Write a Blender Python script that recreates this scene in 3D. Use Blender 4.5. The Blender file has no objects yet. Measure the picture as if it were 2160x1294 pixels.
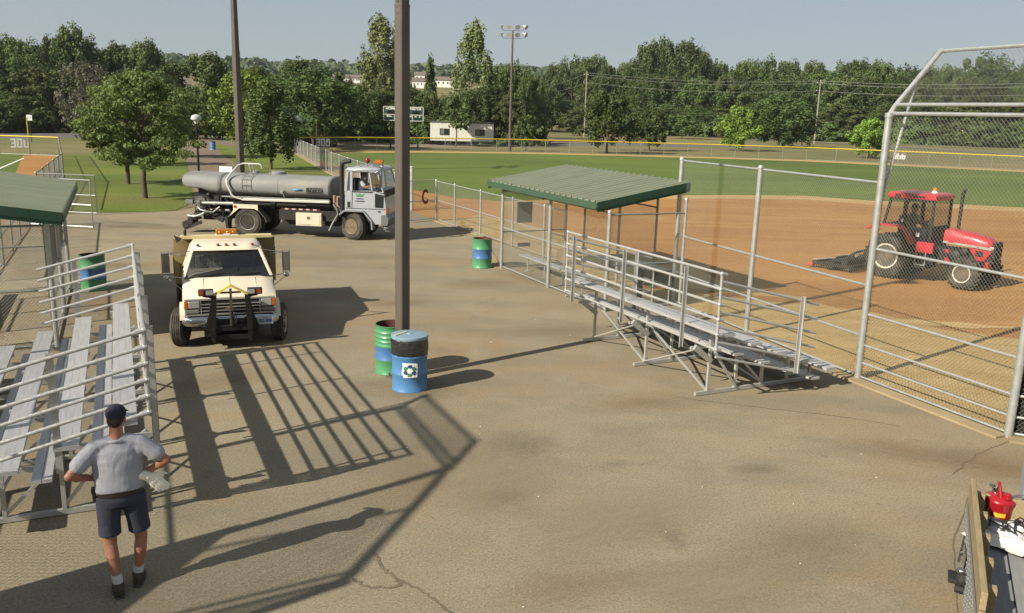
import bpy, math, random
import numpy as np
from mathutils import Vector, Matrix, Euler
R = math.radians
scn = bpy.context.scene
col = scn.collection
random.seed(7)

# ------------------------------------------------------------------ camera maths (metres, z up)
CH, CF, CP, CR = 4.52, 1800.0, 0.2215, 0.0282
_cp, _sp = math.cos(CP), math.sin(CP)
F_ = Vector((0, _cp, -_sp)); _R0 = Vector((1, 0, 0)); _U0 = Vector((0, _sp, _cp))
R_ = _R0 * math.cos(CR) + _U0 * math.sin(CR); U_ = -_R0 * math.sin(CR) + _U0 * math.cos(CR)
def ray(x, y): return F_ + R_ * ((x - 1080) / CF) - U_ * ((y - 647) / CF)
def gnd(x, y, z=0.0):
    d = ray(x, y); t = (z - CH) / d.z
    return Vector((d.x * t, d.y * t, z))
def at(x, D):
    """ground point in the direction of column x (near the horizon) at distance D"""
    d = ray(x, 242 + (x - 1080) * .0282); h = Vector((d.x, d.y, 0)).normalized()
    return h * D
def hgt(g, y):
    """height over ground point g whose row is y"""
    lo, hi = -5.0, 90.0
    for _ in range(40):
        m = (lo + hi) / 2; d = Vector((g.x, g.y, m - CH))
        v = 647 - CF * d.dot(U_) / d.dot(F_)
        if v > y: lo = m
        else: hi = m
    return lo

# ------------------------------------------------------------------ materials
def srgb(h): return tuple(((c / 255) / 12.92 if c / 255 <= .04045 else ((c / 255 + .055) / 1.055) ** 2.4) for c in h) + (1,)
_m = {}
KA = .60      # surfaces are kept at their real, fairly dark albedo; the hard sun and the exposure do the rest
def mat(name, c, rough=.6, metal=0.0, var=.12, scale=6.0, bump=0.0, bscale=None, spec=.4, c2=None, mix=.5, stretch=None, alpha=None, trans=0.0, coat=0.0):
    """procedural surface: base colour broken up by noise, optional second colour patches and bump"""
    if name in _m: return _m[name]
    m = bpy.data.materials.new(name); m.use_nodes = True; nt = m.node_tree; N = nt.nodes; L = nt.links
    b = N['Principled BSDF']; b.inputs['Roughness'].default_value = rough; b.inputs['Metallic'].default_value = metal
    b.inputs['Specular IOR Level'].default_value = spec
    if coat: b.inputs['Coat Weight'].default_value = coat; b.inputs['Coat Roughness'].default_value = .08
    tc = N.new('ShaderNodeTexCoord'); mp = N.new('ShaderNodeMapping'); L.new(tc.outputs['Object'], mp.inputs[0])
    if stretch: mp.inputs['Scale'].default_value = stretch
    n = N.new('ShaderNodeTexNoise'); n.inputs['Scale'].default_value = scale; n.inputs['Detail'].default_value = 6; L.new(mp.outputs[0], n.inputs[0])
    c = tuple(x * KA for x in c[:3]); c2 = tuple(x * KA for x in c2[:3]) if c2 else None; lo = tuple(x * (1 - var) for x in c) + (1,); hi = tuple(min(1, x * (1 + var)) for x in c) + (1,)
    r = N.new('ShaderNodeValToRGB'); r.color_ramp.elements[0].position = .3; r.color_ramp.elements[1].position = .7
    r.color_ramp.elements[0].color = lo; r.color_ramp.elements[1].color = hi; L.new(n.outputs[0], r.inputs[0]); out = r.outputs[0]
    if c2:
        n2 = N.new('ShaderNodeTexNoise'); n2.inputs['Scale'].default_value = scale * .37; n2.inputs['Detail'].default_value = 8; n2.inputs['Roughness'].default_value = .65; L.new(mp.outputs[0], n2.inputs[0])
        r2 = N.new('ShaderNodeValToRGB'); r2.color_ramp.elements[0].position = 1 - mix - .08; r2.color_ramp.elements[1].position = 1 - mix + .08; L.new(n2.outputs[0], r2.inputs[0])
        mx = N.new('ShaderNodeMixRGB'); L.new(r2.outputs[0], mx.inputs[0]); L.new(out, mx.inputs[1]); mx.inputs[2].default_value = tuple(c2[:3]) + (1,); out = mx.outputs[0]
    L.new(out, b.inputs['Base Color'])
    if bump:
        nb = N.new('ShaderNodeTexNoise'); nb.inputs['Scale'].default_value = bscale or scale * 4; nb.inputs['Detail'].default_value = 4; L.new(mp.outputs[0], nb.inputs[0])
        bp = N.new('ShaderNodeBump'); bp.inputs['Strength'].default_value = bump; bp.inputs['Distance'].default_value = .02; L.new(nb.outputs[0], bp.inputs['Height']); L.new(bp.outputs[0], b.inputs['Normal'])
    if trans: b.inputs['Transmission Weight'].default_value = trans
    if alpha is not None: b.inputs['Alpha'].default_value = alpha
    _m[name] = m; return m
def glassm(name, tint=(.05, .06, .06), a=.45):
    if name in _m: return _m[name]
    m = bpy.data.materials.new(name); m.use_nodes = True; nt = m.node_tree; N = nt.nodes; L = nt.links; N.clear()
    o = N.new('ShaderNodeOutputMaterial'); t = N.new('ShaderNodeBsdfTransparent'); t.inputs[0].default_value = tuple(1 - (1 - x) * a for x in tint) + (1,)
    g = N.new('ShaderNodeBsdfGlossy'); g.inputs[1].default_value = .03; fr = N.new('ShaderNodeFresnel'); fr.inputs[0].default_value = 1.5
    n = N.new('ShaderNodeTexNoise'); n.inputs['Scale'].default_value = 3; ad = N.new('ShaderNodeMath'); ad.operation = 'MULTIPLY_ADD'; ad.inputs[1].default_value = .06
    L.new(n.outputs[0], ad.inputs[0]); L.new(fr.outputs[0], ad.inputs[2])
    mx = N.new('ShaderNodeMixShader'); L.new(ad.outputs[0], mx.inputs[0]); L.new(t.outputs[0], mx.inputs[1]); L.new(g.outputs[0], mx.inputs[2]); L.new(mx.outputs[0], o.inputs[0])
    _m[name] = m; return m

# ------------------------------------------------------------------ mesh builder
class MB:
    def __init__(s): s.v = []; s.f = []
    def add(s, vs, fs):
        k = len(s.v); s.v += [tuple(v) for v in vs]; s.f += [tuple(i + k for i in f) for f in fs]; return s
    def box(s, c, d, rz=0, rx=0, ry=0):
        m = Euler((rx, ry, rz)).to_matrix(); c = Vector(c)
        vs = [c + m @ Vector((x * d[0] / 2, y * d[1] / 2, z * d[2] / 2)) for x in (-1, 1) for y in (-1, 1) for z in (-1, 1)]
        return s.add(vs, [(0, 1, 3, 2), (4, 6, 7, 5), (0, 4, 5, 1), (2, 3, 7, 6), (0, 2, 6, 4), (1, 5, 7, 3)])
    def bb(s, a, b):
        return s.box([(a[i] + b[i]) / 2 for i in range(3)], [abs(b[i] - a[i]) for i in range(3)])
    def bar(s, p, q, w, h, up=(0, 0, 1)):
        p, q = Vector(p), Vector(q); d = (q - p).normalized(); sd = d.cross(Vector(up))
        if sd.length < 1e-4: sd = d.cross(Vector((1, 0, 0)))
        sd.normalize(); u = sd.cross(d).normalized(); vs = []
        for e in (p, q):
            for a, b in ((-1, -1), (1, -1), (1, 1), (-1, 1)): vs.append(e + sd * a * w / 2 + u * b * h / 2)
        return s.add(vs, [(3, 2, 1, 0), (4, 5, 6, 7), (0, 1, 5, 4), (1, 2, 6, 5), (2, 3, 7, 6), (3, 0, 4, 7)])
    def tube(s, p, q, r, n=8, r2=None, caps=True, ph=0):
        p, q = Vector(p), Vector(q); d = (q - p).normalized(); a = d.orthogonal().normalized(); b = d.cross(a); r2 = r if r2 is None else r2; vs = []
        for e, rr in ((p, r), (q, r2)):
            for i in range(n):
                t = 2 * math.pi * i / n + ph; vs.append(e + (a * math.cos(t) + b * math.sin(t)) * rr)
        fs = [(i, (i + 1) % n, n + (i + 1) % n, n + i) for i in range(n)]
        if caps: fs += [tuple(range(n))[::-1], tuple(range(n, 2 * n))]
        return s.add(vs, fs)
    def path(s, pts, r, n=8):
        pts = [Vector(p) for p in pts]; a = None; vs = []; rr = r if isinstance(r, (list, tuple)) else [r] * len(pts)
        for i, p in enumerate(pts):
            d = (pts[min(i + 1, len(pts) - 1)] - pts[max(i - 1, 0)]).normalized()
            a = d.orthogonal().normalized() if a is None else (a - d * a.dot(d)).normalized(); b = d.cross(a)
            for k in range(n):
                t = 2 * math.pi * k / n; vs.append(p + (a * math.cos(t) + b * math.sin(t)) * rr[i])
        fs = [(i * n + k, i * n + (k + 1) % n, (i + 1) * n + (k + 1) % n, (i + 1) * n + k) for i in range(len(pts) - 1) for k in range(n)]
        fs += [tuple(range(n))[::-1], tuple(range((len(pts) - 1) * n, len(pts) * n))]
        return s.add(vs, fs)
    def lathe(s, prof, c=(0, 0, 0), n=24, axis='z', sx=1, sy=1, c0=1, c1=1):
        vs = []; c = Vector(c)
        for r, z in prof:
            for k in range(n):
                t = 2 * math.pi * k / n; x, y = r * math.cos(t) * sx, r * math.sin(t) * sy
                vs.append(c + Vector((x, y, z) if axis == 'z' else ((x, z, y) if axis == 'y' else (z, x, y))))
        m = len(prof); fs = [(i * n + k, i * n + (k + 1) % n, (i + 1) * n + (k + 1) % n, (i + 1) * n + k) for i in range(m - 1) for k in range(n)]
        if axis == 'y': fs = [f[::-1] for f in fs]
        if c0 and prof[0][0] > 1e-6: fs.append(tuple(range(n))[::-1])
        if c1 and prof[-1][0] > 1e-6: fs.append(tuple(range((m - 1) * n, m * n)))
        return s.add(vs, fs)
    def ell(s, c, r, n=14, m=9, rot=None):
        c = Vector(c); r = (r, r, r) if isinstance(r, (int, float)) else r; vs = []; M = rot or Matrix.Identity(3)
        for j in range(1, m):
            ph = math.pi * j / m
            for k in range(n):
                t = 2 * math.pi * k / n; vs.append(c + M @ Vector((r[0] * math.sin(ph) * math.cos(t), r[1] * math.sin(ph) * math.sin(t), r[2] * math.cos(ph))))
        fs = [(i * n + k, (i + 1) * n + k, (i + 1) * n + (k + 1) % n, i * n + (k + 1) % n) for i in range(m - 2) for k in range(n)]
        k0 = len(vs); vs += [c + M @ Vector((0, 0, r[2])), c + M @ Vector((0, 0, -r[2]))]
        fs += [(k0, k, (k + 1) % n) for k in range(n)] + [(k0 + 1, (m - 2) * n + (k + 1) % n, (m - 2) * n + k) for k in range(n)]
        return s.add(vs, fs)
    def cap(s, p, q, r, r2=None, n=12):
        """tapered capsule"""
        p, q = Vector(p), Vector(q); r2 = r if r2 is None else r2; d = (q - p)
        if d.length < 1e-6: return s.ell(p, r)
        d.normalize(); pts = []; rs = []
        for t in (90, 67, 45, 22, 0): a = R(t); pts.append(p - d * r * math.sin(a)); rs.append(max(r * math.cos(a), .0008))
        for t in (0, 22, 45, 67, 90): a = R(t); pts.append(q + d * r2 * math.sin(a)); rs.append(max(r2 * math.cos(a), .0008))
        return s.path(pts, rs, n)
    def prism(s, poly, z0, z1, axis='z'):
        n = len(poly); f = {'z': lambda a, b, z: (a, b, z), 'y': lambda a, b, z: (a, z, b), 'x': lambda a, b, z: (z, a, b)}[axis]
        vs = [f(a, b, z0) for a, b in poly] + [f(a, b, z1) for a, b in poly]
        return s.add(vs, [tuple(range(n))[::-1], tuple(range(n, 2 * n))] + [(i, (i + 1) % n, n + (i + 1) % n, n + i) for i in range(n)])
    def loft(s, secs, close=True, caps=True):
        n = len(secs[0]); vs = [p for q in secs for p in q]; rg = range(n) if close else range(n - 1)
        fs = [(i * n + k, i * n + (k + 1) % n, (i + 1) * n + (k + 1) % n, (i + 1) * n + k) for i in range(len(secs) - 1) for k in rg]
        if caps: fs += [tuple(range(n))[::-1], tuple(range((len(secs) - 1) * n, len(secs) * n))]
        return s.add(vs, fs)
    def quad(s, *p): return s.add(p, [tuple(range(len(p)))])
    def build(s, name, m, parent=None, bevel=0, smooth=35, sol=0):
        me = bpy.data.meshes.new(name); me.from_pydata(s.v, [], s.f); me.validate(); me.update()
        if smooth:
            me.polygons.foreach_set('use_smooth', [True] * len(me.polygons)); me.set_sharp_from_angle(angle=R(smooth))
        me.materials.append(m); o = bpy.data.objects.new(name, me); col.objects.link(o)
        if parent is not None: o.parent = parent
        if sol:
            md = o.modifiers.new('Solidify', 'SOLIDIFY'); md.thickness = sol; md.offset = 0
        if bevel:
            md = o.modifiers.new('Bevel', 'BEVEL'); md.width = bevel; md.segments = 2; md.limit_method = 'ANGLE'; md.angle_limit = R(40); md.harden_normals = True
        return o
def B(): return MB()
def tag(o, label=None, cat=None, group=None, kind=None):
    if label: o['label'] = label
    if cat: o['category'] = cat
    if group: o['group'] = group
    if kind: o['kind'] = kind
    return o
def thing(name, label, cat, loc=(0, 0, 0), rz=0, group=None):
    o = bpy.data.objects.new(name, None); col.objects.link(o); o.empty_display_size = .3
    o.location = loc; o.rotation_euler = (0, 0, rz); return tag(o, label, cat, group)
def copy_tree(o, parent=None):
    c = o.copy(); col.objects.link(c)
    if parent is not None: c.parent = parent
    for ch in o.children: copy_tree(ch, c)
    return c
def raw(name, V, Fc, m, parent=None, smooth=False):
    """big mesh straight from numpy arrays; Fc is (n,k)"""
    me = bpy.data.meshes.new(name); n, k = Fc.shape
    me.vertices.add(len(V)); me.vertices.foreach_set('co', V.astype(np.float32).ravel())
    me.loops.add(n * k); me.loops.foreach_set('vertex_index', Fc.astype(np.int32).ravel())
    me.polygons.add(n); me.polygons.foreach_set('loop_start', np.arange(0, n * k, k, dtype=np.int32)); me.update(calc_edges=True)
    me.materials.append(m); o = bpy.data.objects.new(name, me); col.objects.link(o)
    if parent is not None: o.parent = parent
    return o
def text(s, size, m, name, parent, M, ext=.002, al='CENTER', bold=0, sx=1):
    cu = bpy.data.curves.new(name, 'FONT'); cu.body = s; cu.size = size; cu.extrude = ext; cu.align_x = al; cu.align_y = 'CENTER'; cu.offset = bold
    t = bpy.data.objects.new(name, cu); col.objects.link(t); bpy.context.view_layer.update()
    me = bpy.data.meshes.new_from_object(t.evaluated_get(bpy.context.evaluated_depsgraph_get())); bpy.data.objects.remove(t)
    me.transform(Matrix.Scale(sx, 4, (1, 0, 0))); me.transform(M); me.materials.clear(); me.materials.append(m); me.name = name
    o = bpy.data.objects.new(name, me); col.objects.link(o)
    if parent is not None: o.parent = parent
    return o
def MX(loc, xa, ya):
    """matrix with text x axis xa and y axis ya"""
    xa = Vector(xa).normalized(); ya = Vector(ya).normalized(); za = xa.cross(ya)
    m = Matrix((xa, ya, za)).transposed().to_4x4(); m.translation = Vector(loc); return m
def link_net(O, U, V, lu, lv, cell=.062, r=.0019, up=1.0, poly=None):
    """chain link: two families of straight crossing wires clipped to a lu x lv rectangle; returns verts, faces"""
    O, U, V = Vector(O), Vector(U).normalized(), Vector(V).normalized(); Wn = U.cross(V).normalized(); k = up
    A = []; Bq = []
    n = int((lu + lv / k) / cell) + 2
    for fam in (0, 1):
        for i in range(n):
            c = i * cell
            # family 0: u = c - v/k ; family 1: u = c - lv/k + v/k
            if fam == 0: u0, v0, u1, v1 = c, 0., c - lv / k, lv
            else: u0, v0, u1, v1 = c - lv / k, 0., c, lv
            if abs(u1 - u0) < 1e-9: continue
            def cut(u): return v0 + (u - u0) * (v1 - v0) / (u1 - u0)
            if u0 < 0: v0, u0 = cut(0), 0.
            if u0 > lu: v0, u0 = cut(lu), lu
            if u1 < 0: v1, u1 = cut(0), 0.
            if u1 > lu: v1, u1 = cut(lu), lu
            if abs(v1 - v0) < .01: continue
            off = Wn * (r * (1 if fam else -1))
            A.append(O + U * u0 + V * v0 + off); Bq.append(O + U * u1 + V * v1 + off)
    A = np.array([tuple(a) for a in A]); Bq = np.array([tuple(a) for a in Bq]); D = Bq - A; D /= np.linalg.norm(D, axis=1)[:, None]
    W = np.array(tuple(Wn)); S = np.cross(D, W); vs = []
    for P in (A, Bq):
        for t in (90, 210, 330): vs.append(P + r * (math.cos(R(t)) * S + math.sin(R(t)) * W))
    V6 = np.stack(vs, 1).reshape(-1, 3); idx = np.arange(len(A))[:, None] * 6
    Fq = np.concatenate([idx + np.array([[0, 1, 4, 3]]), idx + np.array([[1, 2, 5, 4]]), idx + np.array([[2, 0, 3, 5]])])
    return V6, Fq
def net(name, panels, m, parent, **k):
    Vs = []; Fs = []; o = 0
    for p in panels:
        v, f = link_net(*p, **k); Vs.append(v); Fs.append(f + o); o += len(v)
    return raw(name, np.concatenate(Vs), np.concatenate(Fs), m, parent)

# shared materials
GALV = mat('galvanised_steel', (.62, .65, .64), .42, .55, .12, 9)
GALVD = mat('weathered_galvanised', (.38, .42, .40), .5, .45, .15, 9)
WIRE = mat('chain_wire', (.42, .44, .38), .5, .35, .1, 4)
WIREF = mat('far_chain_wire', (.30, .33, .31), .55, .25, .1, 4)
ALU = mat('mill_aluminium', (.70, .71, .69), .36, .45, .07, 5, .1, 60)
ALUP = mat('aluminium_plank', (.72, .73, .73), .42, .4, .10, 3, .15, 40, stretch=(1, 8, 8))
BLACK = mat('black_rubber', (.022, .022, .022), .75, 0, .25, 8, .2, 40)
TYRE = mat('dusty_tyre', (.035, .033, .03), .85, 0, .3, 6, .3, 30, c2=(.11, .10, .078), mix=.5)
DARK = mat('dark_chassis', (.028, .027, .025), .6, .2, .3, 7, c2=(.06, .05, .04), mix=.35)
CHROME = mat('chrome', (.75, .76, .78), .12, 1, .04, 4)
BROWNP = mat('brown_painted_steel', (.145, .125, .108), .45, .1, .10, 3, c2=(.165, .145, .125), mix=.35)
WHITE = mat('white_paint', (1.1, 1.1, 1.06), .5, 0, .05, 5)
# ------------------------------------------------------------------ ground materials
def gmat(name, layers, rough=.9, bump=.25, bscale=60, speck=.1):
    """layers: (colour, noise scale, threshold, softness, stretch) painted one over the other"""
    m = bpy.data.materials.new(name); m.use_nodes = True; nt = m.node_tree; N = nt.nodes; L = nt.links
    b = N['Principled BSDF']; b.inputs['Roughness'].default_value = rough; b.inputs['Specular IOR Level'].default_value = .25
    tc = N.new('ShaderNodeTexCoord'); out = None
    for i, (c, sc, th, so, st) in enumerate(layers):
        if out is None:
            rgb = N.new('ShaderNodeRGB'); rgb.outputs[0].default_value = tuple(x * KA for x in c) + (1,); out = rgb.outputs[0]; continue
        mp = N.new('ShaderNodeMapping'); mp.inputs['Location'].default_value = (i * 7.3, i * 3.1, 0); L.new(tc.outputs['Object'], mp.inputs[0])
        if st: mp.inputs['Scale'].default_value = st[:3]; mp.inputs['Rotation'].default_value = (0, 0, st[3])
        n = N.new('ShaderNodeTexNoise'); n.inputs['Scale'].default_value = sc; n.inputs['Detail'].default_value = 9; n.inputs['Roughness'].default_value = .62
        if not st: n.inputs['Distortion'].default_value = .5
        L.new(mp.outputs[0], n.inputs[0])
        r = N.new('ShaderNodeMapRange'); r.inputs[1].default_value = th - so; r.inputs[2].default_value = th + so; L.new(n.outputs[0], r.inputs[0])
        mx = N.new('ShaderNodeMixRGB'); L.new(r.outputs[0], mx.inputs[0]); L.new(out, mx.inputs[1]); mx.inputs[2].default_value = tuple(x * KA for x in c) + (1,); out = mx.outputs[0]
    # fine grain
    n = N.new('ShaderNodeTexNoise'); n.inputs['Scale'].default_value = bscale * .8; n.inputs['Detail'].default_value = 8; n.inputs['Roughness'].default_value = .75; L.new(tc.outputs['Object'], n.inputs[0])
    r = N.new('ShaderNodeMapRange'); r.inputs[3].default_value = 1 - speck; r.inputs[4].default_value = 1 + speck; r.inputs[1].default_value = .38; r.inputs[2].default_value = .62; L.new(n.outputs[0], r.inputs[0])
    mx = N.new('ShaderNodeMixRGB'); mx.blend_type = 'MULTIPLY'; mx.inputs[0].default_value = 1; L.new(out, mx.inputs[1]); L.new(r.outputs[0], mx.inputs[2]); out = mx.outputs[0]
    L.new(out, b.inputs['Base Color'])
    bp = N.new('ShaderNodeBump'); bp.inputs['Strength'].default_value = bump; bp.inputs['Distance'].default_value = .01
    nb = N.new('ShaderNodeTexNoise'); nb.inputs['Scale'].default_value = bscale; nb.inputs['Detail'].default_value = 5; L.new(tc.outputs['Object'], nb.inputs[0]); L.new(nb.outputs[0], bp.inputs['Height']); L.new(bp.outputs[0], b.inputs['Normal'])
    return m
FD = Vector((.42, -.908, 0)).normalized(); FN = Vector((.908, .42, 0)).normalized()   # direction of the right fence, and towards its field
ASPH = gmat('dusty_asphalt', [((.358, .308, .205), 0, 0, 0, None), ((.312, .272, .19), .22, .50, .16, None), ((.38, .32, .21), .09, .55, .14, None), ((.33, .24, .135), .17, .60, .12, None), ((.26, .228, .168), .6, .58, .14, (.6, 1.3, 1, .75)),
                              ((.36, .26, .135), .33, .66, .10, None), ((.38, .33, .235), .8, .66, .12, None), ((.20, .17, .12), .5, .70, .08, None), ((.22, .19, .14), 7, .68, .06, None)], .92, .25, 46, .30)
DIRT = gmat('infield_clay', [((.46, .238, .076), 0, 0, 0, None), ((.385, .182, .052), .12, .52, .10, None), ((.50, .28, .09), .5, .58, .10, (.25, 2.0, 1, .43)), ((.54, .35, .14), .06, .66, .05, None)], .95, .5, 14, .16)
TAN = gmat('tan_sand_dirt', [((.56, .395, .165), 0, 0, 0, None), ((.48, .32, .12), .35, .5, .12, (.3, 1.6, 1, .43)), ((.62, .46, .21), 1.3, .57, .10, (.5, 1.4, 1, .43))], .95, .5, 20, .16)
GRASS = gmat('mown_outfield_grass', [((.122, .182, .028), 0, 0, 0, None), ((.155, .215, .038), .05, .5, .06, (.3, 2.2, 1, .18)), ((.098, .146, .022), .03, .55, .1, None), ((.15, .17, .06), .4, .66, .08, None)], .9, .6, 9, .2)
LAWN = gmat('park_lawn_grass', [((.150, .205, .030), 0, 0, 0, None), ((.20, .24, .042), .10, .5, .10, (.25, 1.6, 1, .1)), ((.105, .155, .022), .07, .55, .12, None), ((.21, .19, .06), .16, .63, .09, None)], .9, .7, 8, .25)
DRY = gmat('dry_summer_grass', [((.23, .20, .08), 0, 0, 0, None), ((.155, .165, .055), .035, .5, .10, None), ((.31, .25, .11), .09, .56, .10, (.4, 1.4, 1, .1))], .95, .6, 6, .2)
ROADM = gmat('road_asphalt', [((.19, .18, .17), 0, 0, 0, None), ((.155, .145, .135), .12, .5, .1, None)], .9, .2, 30, .08)
PATHM = gmat('tan_path_asphalt', [((.27, .215, .155), 0, 0, 0, None), ((.22, .175, .125), .2, .5, .12, None), ((.34, .24, .13), .25, .62, .08, None)], .9, .3, 30, .12)
CONC = gmat('dusty_concrete', [((.46, .37, .22), 0, 0, 0, None), ((.37, .29, .17), 1.1, .52, .14, None)], .9, .3, 40, .12)
HILLM = gmat('hill_meadow', [((.10, .12, .045), 0, 0, 0, None), ((.14, .14, .06), .01, .55, .1, None)], .95, .2, 1, .1)

def sheet(name, pts, z, m, sub=None):
    b = B(); b.add([(p[0], p[1], z) for p in pts], [tuple(range(len(pts)))]); o = b.build(name, m, smooth=0); o['kind'] = 'structure'
    me = o.data
    if me.polygons[0].normal.z < 0: me.flip_normals()
    return o
G = lambda *ps: [gnd(*p)[:2] for p in ps]
# base terrain: flat park, rising to the wooded ridge far behind
gx = np.concatenate([np.linspace(-1500, -300, 13), np.linspace(-260, 260, 27), np.linspace(300, 1500, 13)])
gy = np.concatenate([np.linspace(-60, 220, 15), np.linspace(260, 1500, 42), [1700, 2400, 3200]])
def terr(x, y):
    # low bank beyond the roads, then a long ridge
    h = 0.0
    d = math.hypot(x, y)
    k = min(max((x / max(y, 1) + .15) / .3, 0), 1); s0 = 178 + 102 * k; t = min(max((d - s0) / 110, 0), 1); h += 4.0 * t * t * (3 - 2 * t)
    t = min(max((d - 300) / 600, 0), 1); h += 32 * t * t * (3 - 2 * t)
    t = min(max((d - 700) / 400, 0), 1); h += t * (4 * math.sin(x / 170.) + 3 * math.sin(x / 77. + 1) + 2 * math.sin(y / 140.))
    return h
gv = np.array([[x, y, terr(x, y) - .022] for y in gy for x in gx]); nx = len(gx)
gf = np.array([[j * nx + i, j * nx + i + 1, (j + 1) * nx + i + 1, (j + 1) * nx + i] for j in range(len(gy) - 1) for i in range(nx - 1)])
o = raw('ground', gv, gf, DRY); o['kind'] = 'structure'; o.data.polygons.foreach_set('use_smooth', [True] * len(gf))

# fence corner points of the two ball fields (right one in full view, left one mostly out of frame)
P3 = Vector((10.1, 10.87, 0)); P2 = Vector((7.5, 12.12, 0)); P1 = Vector((6.31, 14.88, 0)); P0 = Vector((4.02, 20.97, 0)); Q0 = Vector((-3.36, 36.49, 0))
Q1 = gnd(868, 444); QF = gnd(622, 322)
OUT = [gnd(*p) for p in ((622, 322), (700, 320), (883, 319), (1100, 321.5), (1300, 326), (1500, 331.5), (1700, 338), (1893, 347), (2160, 360), (2500, 380))]
LA = lambda y: Vector((-10.35 - .4626 * (y - 15.04), y, 0)) if y <= 35.4 else (Vector((-19.77, 35.4, 0)).lerp(Vector((-25.95, 49.28, 0)), (y - 35.4) / 13.88) if y < 49.28 else Vector((-25.95 - 12.72 * (y - 49.28) / 23.87, y, 0)))      # left foul fence line
BA, BB_, BC, BD = Vector((-7.25, 8.19, 0)), Vector((-6.26, 5.90, 0)), Vector((-7.09, 3.09, 0)), Vector((-9.7, 1.6, 0))
# right field
sheet('infield_dirt', [(P3 + Vector((25, -2, 0)))[:2], P3[:2], P2[:2], P1[:2], P0[:2], Q0[:2], Q1[:2], gnd(700, 371)[:2], QF[:2]] + [p[:2] for p in OUT[1:]] + [(70, 40)], -.012, DIRT)
sheet('outfield_grass', G((634, 323.5), (700, 345), (760, 364), (830, 386), (880, 402), (960, 417), (1060, 424.5), (1130, 422), (1200, 418.5), (1300, 414), (1400, 412), (1550, 411.5), (1700, 413), (1830, 423), (2000, 430), (2160, 438), (2400, 462)) +
      G((2500, 384), (2160, 363.5), (1893, 350), (1700, 341), (1500, 334.5), (1300, 329), (1100, 324.5), (883, 322), (700, 323)), -.004, GRASS)
sheet('sand_lip', G((1060, 424.5), (1130, 422), (1200, 418.5), (1300, 414), (1400, 412), (1550, 411.5), (1700, 413), (1830, 423), (2000, 430), (2160, 438), (2400, 462)) +
      G((2400, 472), (2160, 447), (2000, 438.5), (1830, 431), (1700, 421), (1550, 419), (1400, 419.5), (1300, 422), (1200, 427), (1130, 431), (1060, 434)), -.008, TAN)
def tan_band():
    a = [P3 + Vector((20, -2, 0)), P3, P2, P1, P0, Vector((-1.19, 32.2, 0)), Q0]
    b = [Q0 + FN * 2.2 + Vector((0, 1.5, 0)), Vector((2.8, 32, 0)), Vector((5.2, 27.5, 0)), P0 + FN * 2.6 + Vector((0, 1.2, 0)), P1 + FN * 4.2 + Vector((-.4, 2.5, 0)), P2 + Vector((6.2, 3.5, 0)), P3 + Vector((22, 5, 0))]
    return [p[:2] for p in a + b]
def fuzzy(m, name, pts, z, amp=.5, seed=1):
    """sheet with an irregular raked outline"""
    rnd = random.Random(seed); q = []
    n = len(pts)
    for i in range(n):
        a, b = Vector(pts[i]), Vector(pts[(i + 1) % n]); k = max(1, int((b - a).length / .8))
        for j in range(k):
            p = a.lerp(b, j / k)
            if seed and i >= 6 and i < n - 1 or j and i >= 6: p = p + Vector((rnd.uniform(-amp, amp), rnd.uniform(-amp, amp)))
            q.append(p)
    return sheet(name, q, z, m)
fuzzy(TAN, 'sand_margin', tan_band(), -.008, .28, 3)
for k, (a, b) in enumerate((((1250, 600), (1800, 640)), ((1500, 640), (2250, 700)), ((1850, 560 + 130), (2300, 735)))):
    A, E = gnd(*a), gnd(*b); d = (E - A); s = Vector((-d.y, d.x, 0)).normalized(); rnd = random.Random(k); up = []; dn = []
    for i in range(25):
        t = i / 24; w = .32 * math.sin(math.pi * t) * rnd.uniform(.5, 1.2) + .03; p = A + d * t + s * .25 * math.sin(6 * t + k); up.append((p + s * w)[:2]); dn.append((p - s * w)[:2])
    sheet('raked_streak', up + dn[::-1], -.002 - .001 * k, (DIRT, TAN, TAN)[k])
sheet('mowing_line', [gnd(1060, 380.5)[:2], gnd(1860, 386)[:2], gnd(1860, 386.7)[:2], gnd(1060, 381.1)[:2]], -.001, gmat('faded_chalk', [((.20, .24, .12), 0, 0, 0, None)]))
_gf = G((2500, 384), (2160, 363.5), (1893, 350), (1700, 341), (1500, 334.5), (1300, 329), (1100, 324.5), (883, 322), (700, 323))
sheet('warning_track', _gf + [((p + p.normalized() * .4).x, (p + p.normalized() * .4).y) for p in OUT[1:]], -.008, TAN)
# left field
sheet('left_infield_dirt', [BD[:2], BC[:2], BB_[:2], BA[:2], LA(15.0)[:2], LA(35)[:2], LA(55)[:2], LA(73.2)[:2], gnd(-200, 327)[:2], (-70, 30), (-40, -6)], -.012, TAN)
sheet('left_field_dirt_strip', [(LA(22) + Vector((0, 0, 0)))[:2], LA(50)[:2], LA(73)[:2]] + G((50, 325), (23, 385)) + [(-24, 34), (-17, 24)], -.008, DIRT)
sheet('left_outfield_grass', G((50, 325.5), (23, 385), (8, 420), (-120, 500), (-700, 420), (-300, 328)), -.004, GRASS)
sheet('foul_line', G((-40, 371), (50, 333), (50.6, 334.6), (-40, 374)), -.001, WHITE)
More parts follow.
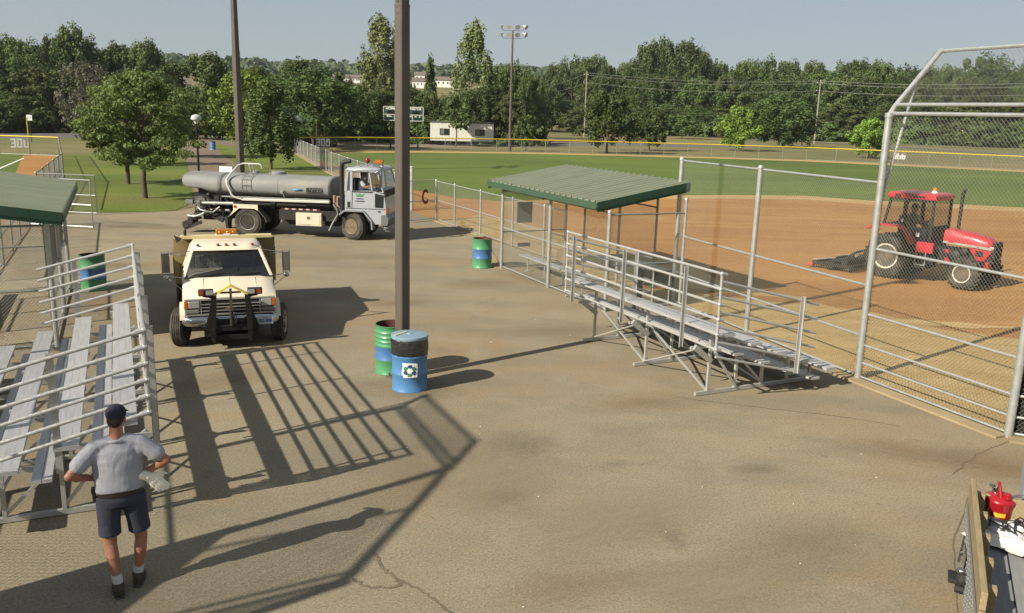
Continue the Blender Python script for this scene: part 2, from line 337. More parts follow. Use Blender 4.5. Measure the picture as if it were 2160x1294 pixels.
# plaza, lawn, path, roads
pl = [(14, -6), P3[:2], P2[:2], P1[:2], P0[:2], Q0[:2], Q1[:2], gnd(760, 452)[:2], gnd(700, 455)[:2], gnd(600, 447)[:2], gnd(560, 445)[:2], gnd(420, 436)[:2], gnd(400, 440)[:2], gnd(370, 446)[:2], gnd(250, 449)[:2], gnd(185, 449)[:2], LA(34)[:2], LA(15.04)[:2], BA[:2], BB_[:2], BC[:2], BD[:2], (-12, -6)]
sheet('plaza_asphalt', pl, 0, ASPH)
sheet('lawn', [LA(34.4)[:2]] + G((185, 449.3), (250, 449.3), (340, 447), (370, 443), (392, 434), (408, 420), (402, 385), (393, 345), (383, 310), (300, 318), (131, 329)), -.008, LAWN)
sheet('lawn_by_foul_fence', G((442, 305), (470, 325), (518, 362), (560, 398), (600, 447), (700, 455), (760, 452), (862, 446), (700, 366), (622, 323), (560, 312)), -.008, LAWN)
sheet('path', G((383, 303), (394, 345), (404, 385), (411, 420), (396, 437), (420, 438), (602, 449), (561, 398), (518, 361.5), (470, 324.5), (442, 302)), -.004, PATHM)
sheet('park_lot', G((330, 304), (442, 303), (560, 313), (640, 308), (640, 297), (330, 285)), -.010, PATHM)
sheet('gravel_lot', G((640, 309), (900, 311), (1110, 309), (1240, 300), (1240, 296), (1110, 290), (900, 288), (640, 292)), -.016, gmat('tan_gravel', [((.33, .27, .20), 0, 0, 0, None), ((.27, .22, .16), .3, .5, .1, None)]))
sheet('left_road', G((-500, 290), (0, 292), (170, 291), (330, 296), (330, 286), (170, 279), (0, 273.5), (-500, 265)), -.016, ROADM)
sheet('service_drive', G((1100, 312), (1160, 309), (1300, 308), (1480, 310), (1700, 312), (1700, 306), (1480, 305), (1300, 301), (1150, 302), (1100, 300)), -.016, ROADM)
def road_strip(name, pts, w, z, m):
    up = []; dn = []
    for i, p in enumerate(pts):
        d = (pts[min(i + 1, len(pts) - 1)] - pts[max(0, i - 1)]); s = Vector((-d.y, d.x, 0)).normalized(); up.append(p + s * w / 2); dn.append(p - s * w / 2)
    b = B(); n = len(pts)
    b.add([(p.x, p.y, terr(p.x, p.y) + z) for p in up + dn], [(i, i + 1, n + i + 1, n + i) for i in range(n - 1)]); o = b.build(name, m, smooth=0); o['kind'] = 'structure'
    if o.data.polygons[0].normal.z < 0: o.data.flip_normals()
    return o
RD = [gnd(x, y) for x, y in ((1130, 268), (1240, 277), (1330, 281), (1420, 285.5), (1520, 290.5), (1640, 297), (1760, 303), (1900, 311), (2100, 324), (2400, 346))]
road_strip('street', RD, 6.5, .02, ROADM)
road_strip('street_kerb', [p + (p.normalized() * 4.2) for p in RD], .9, .04, gmat('pale_kerb', [((.50, .45, .36), 0, 0, 0, None)]))
# raised concrete edge under the right-field fences
def kerb(name, pts, w, h, side):
    b = B()
    for a, c in zip(pts, pts[1:]):
        d = (c - a).normalized(); s = Vector((d.y, -d.x, 0)) * side; b.prism([(q.x, q.y) for q in (a, c, c + s * w, a + s * w)], -.02, h)
    o = b.build(name, CONC, smooth=0); o['kind'] = 'structure'
kerb('kerb_by_backstop', [P3 + Vector((.0, -.0, 0)), P2 + Vector((.0, .0, 0)), P1, P1 + (P0 - P1) * .06], .26, .035, -1)
kerb('kerb_by_low_fence', [Vector((-.36, 25.28, 0)) + Vector((0, 0, 0)), Vector((-1.19, 32.22, 0)), Vector((-3.36, 36.49, 0))], .22, .03, -1)
kerb('kerb_by_foul_fence', [QF, gnd(700, 366), Q1], .3, .02, 1)
kerb('expansion_joint', [gnd(160, 512), gnd(300, 506), gnd(420, 508)], .08, .004, 1)
# ------------------------------------------------------------------ hardened tar lines and litter on the plaza
tar = gmat('tar_patch', [((.17, .145, .10), 0, 0, 0, None), ((.22, .18, .12), 2, .5, .1, None)])
def ribbon(name, px, w, m, z=.004):
    pts = [gnd(*p) for p in px]; q = []
    for a, c in zip(pts, pts[1:]):
        for k in range(6): q.append(a.lerp(c, k / 6) + Vector((random.uniform(-.02, .02), random.uniform(-.02, .02), 0)))
    q.append(pts[-1]); up = []; dn = []
    for i, p in enumerate(q):
        d = q[min(i + 1, len(q) - 1)] - q[max(0, i - 1)]; s = Vector((-d.y, d.x, 0)).normalized() * w / 2 * random.uniform(.6, 1.3); up.append(p + s); dn.append(p - s)
    b = B(); n = len(q); b.add([(p.x, p.y, z) for p in up + dn], [(i, i + 1, n + i + 1, n + i) for i in range(n - 1)]); o = b.build(name, m, smooth=0); o['kind'] = 'structure'
    if o.data.polygons[0].normal.z < 0: o.data.flip_normals()
ribbon('asphalt_patch', [(790, 1165), (815, 1205), (840, 1225), (880, 1240), (920, 1270), (960, 1300)], .035, tar)
ribbon('asphalt_patch', [(740, 1222), (775, 1238), (830, 1242), (850, 1228)], .04, tar, .005)
ribbon('asphalt_crack', [(2010, 1000), (2060, 960), (2120, 935), (2160, 925)], .018, tar)
ribbon('asphalt_crack', [(1420, 838), (1600, 860), (1780, 880), (1900, 900)], .014, tar)
ribbon('asphalt_crack', [(2045, 1050), (2010, 1150), (2020, 1294)], .014, tar, .006)
def blotch(name, c, rx, ry, m, seed, z=.003):
    rnd = random.Random(seed); p = gnd(*c); n = 40; ph = [rnd.uniform(0, 6.3) for _ in range(5)]
    q = []
    for i in range(n):
        t = 2 * math.pi * i / n; r = 1 + .22 * math.sin(2 * t + ph[0]) + .16 * math.sin(3 * t + ph[1]) + .12 * math.sin(5 * t + ph[2]) + .08 * math.sin(9 * t + ph[3]) + .05 * rnd.uniform(-1, 1)
        q.append((p.x + rx * r * math.cos(t), p.y + ry * r * math.sin(t)))
    return sheet(name, q, z, m)
def stain(name, rgb, a):
    """soft-edged stain: fades out in its own noise"""
    m = bpy.data.materials.new(name); m.use_nodes = True; nt = m.node_tree; N = nt.nodes; L = nt.links; b = N['Principled BSDF']
    b.inputs['Base Color'].default_value = tuple(x * KA for x in rgb) + (1,); b.inputs['Roughness'].default_value = .9; b.inputs['Specular IOR Level'].default_value = .2
    tc = N.new('ShaderNodeTexCoord'); g = N.new('ShaderNodeTexGradient'); g.gradient_type = 'SPHERICAL'; mp = N.new('ShaderNodeMapping'); L.new(tc.outputs['Object'], mp.inputs[0]); L.new(mp.outputs[0], g.inputs[0])
    n = N.new('ShaderNodeTexNoise'); n.inputs['Scale'].default_value = 3.4; n.inputs['Detail'].default_value = 10; n.inputs['Roughness'].default_value = .78; n.inputs['Distortion'].default_value = 1.5; L.new(tc.outputs['Object'], n.inputs[0])
    mu = N.new('ShaderNodeMath'); mu.operation = 'MULTIPLY'; L.new(g.outputs[1], mu.inputs[0]); L.new(n.outputs[0], mu.inputs[1])
    r = N.new('ShaderNodeMapRange'); r.inputs[1].default_value = .10; r.inputs[2].default_value = .50; r.inputs[4].default_value = a; L.new(mu.outputs[0], r.inputs[0]); L.new(r.outputs[0], b.inputs['Alpha'])
    return m
def stain_at(c, rx, ry, rz, m, z):
    p = gnd(*c); b = B(); b.quad((-1, -1, 0), (1, -1, 0), (1, 1, 0), (-1, 1, 0)); o = b.build('dust_stain', m, smooth=0); o.location = (p.x, p.y, z); o.scale = (rx, ry, 1); o.rotation_euler = (0, 0, rz); o['kind'] = 'structure'
SO = stain('orange_dust', (.36, .25, .13), .34); SD = stain('oily_dirt', (.22, .19, .13), .26); SY = stain('pale_dust', (.44, .38, .25), .5)
zz = .004
for c, rx, ry, rz, m in (((850, 815), 1.3, .8, .3, SO), ((900, 830), 1.0, .7, .4, SD), ((1960, 960), 1.7, .8, -.4, SO), ((2130, 990), 1.2, 1.0, 0, SO), ((470, 800), 1.6, 1.0, .9, SO), ((1010, 600), 1.6, 1.0, .5, SO),
                         ((1100, 940), .75, .8, .8, SD), ((1060, 1050), .5, .35, .5, SD), ((1150, 700), 2.4, 1.0, .2, SD), ((1600, 990), .5, .25, .2, SD), ((1350, 850), 1.8, .8, .3, SO), ((330, 480), 2.6, 1.0, .1, SO), ((700, 540), 3.5, 1.2, .1, SY),
                         ((1130, 590), 2.6, .9, -.9, SD), ((700, 620), 2.0, 1.2, .5, SY), ((1300, 1100), 2.0, 1.0, .6, SY), ((980, 1000), 1.3, 2.0, .6, SY), ((1700, 1150), 1.6, 1.0, .5, SD), ((1200, 1240), 1.2, .6, .4, SO), ((260, 560), 2.2, .9, .2, SO), ((1500, 1240), 1.5, .8, .2, SY), ((830, 640), 1.3, .7, .3, SO)):
    stain_at(c, rx, ry, rz, m, zz); zz += .0012
lit = B()
for k in range(34):
    p = gnd(random.uniform(300, 1950), random.uniform(520, 1290)); s = random.uniform(.005, .012); a = random.uniform(0, 3)
    lit.box((p.x, p.y, .036 * 0 + s * .35 + .004), (s * 1.8, s, s * .5), rz=a)
o = lit.build('paper_scraps', WHITE, smooth=0); tag(o, None, None, None, 'stuff')
# ------------------------------------------------------------------ pipe fences
def ang(a, b): return math.atan2(b.y - a.y, b.x - a.x)
def dome(b, x, y, z, r): b.lathe([(r * 1.25, 0), (r * 1.25, .03), (r * .9, .06), (.001, .075)], (x, y, z), 10)
def pipe_post(x, h, r, parent, m=GALV, y=0, name='post'):
    b = B(); b.tube((x, y, -.02), (x, y, h), r, 10); dome(b, x, y, h - .02, r); return b.build(name, m, parent)
def pipe_rail(p, q, r, parent, m=GALV, name='rail', couplers=True):
    b = B(); b.tube(p, q, r, 8); p, q = Vector(p), Vector(q); L = (q - p).length
    if couplers:
        for e in (p + (q - p).normalized() * .05, q - (q - p).normalized() * .05): b.tube(e - (q - p).normalized() * .03, e + (q - p).normalized() * .03, r * 1.3, 8)
    return b.build(name, m, parent)
def fence(name, label, a, b, xs, h, rails, group=None, rp=.03, rr=.02, m=GALV, wm=WIRE, cell=.062, wr=.0019, ties=True, hpost=None, cat='fence', up=1.0, extra=None):
    """straight chain-link fence from a to b: posts at distances xs, rails at given heights"""
    L = (b - a).length; t = thing(name, label, cat, a, ang(a, b), group)
    for i, x in enumerate(xs): pipe_post(x, (hpost or h) + .03, rp if 0 < i < len(xs) - 1 else rp * 1.25, t, m)
    for z in rails: pipe_rail((0, rp * .9, z), (L, rp * .9, z), rr, t, m, couplers=ties)
    net('chain_link', [((0, rp + .012, .03), (1, 0, 0), (0, 0, 1), L, h - .04)], wm, t, cell=cell, r=wr, up=up)
    if ties:
        tb = B()
        for x in xs:
            z = .25
            while z < h - .1: tb.tube((x - rp * .6, -rp * .75, z), (x - rp * .6, rp * 1.3, z), .006, 5); tb.lathe([(rp * 1.12, -.012), (rp * 1.12, .012)], (x, 0, z), 10); z += .38
        tb.build('tension_band', m, t)
    return t
# tall sideline fence between the right dugout and the backstop
L01 = (P1 - P0).length
fence('sideline_fence', 'tall galvanised chain link fence between the right green roofed dugout and the backstop', P0, P1, [0, 3.11], 3.55, [.06, .80, 1.72, 3.54], rp=.042, rr=.022)
# low fence from the gate to the right dugout
E0 = Vector((-.36, 25.28, 0)) + FN * 0
low_a = Q0; low_b = Vector((-.36, 25.28, 0)) + Vector((-.0, 3.2, 0)) + FN * .3
fence('low_fence', 'waist high galvanised fence between the gate lettered C and the right dugout', Q0, Vector((1.58, 26.2, 0)), [0, 2.14, 4.78, 7.6, 10.0], 1.66, [.05, .86, 1.66], rp=.034)
0 and fence('dugout_return_fence', 'short low fence piece joining the far corner post of the right dugout', Vector((-.36, 25.28, 0)), Vector((-1.72, 33.2, 0)), [0, 8.03], 1.62, [.05, .83, 1.6], rp=.03, cell=.08)

# backstops -------------------------------------------------------
def backstop(name, label, pts, solid, brace):
    """pts: corner posts in order; each panel has kick rails, tall net and a hood leaning over the field"""
    t = thing(name, label, 'backstop', pts[0], ang(pts[0], pts[1])); M = Matrix.Rotation(-ang(pts[0], pts[1]), 3, 'Z')
    q = [M @ (p - pts[0]) for p in pts]; nrm = []
    for i in range(len(q)):
        n = Vector((0, 0, 0))
        for a, b in ((i - 1, i), (i, i + 1)):
            if a >= 0 and b < len(q): d = (q[b] - q[a]).normalized(); n += Vector((-d.y, d.x, 0))
        nrm.append(n.normalized())
    H, HD, HE = 4.70, 1.0, 1.08
    for i, p in enumerate(q):
        b = B(); b.tube(p - Vector((0, 0, .02)), p + Vector((0, 0, H)), .062, 14); b.tube(p + Vector((0, 0, H - .06)), p + Vector((0, 0, H + .02)), .072, 14)
        for z in np.arange(.5, H - .2, .62): b.tube(p + Vector((0, 0, z)), p + Vector((0, 0, z + .035)), .067, 14)
        b.build('post', GALV, t)
        e = p + nrm[i] * HD + Vector((0, 0, H + HE)); b = B(); b.path([p + Vector((0, 0, H - .02)), p + nrm[i] * .10 + Vector((0, 0, H + .13)), e], .042, 10); b.lathe([(.055, 0), (.03, .05), (.001, .07)], e - Vector((0, 0, .01)), 8); b.build('hood_arm', GALV, t)
        if i in brace: b = B(); b.tube(p + nrm[i] * .52 + Vector((0, 0, H + .56)), p + nrm[i] * .07 + Vector((0, 0, 3.35)), .024, 10); b.build('brace', mat('flaking_white_pipe', (.75, .76, .77), .3, .3, .03, 3, c2=(.25, .34, .46), mix=.42, stretch=(1, 1, 4)), t)
    pan = []
    for i in range(len(q) - 1):
        a, b_ = q[i], q[i + 1]; d = (b_ - a).normalized(); n = Vector((-d.y, d.x, 0)); off = n * .045
        for z, r in ((.05, .02), (.31, .021), (.64, .021), (1.21, .021), (2.39, .024), (4.71, .032)): pipe_rail(a + off + Vector((0, 0, z)), b_ + off + Vector((0, 0, z)), r, t)
        ha, hb = a + nrm[i] * HD + Vector((0, 0, H + HE)), b_ + nrm[i + 1] * HD + Vector((0, 0, H + HE)); pipe_rail(ha, hb, .032, t)
        a1, b1 = a + nrm[i] * .13 + Vector((0, 0, H + .16)), b_ + nrm[i + 1] * .13 + Vector((0, 0, H + .16)); pipe_rail(a1, b1, .03, t)
        L = (b_ - a).length; pan.append((a + n * .075 + Vector((0, 0, .04)), d, (0, 0, 1), L, H - .06))
        U = (hb - ha).normalized(); V = ((ha - a1) + (hb - b1)).normalized(); pan.append((a1 + n * .03, U, V, (hb - ha).length, (ha - a1).length))
        if i in solid:
            b = B(); b.add([a + n * .10 + Vector((0, 0, .05)), b_ + n * .10 + Vector((0, 0, .05)), b_ + n * .10 + Vector((0, 0, solid[i])), a + n * .10 + Vector((0, 0, solid[i]))], [(0, 1, 2, 3)])
            b.build('windscreen', mat('black_windscreen', (.012, .014, .014), .8, 0, .2, 12, .3, 60), t, sol=.012)
    net('chain_link', pan[0::2], mat('backstop_wire', (.36, .37, .33), .5, .35, .1, 4), t, cell=.070, r=.0027, up=1.05); net('hood_net', pan[1::2], mat('hood_wire', (.20, .21, .19), .5, .3, .1, 4), t, cell=.075, r=.0022, up=1.05)
    return t
backstop('backstop', 'tall galvanised chain link backstop with a hood leaning over the infield, at the right edge', [P1, P2, P3], {1: 2.0}, (0,))
backstop('backstop', 'hooded chain link backstop of the left diamond, throwing its pipe shadows across the plaza', [BD, BC, BB_, BA], {1: 2.9, 0: 2.9}, (3,))
fence('sideline_fence', 'tall chain link fence behind the left bleachers beside the left dugout', BA, LA(14.7), [0, 3.4], 2.2, [.06, 1.1, 2.2], rp=.04)

# right and left dugouts ------------------------------------------------
ROOFM = mat('pale_green_ribbed_metal', (.33, .37, .27), .5, .1, .08, 2, c2=(.28, .32, .23), mix=.35, stretch=(3, .4, 1))
GREENT = mat('dark_green_trim', (.028, .085, .052), .4, .2, .12, 3)
WOODY = mat('treated_timber', (.17, .14, .05), .8, 0, .25, 5, .3, 20, stretch=(1, 8, 8))
def dugout(label, loc, rz, xs, depth, roofx, zf=2.5, rise=.44, group='dugouts with green metal roofs', panel=0):
    t = thing('dugout', label, 'dugout', loc, rz, group); x0, x1 = roofx; y0, y1 = -.30, depth + .12; ln = x1 - x0
    sl = math.atan2(rise, y1 - y0); zt = lambda y: zf + .08 + (y - y0) * rise / (y1 - y0)
    b = B(); n = int(ln / .285); sec = []
    for i in range(n):
        a = x0 + i * ln / n; c = a + ln / n; w = .052
        for x, z in ((a, 0), (a + .15, 0), (a + .165, w), (a + .195, w), (a + .21, 0), (a + .25, 0)): sec.append((x, z))
    sec.append((x1, 0)); vs = [(x, y0, zt(y0) + z) for x, z in sec] + [(x, y1, zt(y1) + z) for x, z in sec]; k = len(sec)
    b.add(vs, [(i, i + 1, k + i + 1, k + i) for i in range(k - 1)]); r = b.build('roof', ROOFM, t, smooth=0, sol=.006)
    b = B(); b.bar((x0, y0 - .01, zt(y0) - .075), (x1, y0 - .01, zt(y0) - .075), .025, .15); b.bar((x0, y0 - .025, zt(y0) - .13), (x1, y0 - .025, zt(y0) - .13), .02, .05); b.bar((x0, y1, zt(y1) - .06), (x1, y1, zt(y1) - .06), .025, .13); b.build('front_fascia', mat('mid_green_trim', (.075, .14, .09), .42, .15, .1, 3), r)
    for x, q in ((x0 - .012, 1), (x1 + .012, -1)):
        b = B(); b.bar((x, y0, zt(y0) - .07), (x, y1, zt(y1) - .07), .025, .17); b.bar((x + q * .02, y0, zt(y0) - .17), (x + q * .02, y1, zt(y1) - .17), .03, .10); b.build('end_fascia', GREENT, r)
    b = B()
    for y in (y0 + .3, depth / 2, y1 - .25): b.bar((x0 + .03, y, zt(y) - .06), (x1 - .03, y, zt(y) - .06), .05, .09)
    for x in xs[1:-1]: b.bar((x, y0 + .05, zt(y0) - .16), (x, y1 - .05, zt(y1) - .16), .09, .12)
    b.build('roof_beam', WOODY, t)
    for x in xs:
        pipe_post(x, 2.36, .045, t); pipe_post(x, 2.62, .04, t, y=depth)
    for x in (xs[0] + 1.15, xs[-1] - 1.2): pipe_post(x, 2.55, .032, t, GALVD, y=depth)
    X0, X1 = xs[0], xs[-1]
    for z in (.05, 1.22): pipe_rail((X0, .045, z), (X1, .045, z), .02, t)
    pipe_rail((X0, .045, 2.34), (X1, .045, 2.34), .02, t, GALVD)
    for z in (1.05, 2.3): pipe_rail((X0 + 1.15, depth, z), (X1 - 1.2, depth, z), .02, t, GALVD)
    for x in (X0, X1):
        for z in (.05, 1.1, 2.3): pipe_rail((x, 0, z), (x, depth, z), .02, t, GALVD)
    net('chain_link', [((X0, .07, .04), (1, 0, 0), (0, 0, 1), X1 - X0, 2.3), ((X0, .05, .04), (0, 1, 0), (0, 0, 1), depth, 2.26), ((X1, .05, .04), (0, 1, 0), (0, 0, 1), depth, 2.26), ((X0 + 1.15, depth, .04), (1, 0, 0), (0, 0, 1), X1 - X0 - 2.35, 2.3)], WIRE, t, cell=.064, r=.0019)
    return t
RZr = R(-64.7)
DR = dugout('right hand dugout with a pale green ribbed metal roof beside the brown infield', Vector((-.36, 25.28, 0)), RZr, [0, 3.05, 6.02], 2.15, (-.42, 5.95))
DL = dugout('left hand dugout cut off by the left edge, its green roof above the left bleachers', Vector((-8.56, 15.5, 0)), R(114.8), [0, 2.8, 5.6], 2.5, (-.55, 6.05))
def loc_of(o, p): return o.location + Matrix.Rotation(o.rotation_euler.z, 3, 'Z') @ Vector(p)
def panel_sign(name, label, host, p, w, h, m, rz=0, cat='panel'):
    b = B(); b.box((0, 0, h / 2), (w, .02, h)); b.box((0, -.012, h - .03), (w, .01, .03)); o = b.build(name, m, bevel=.003); o.location = loc_of(host, p); o.rotation_euler = (0, 0, host.rotation_euler.z + rz); tag(o, label, cat)
MESHG = mat('grey_privacy_mesh', (.16, .17, .17), .8, 0, .2, 40)
panel_sign('notice_plate', 'grey square plate wired to the far end fence of the right dugout', DR, (-.03, .75, 1.35), .5, .62, MESHG, R(90))
panel_sign('small_plate', 'small grey plate low on the far end fence of the right dugout', DR, (-.03, .75, .62), .42, .12, MESHG, R(90))
panel_sign('tarp_square', 'dark grey mesh square tied to the near end fence of the left dugout', DL, (-.04, 1.4, .35), .75, .72, mat('charcoal_mesh', (.045, .05, .05), .8, 0, .2, 30), R(90), 'tarp')
# bench in each dugout
def bench(label, host, x0, x1, y):
    t = thing('bench', label, 'bench', loc_of(host, (x0, y, 0)), host.rotation_euler.z, 'player benches in the dugouts'); L = x1 - x0
    b = B(); b.bb((0, -.13, .42), (L, .13, .46)); b.build('seat', ALUP, t, bevel=.006)
    b = B()
    n = 4
    for i in range(n):
        x = .35 + i * (L - .7) / (n - 1); lb = B(); lb.tube((x, 0, 0), (x, 0, .42), .024, 8); lb.box((x, 0, .41), (.05, .24, .02)); lb.box((x, 0, .005), (.1, .16, .01)); lb.build('leg', GALV, t)
bench('long aluminium bench inside the right dugout, behind its front fence', DR, .35, 4.3, .55)
bench('aluminium bench in shade inside the left dugout', DL, 1.0, 5.2, 1.9)
# bat rack and standing bag near the dugout end
t = thing('equipment_cabinet', 'grey open equipment cabinet with a sloping top standing inside the right dugout', 'cabinet', loc_of(DR, (4.55, 1.55, 0)), DR.rotation_euler.z)
gm = mat('dull_grey_sheet', (.22, .23, .20), .6, .2, .12, 4)
b = B(); b.bb((0, -.25, .88), (1.5, .3, .92)); b.build('top', gm, t, bevel=.004); b = B(); b.bb((0, .27, .5), (1.5, .29, .88)); b.bb((0, -.25, .5), (1.5, .3, .52)); b.build('shelf', gm, t)
for x in (.03, .75, 1.47):
    for y in (-.22, .26): b = B(); b.tube((x, y, 0), (x, y, .88), .02, 8); b.build('leg', GALV, t)
t = thing('equipment_bag', 'tall black equipment bag standing on end beside the dugout cabinet', 'bag', loc_of(DR, (5.72, 1.1, 0)), DR.rotation_euler.z)
b = B(); b.path([(0, 0, .0), (.01, 0, .04), (.0, .01, .3), (.03, 0, .6), (.02, .01, .86), (.05, 0, .93)], [.08, .10, .11, .095, .10, .04], 12); b.build('bag_body', BLACK, t); b = B(); b.path([(.1, 0, .2), (.17, 0, .45), (.11, 0, .75)], .012, 6); b.build('strap', BLACK, t)

# ------------------------------------------------------------------ bleachers
def bleacher(label, loc, rz, L, frames, sp, slope, vp, vend, cut):
    t = thing('bleachers', label, 'bleachers', loc, rz, 'aluminium bleachers')
    S = [(5 - i, 1.2 - .2 * i, .245 + .5775 * i) for i in range(5)]
    for r, z, v in S:
        b = B()
        for k in range(3): b.bb((0, v - .12 + k * .081, z - .035), (L, v - .12 + k * .081 + .0795, z))
        b.bb((0, v - .12, z - .045), (L, v + .12, z - .036)); b.bb((-.004, v - .122, z - .047), (.004, v + .122, z + .002)); b.bb((L - .004, v - .122, z - .047), (L + .004, v + .122, z + .002)); b.build('seat_plank', ALUP, t)
        if r > 1:
            b = B(); b.bb((.03, v + .16, z - .39), (L - .03, v + .255, z - .35)); b.bb((.03, v + .26, z - .39), (L - .03, v + .355, z - .35)); b.build('foot_plank', ALUP, t)
    for x in frames:
        b = B(); b.bb((x - .025, .10, .01), (x + .025, 2.72, .07)); legs = [(.35, 1.15), (.93, .95), (1.51, .75), (2.09, .55), (2.62, .35)]
        for v, z in legs: b.bar((x, v, .05), (x, v, z), .045, .045, (0, 1, 0))
        for r, z, v in S:
            b.bb((x - .03, v - .13, z - .09), (x + .03, v + .17, z - .047))
            if r > 1: b.bb((x - .03, v + .12, z - .44), (x + .03, v + .58, z - .391))
        b.bar((x, .02, .86), (x, .38, .58), .05, .09); b.bar((x + .03, .38, .80), (x + .03, .93, .08), .035, .035); b.bar((x + .03, .95, .62), (x + .03, 1.51, .08), .035, .035); b.bar((x - .03, -.04, .84), (x - .03, .36, .84), .04, .05)
        b.build('frame', ALU, t)
    b = B()
    for x0, x1 in zip(frames, frames[1:]):
        b.bar((x0, .33, .84), (x1, .33, .08), .035, .02); b.bar((x0, .31, .08), (x1, .31, .84), .035, .02)
        b.bar((x0, 1.5, .40), (x1, 1.5, .10), .03, .02); b.bar((x0, 2.6, .09), (x1, 2.6, .09), .03, .03)
    b.build('cross_brace', ALU, t)
    zs = [2.19 - sp * k for k in range(6)]
    for k, z in enumerate(zs):
        b = B(); b.tube((0, 0, z), (L, 0, z), .0215, 10); b.build('back_rail', ALU, t)
    for x in frames:
        b = B(); b.bb((x - .28, -.095, .80), (x - .272, -.025, 2.17)); b.bb((x - .28, -.03, .80), (x - .255, -.022, 2.17)); b.bb((x - .28, -.095, .80), (x - .255, -.089, 2.17)); b.build('rail_post', ALU, t)
    for x in (0, L):
        b = B(); b.tube((x, 0, 2.19), (x, 0, zs[-1] - (.05 if cut else .02)), .022, 10)
        for z in zs: b.tube((x, -.02, z + .005), (x, .09, z - .02), .031, 10); b.ell((x, 0, z), .034, 10, 6)
        b.build('end_pipe', mat('pale_fitting', (.66, .67, .66), .4, .4, .05, 6), t)
        for k, z in enumerate(zs):
            v = vp + .02 if (cut and k > 3) else vend
            b = B(); z0_ = z - (.12 if cut else 0); b.tube((x, 0, z0_), (x, v, z0_ - (slope - (.05 if cut else 0)) * v), .0215, 10); b.build('side_rail', ALU, t)
        zt = 2.19 - slope * vp; b = B(); b.bar((x + .03, vp, (.4 if cut else .7)), (x + .03, vp, zt + .04), .012, .07, (0, 1, 0)); b.bar((x + .045, vp + .03, (.4 if cut else .7)), (x + .045, vp + .03, zt + .04), .04, .012, (0, 1, 0)); b.build('side_post', ALU, t)
    return t
bleacher('aluminium bleachers at lower left behind the standing man, facing the left diamond', Vector((-3.88, 8.71, 0)), R(114.8), 6.1, [.54, 2.19, 3.95, 5.71], .182, .245, .9, 1.45, False)
bleacher('aluminium bleachers on the right standing along the backstop side fence, seen from the back', Vector((1.115, 17.49, 0)), R(-64.1), 4.9, [.65, 2.50, 4.34], .245, .30, 1.7, 2.1, True)

# ------------------------------------------------------------------ drums
def paint_bands(name, bands, base):
    """hard paint bands by height above the drum's foot"""
    m = bpy.data.materials.new(name); m.use_nodes = True; nt = m.node_tree; N = nt.nodes; L = nt.links; b = N['Principled BSDF']; b.inputs['Roughness'].default_value = .35; b.inputs['Specular IOR Level'].default_value = .5
    tc = N.new('ShaderNodeTexCoord'); sx = N.new('ShaderNodeSeparateXYZ'); L.new(tc.outputs['Object'], sx.inputs[0]); r = N.new('ShaderNodeValToRGB'); r.color_ramp.interpolation = 'CONSTANT'; L.new(sx.outputs[2], r.inputs[0])
    e = r.color_ramp.elements; e[0].position = 0; kk = lambda c: tuple(x * KA for x in c) + (1,); e[0].color = kk(base); e[1].position = bands[0][0]; e[1].color = kk(bands[0][1])
    for p, c in bands[1:]: x = e.new(p); x.color = kk(c)
    n = N.new('ShaderNodeTexNoise'); n.inputs['Scale'].default_value = 7; n.inputs['Detail'].default_value = 9; n.inputs['Roughness'].default_value = .7; L.new(tc.outputs['Object'], n.inputs[0])
    mr = N.new('ShaderNodeMapRange'); mr.inputs[1].default_value = .64; mr.inputs[2].default_value = .70; mr.inputs[4].default_value = .55; L.new(n.outputs[0], mr.inputs[0])
    mx = N.new('ShaderNodeMixRGB'); L.new(mr.outputs[0], mx.inputs[0]); L.new(r.outputs[0], mx.inputs[1]); mx.inputs[2].default_value = (.14, .10, .06, 1)
    L.new(mx.outputs[0], b.inputs['Base Color']); return m
GRN, BLU = (.10, .36, .17), (.08, .22, .50)
DM = paint_bands('green_blue_green_paint', [(.285, BLU), (.565, GRN)], GRN); DM2 = paint_bands('green_blue_paint_ribbed', [(.27, BLU), (.50, GRN)], GRN); DB = paint_bands('blue_drum_paint', [(.3, (.095, .27, .56)), (.6, (.095, .27, .56))], (.095, .27, .56))
RUST = mat('rusty_inside', (.12, .035, .025), .7, .1, .4, 6)
def drum(label, p, m, ribs=(.295, .575), top=(), open_=True, r=.29, h=.88, group='painted steel drums used as litter bins', rz=0):
    t = thing('drum_bin', label, 'litter drum', (p.x, p.y, 0), rz, group); pr = [(r - .012, 0), (r + .006, .004), (r + .006, .02), (r - .002, .03)]
    for z in sorted(ribs): pr += [(r, z - .03), (r + .014, z - .008), (r + .014, z + .008), (r, z + .03)]
    for z in top: pr += [(r, z - .022), (r + .013, z), (r, z + .022)]
    pr += [(r, h - .02), (r + .008, h - .012), (r + .008, h), (r - .006, h)]
    b = B(); b.lathe(pr, n=40, c1=0); o = b.build('drum_shell', m, t, smooth=50)
    b = B(); b.lathe([(r - .006, h - .001), (r - .010, h - .05), (r - .010, .12), (.001, .11)], n=40, c0=0) if open_ else b.lathe([(r - .005, h - .015), (.001, h - .012)], n=40); b.build('drum_inside', RUST, t)
    return t
gb = gnd(811, 785); drum('green and blue ribbed open drum standing behind the brown pole', Vector((-2.10, 14.55, 0)), DM2, (.27, .52), (.6, .68, .76))
drum('green, blue and green striped drum beside the far corner of the right dugout', gnd(1016.5, 564) , DM)
drum('green, blue and green striped drum behind the left bleachers, near the left dugout', gnd(199, 611), DM)
drum('blue drum at the path edge, right of the globe lamp', gnd(449, 316), DB, group='far blue drums'); drum('small blue drum farther up the path, just below the tree shade', gnd(450, 289.5), DB, group='far blue drums'); drum('blue drum below the scoreboard beyond the outfield fence', gnd(868, 302), DB, group='far blue drums')
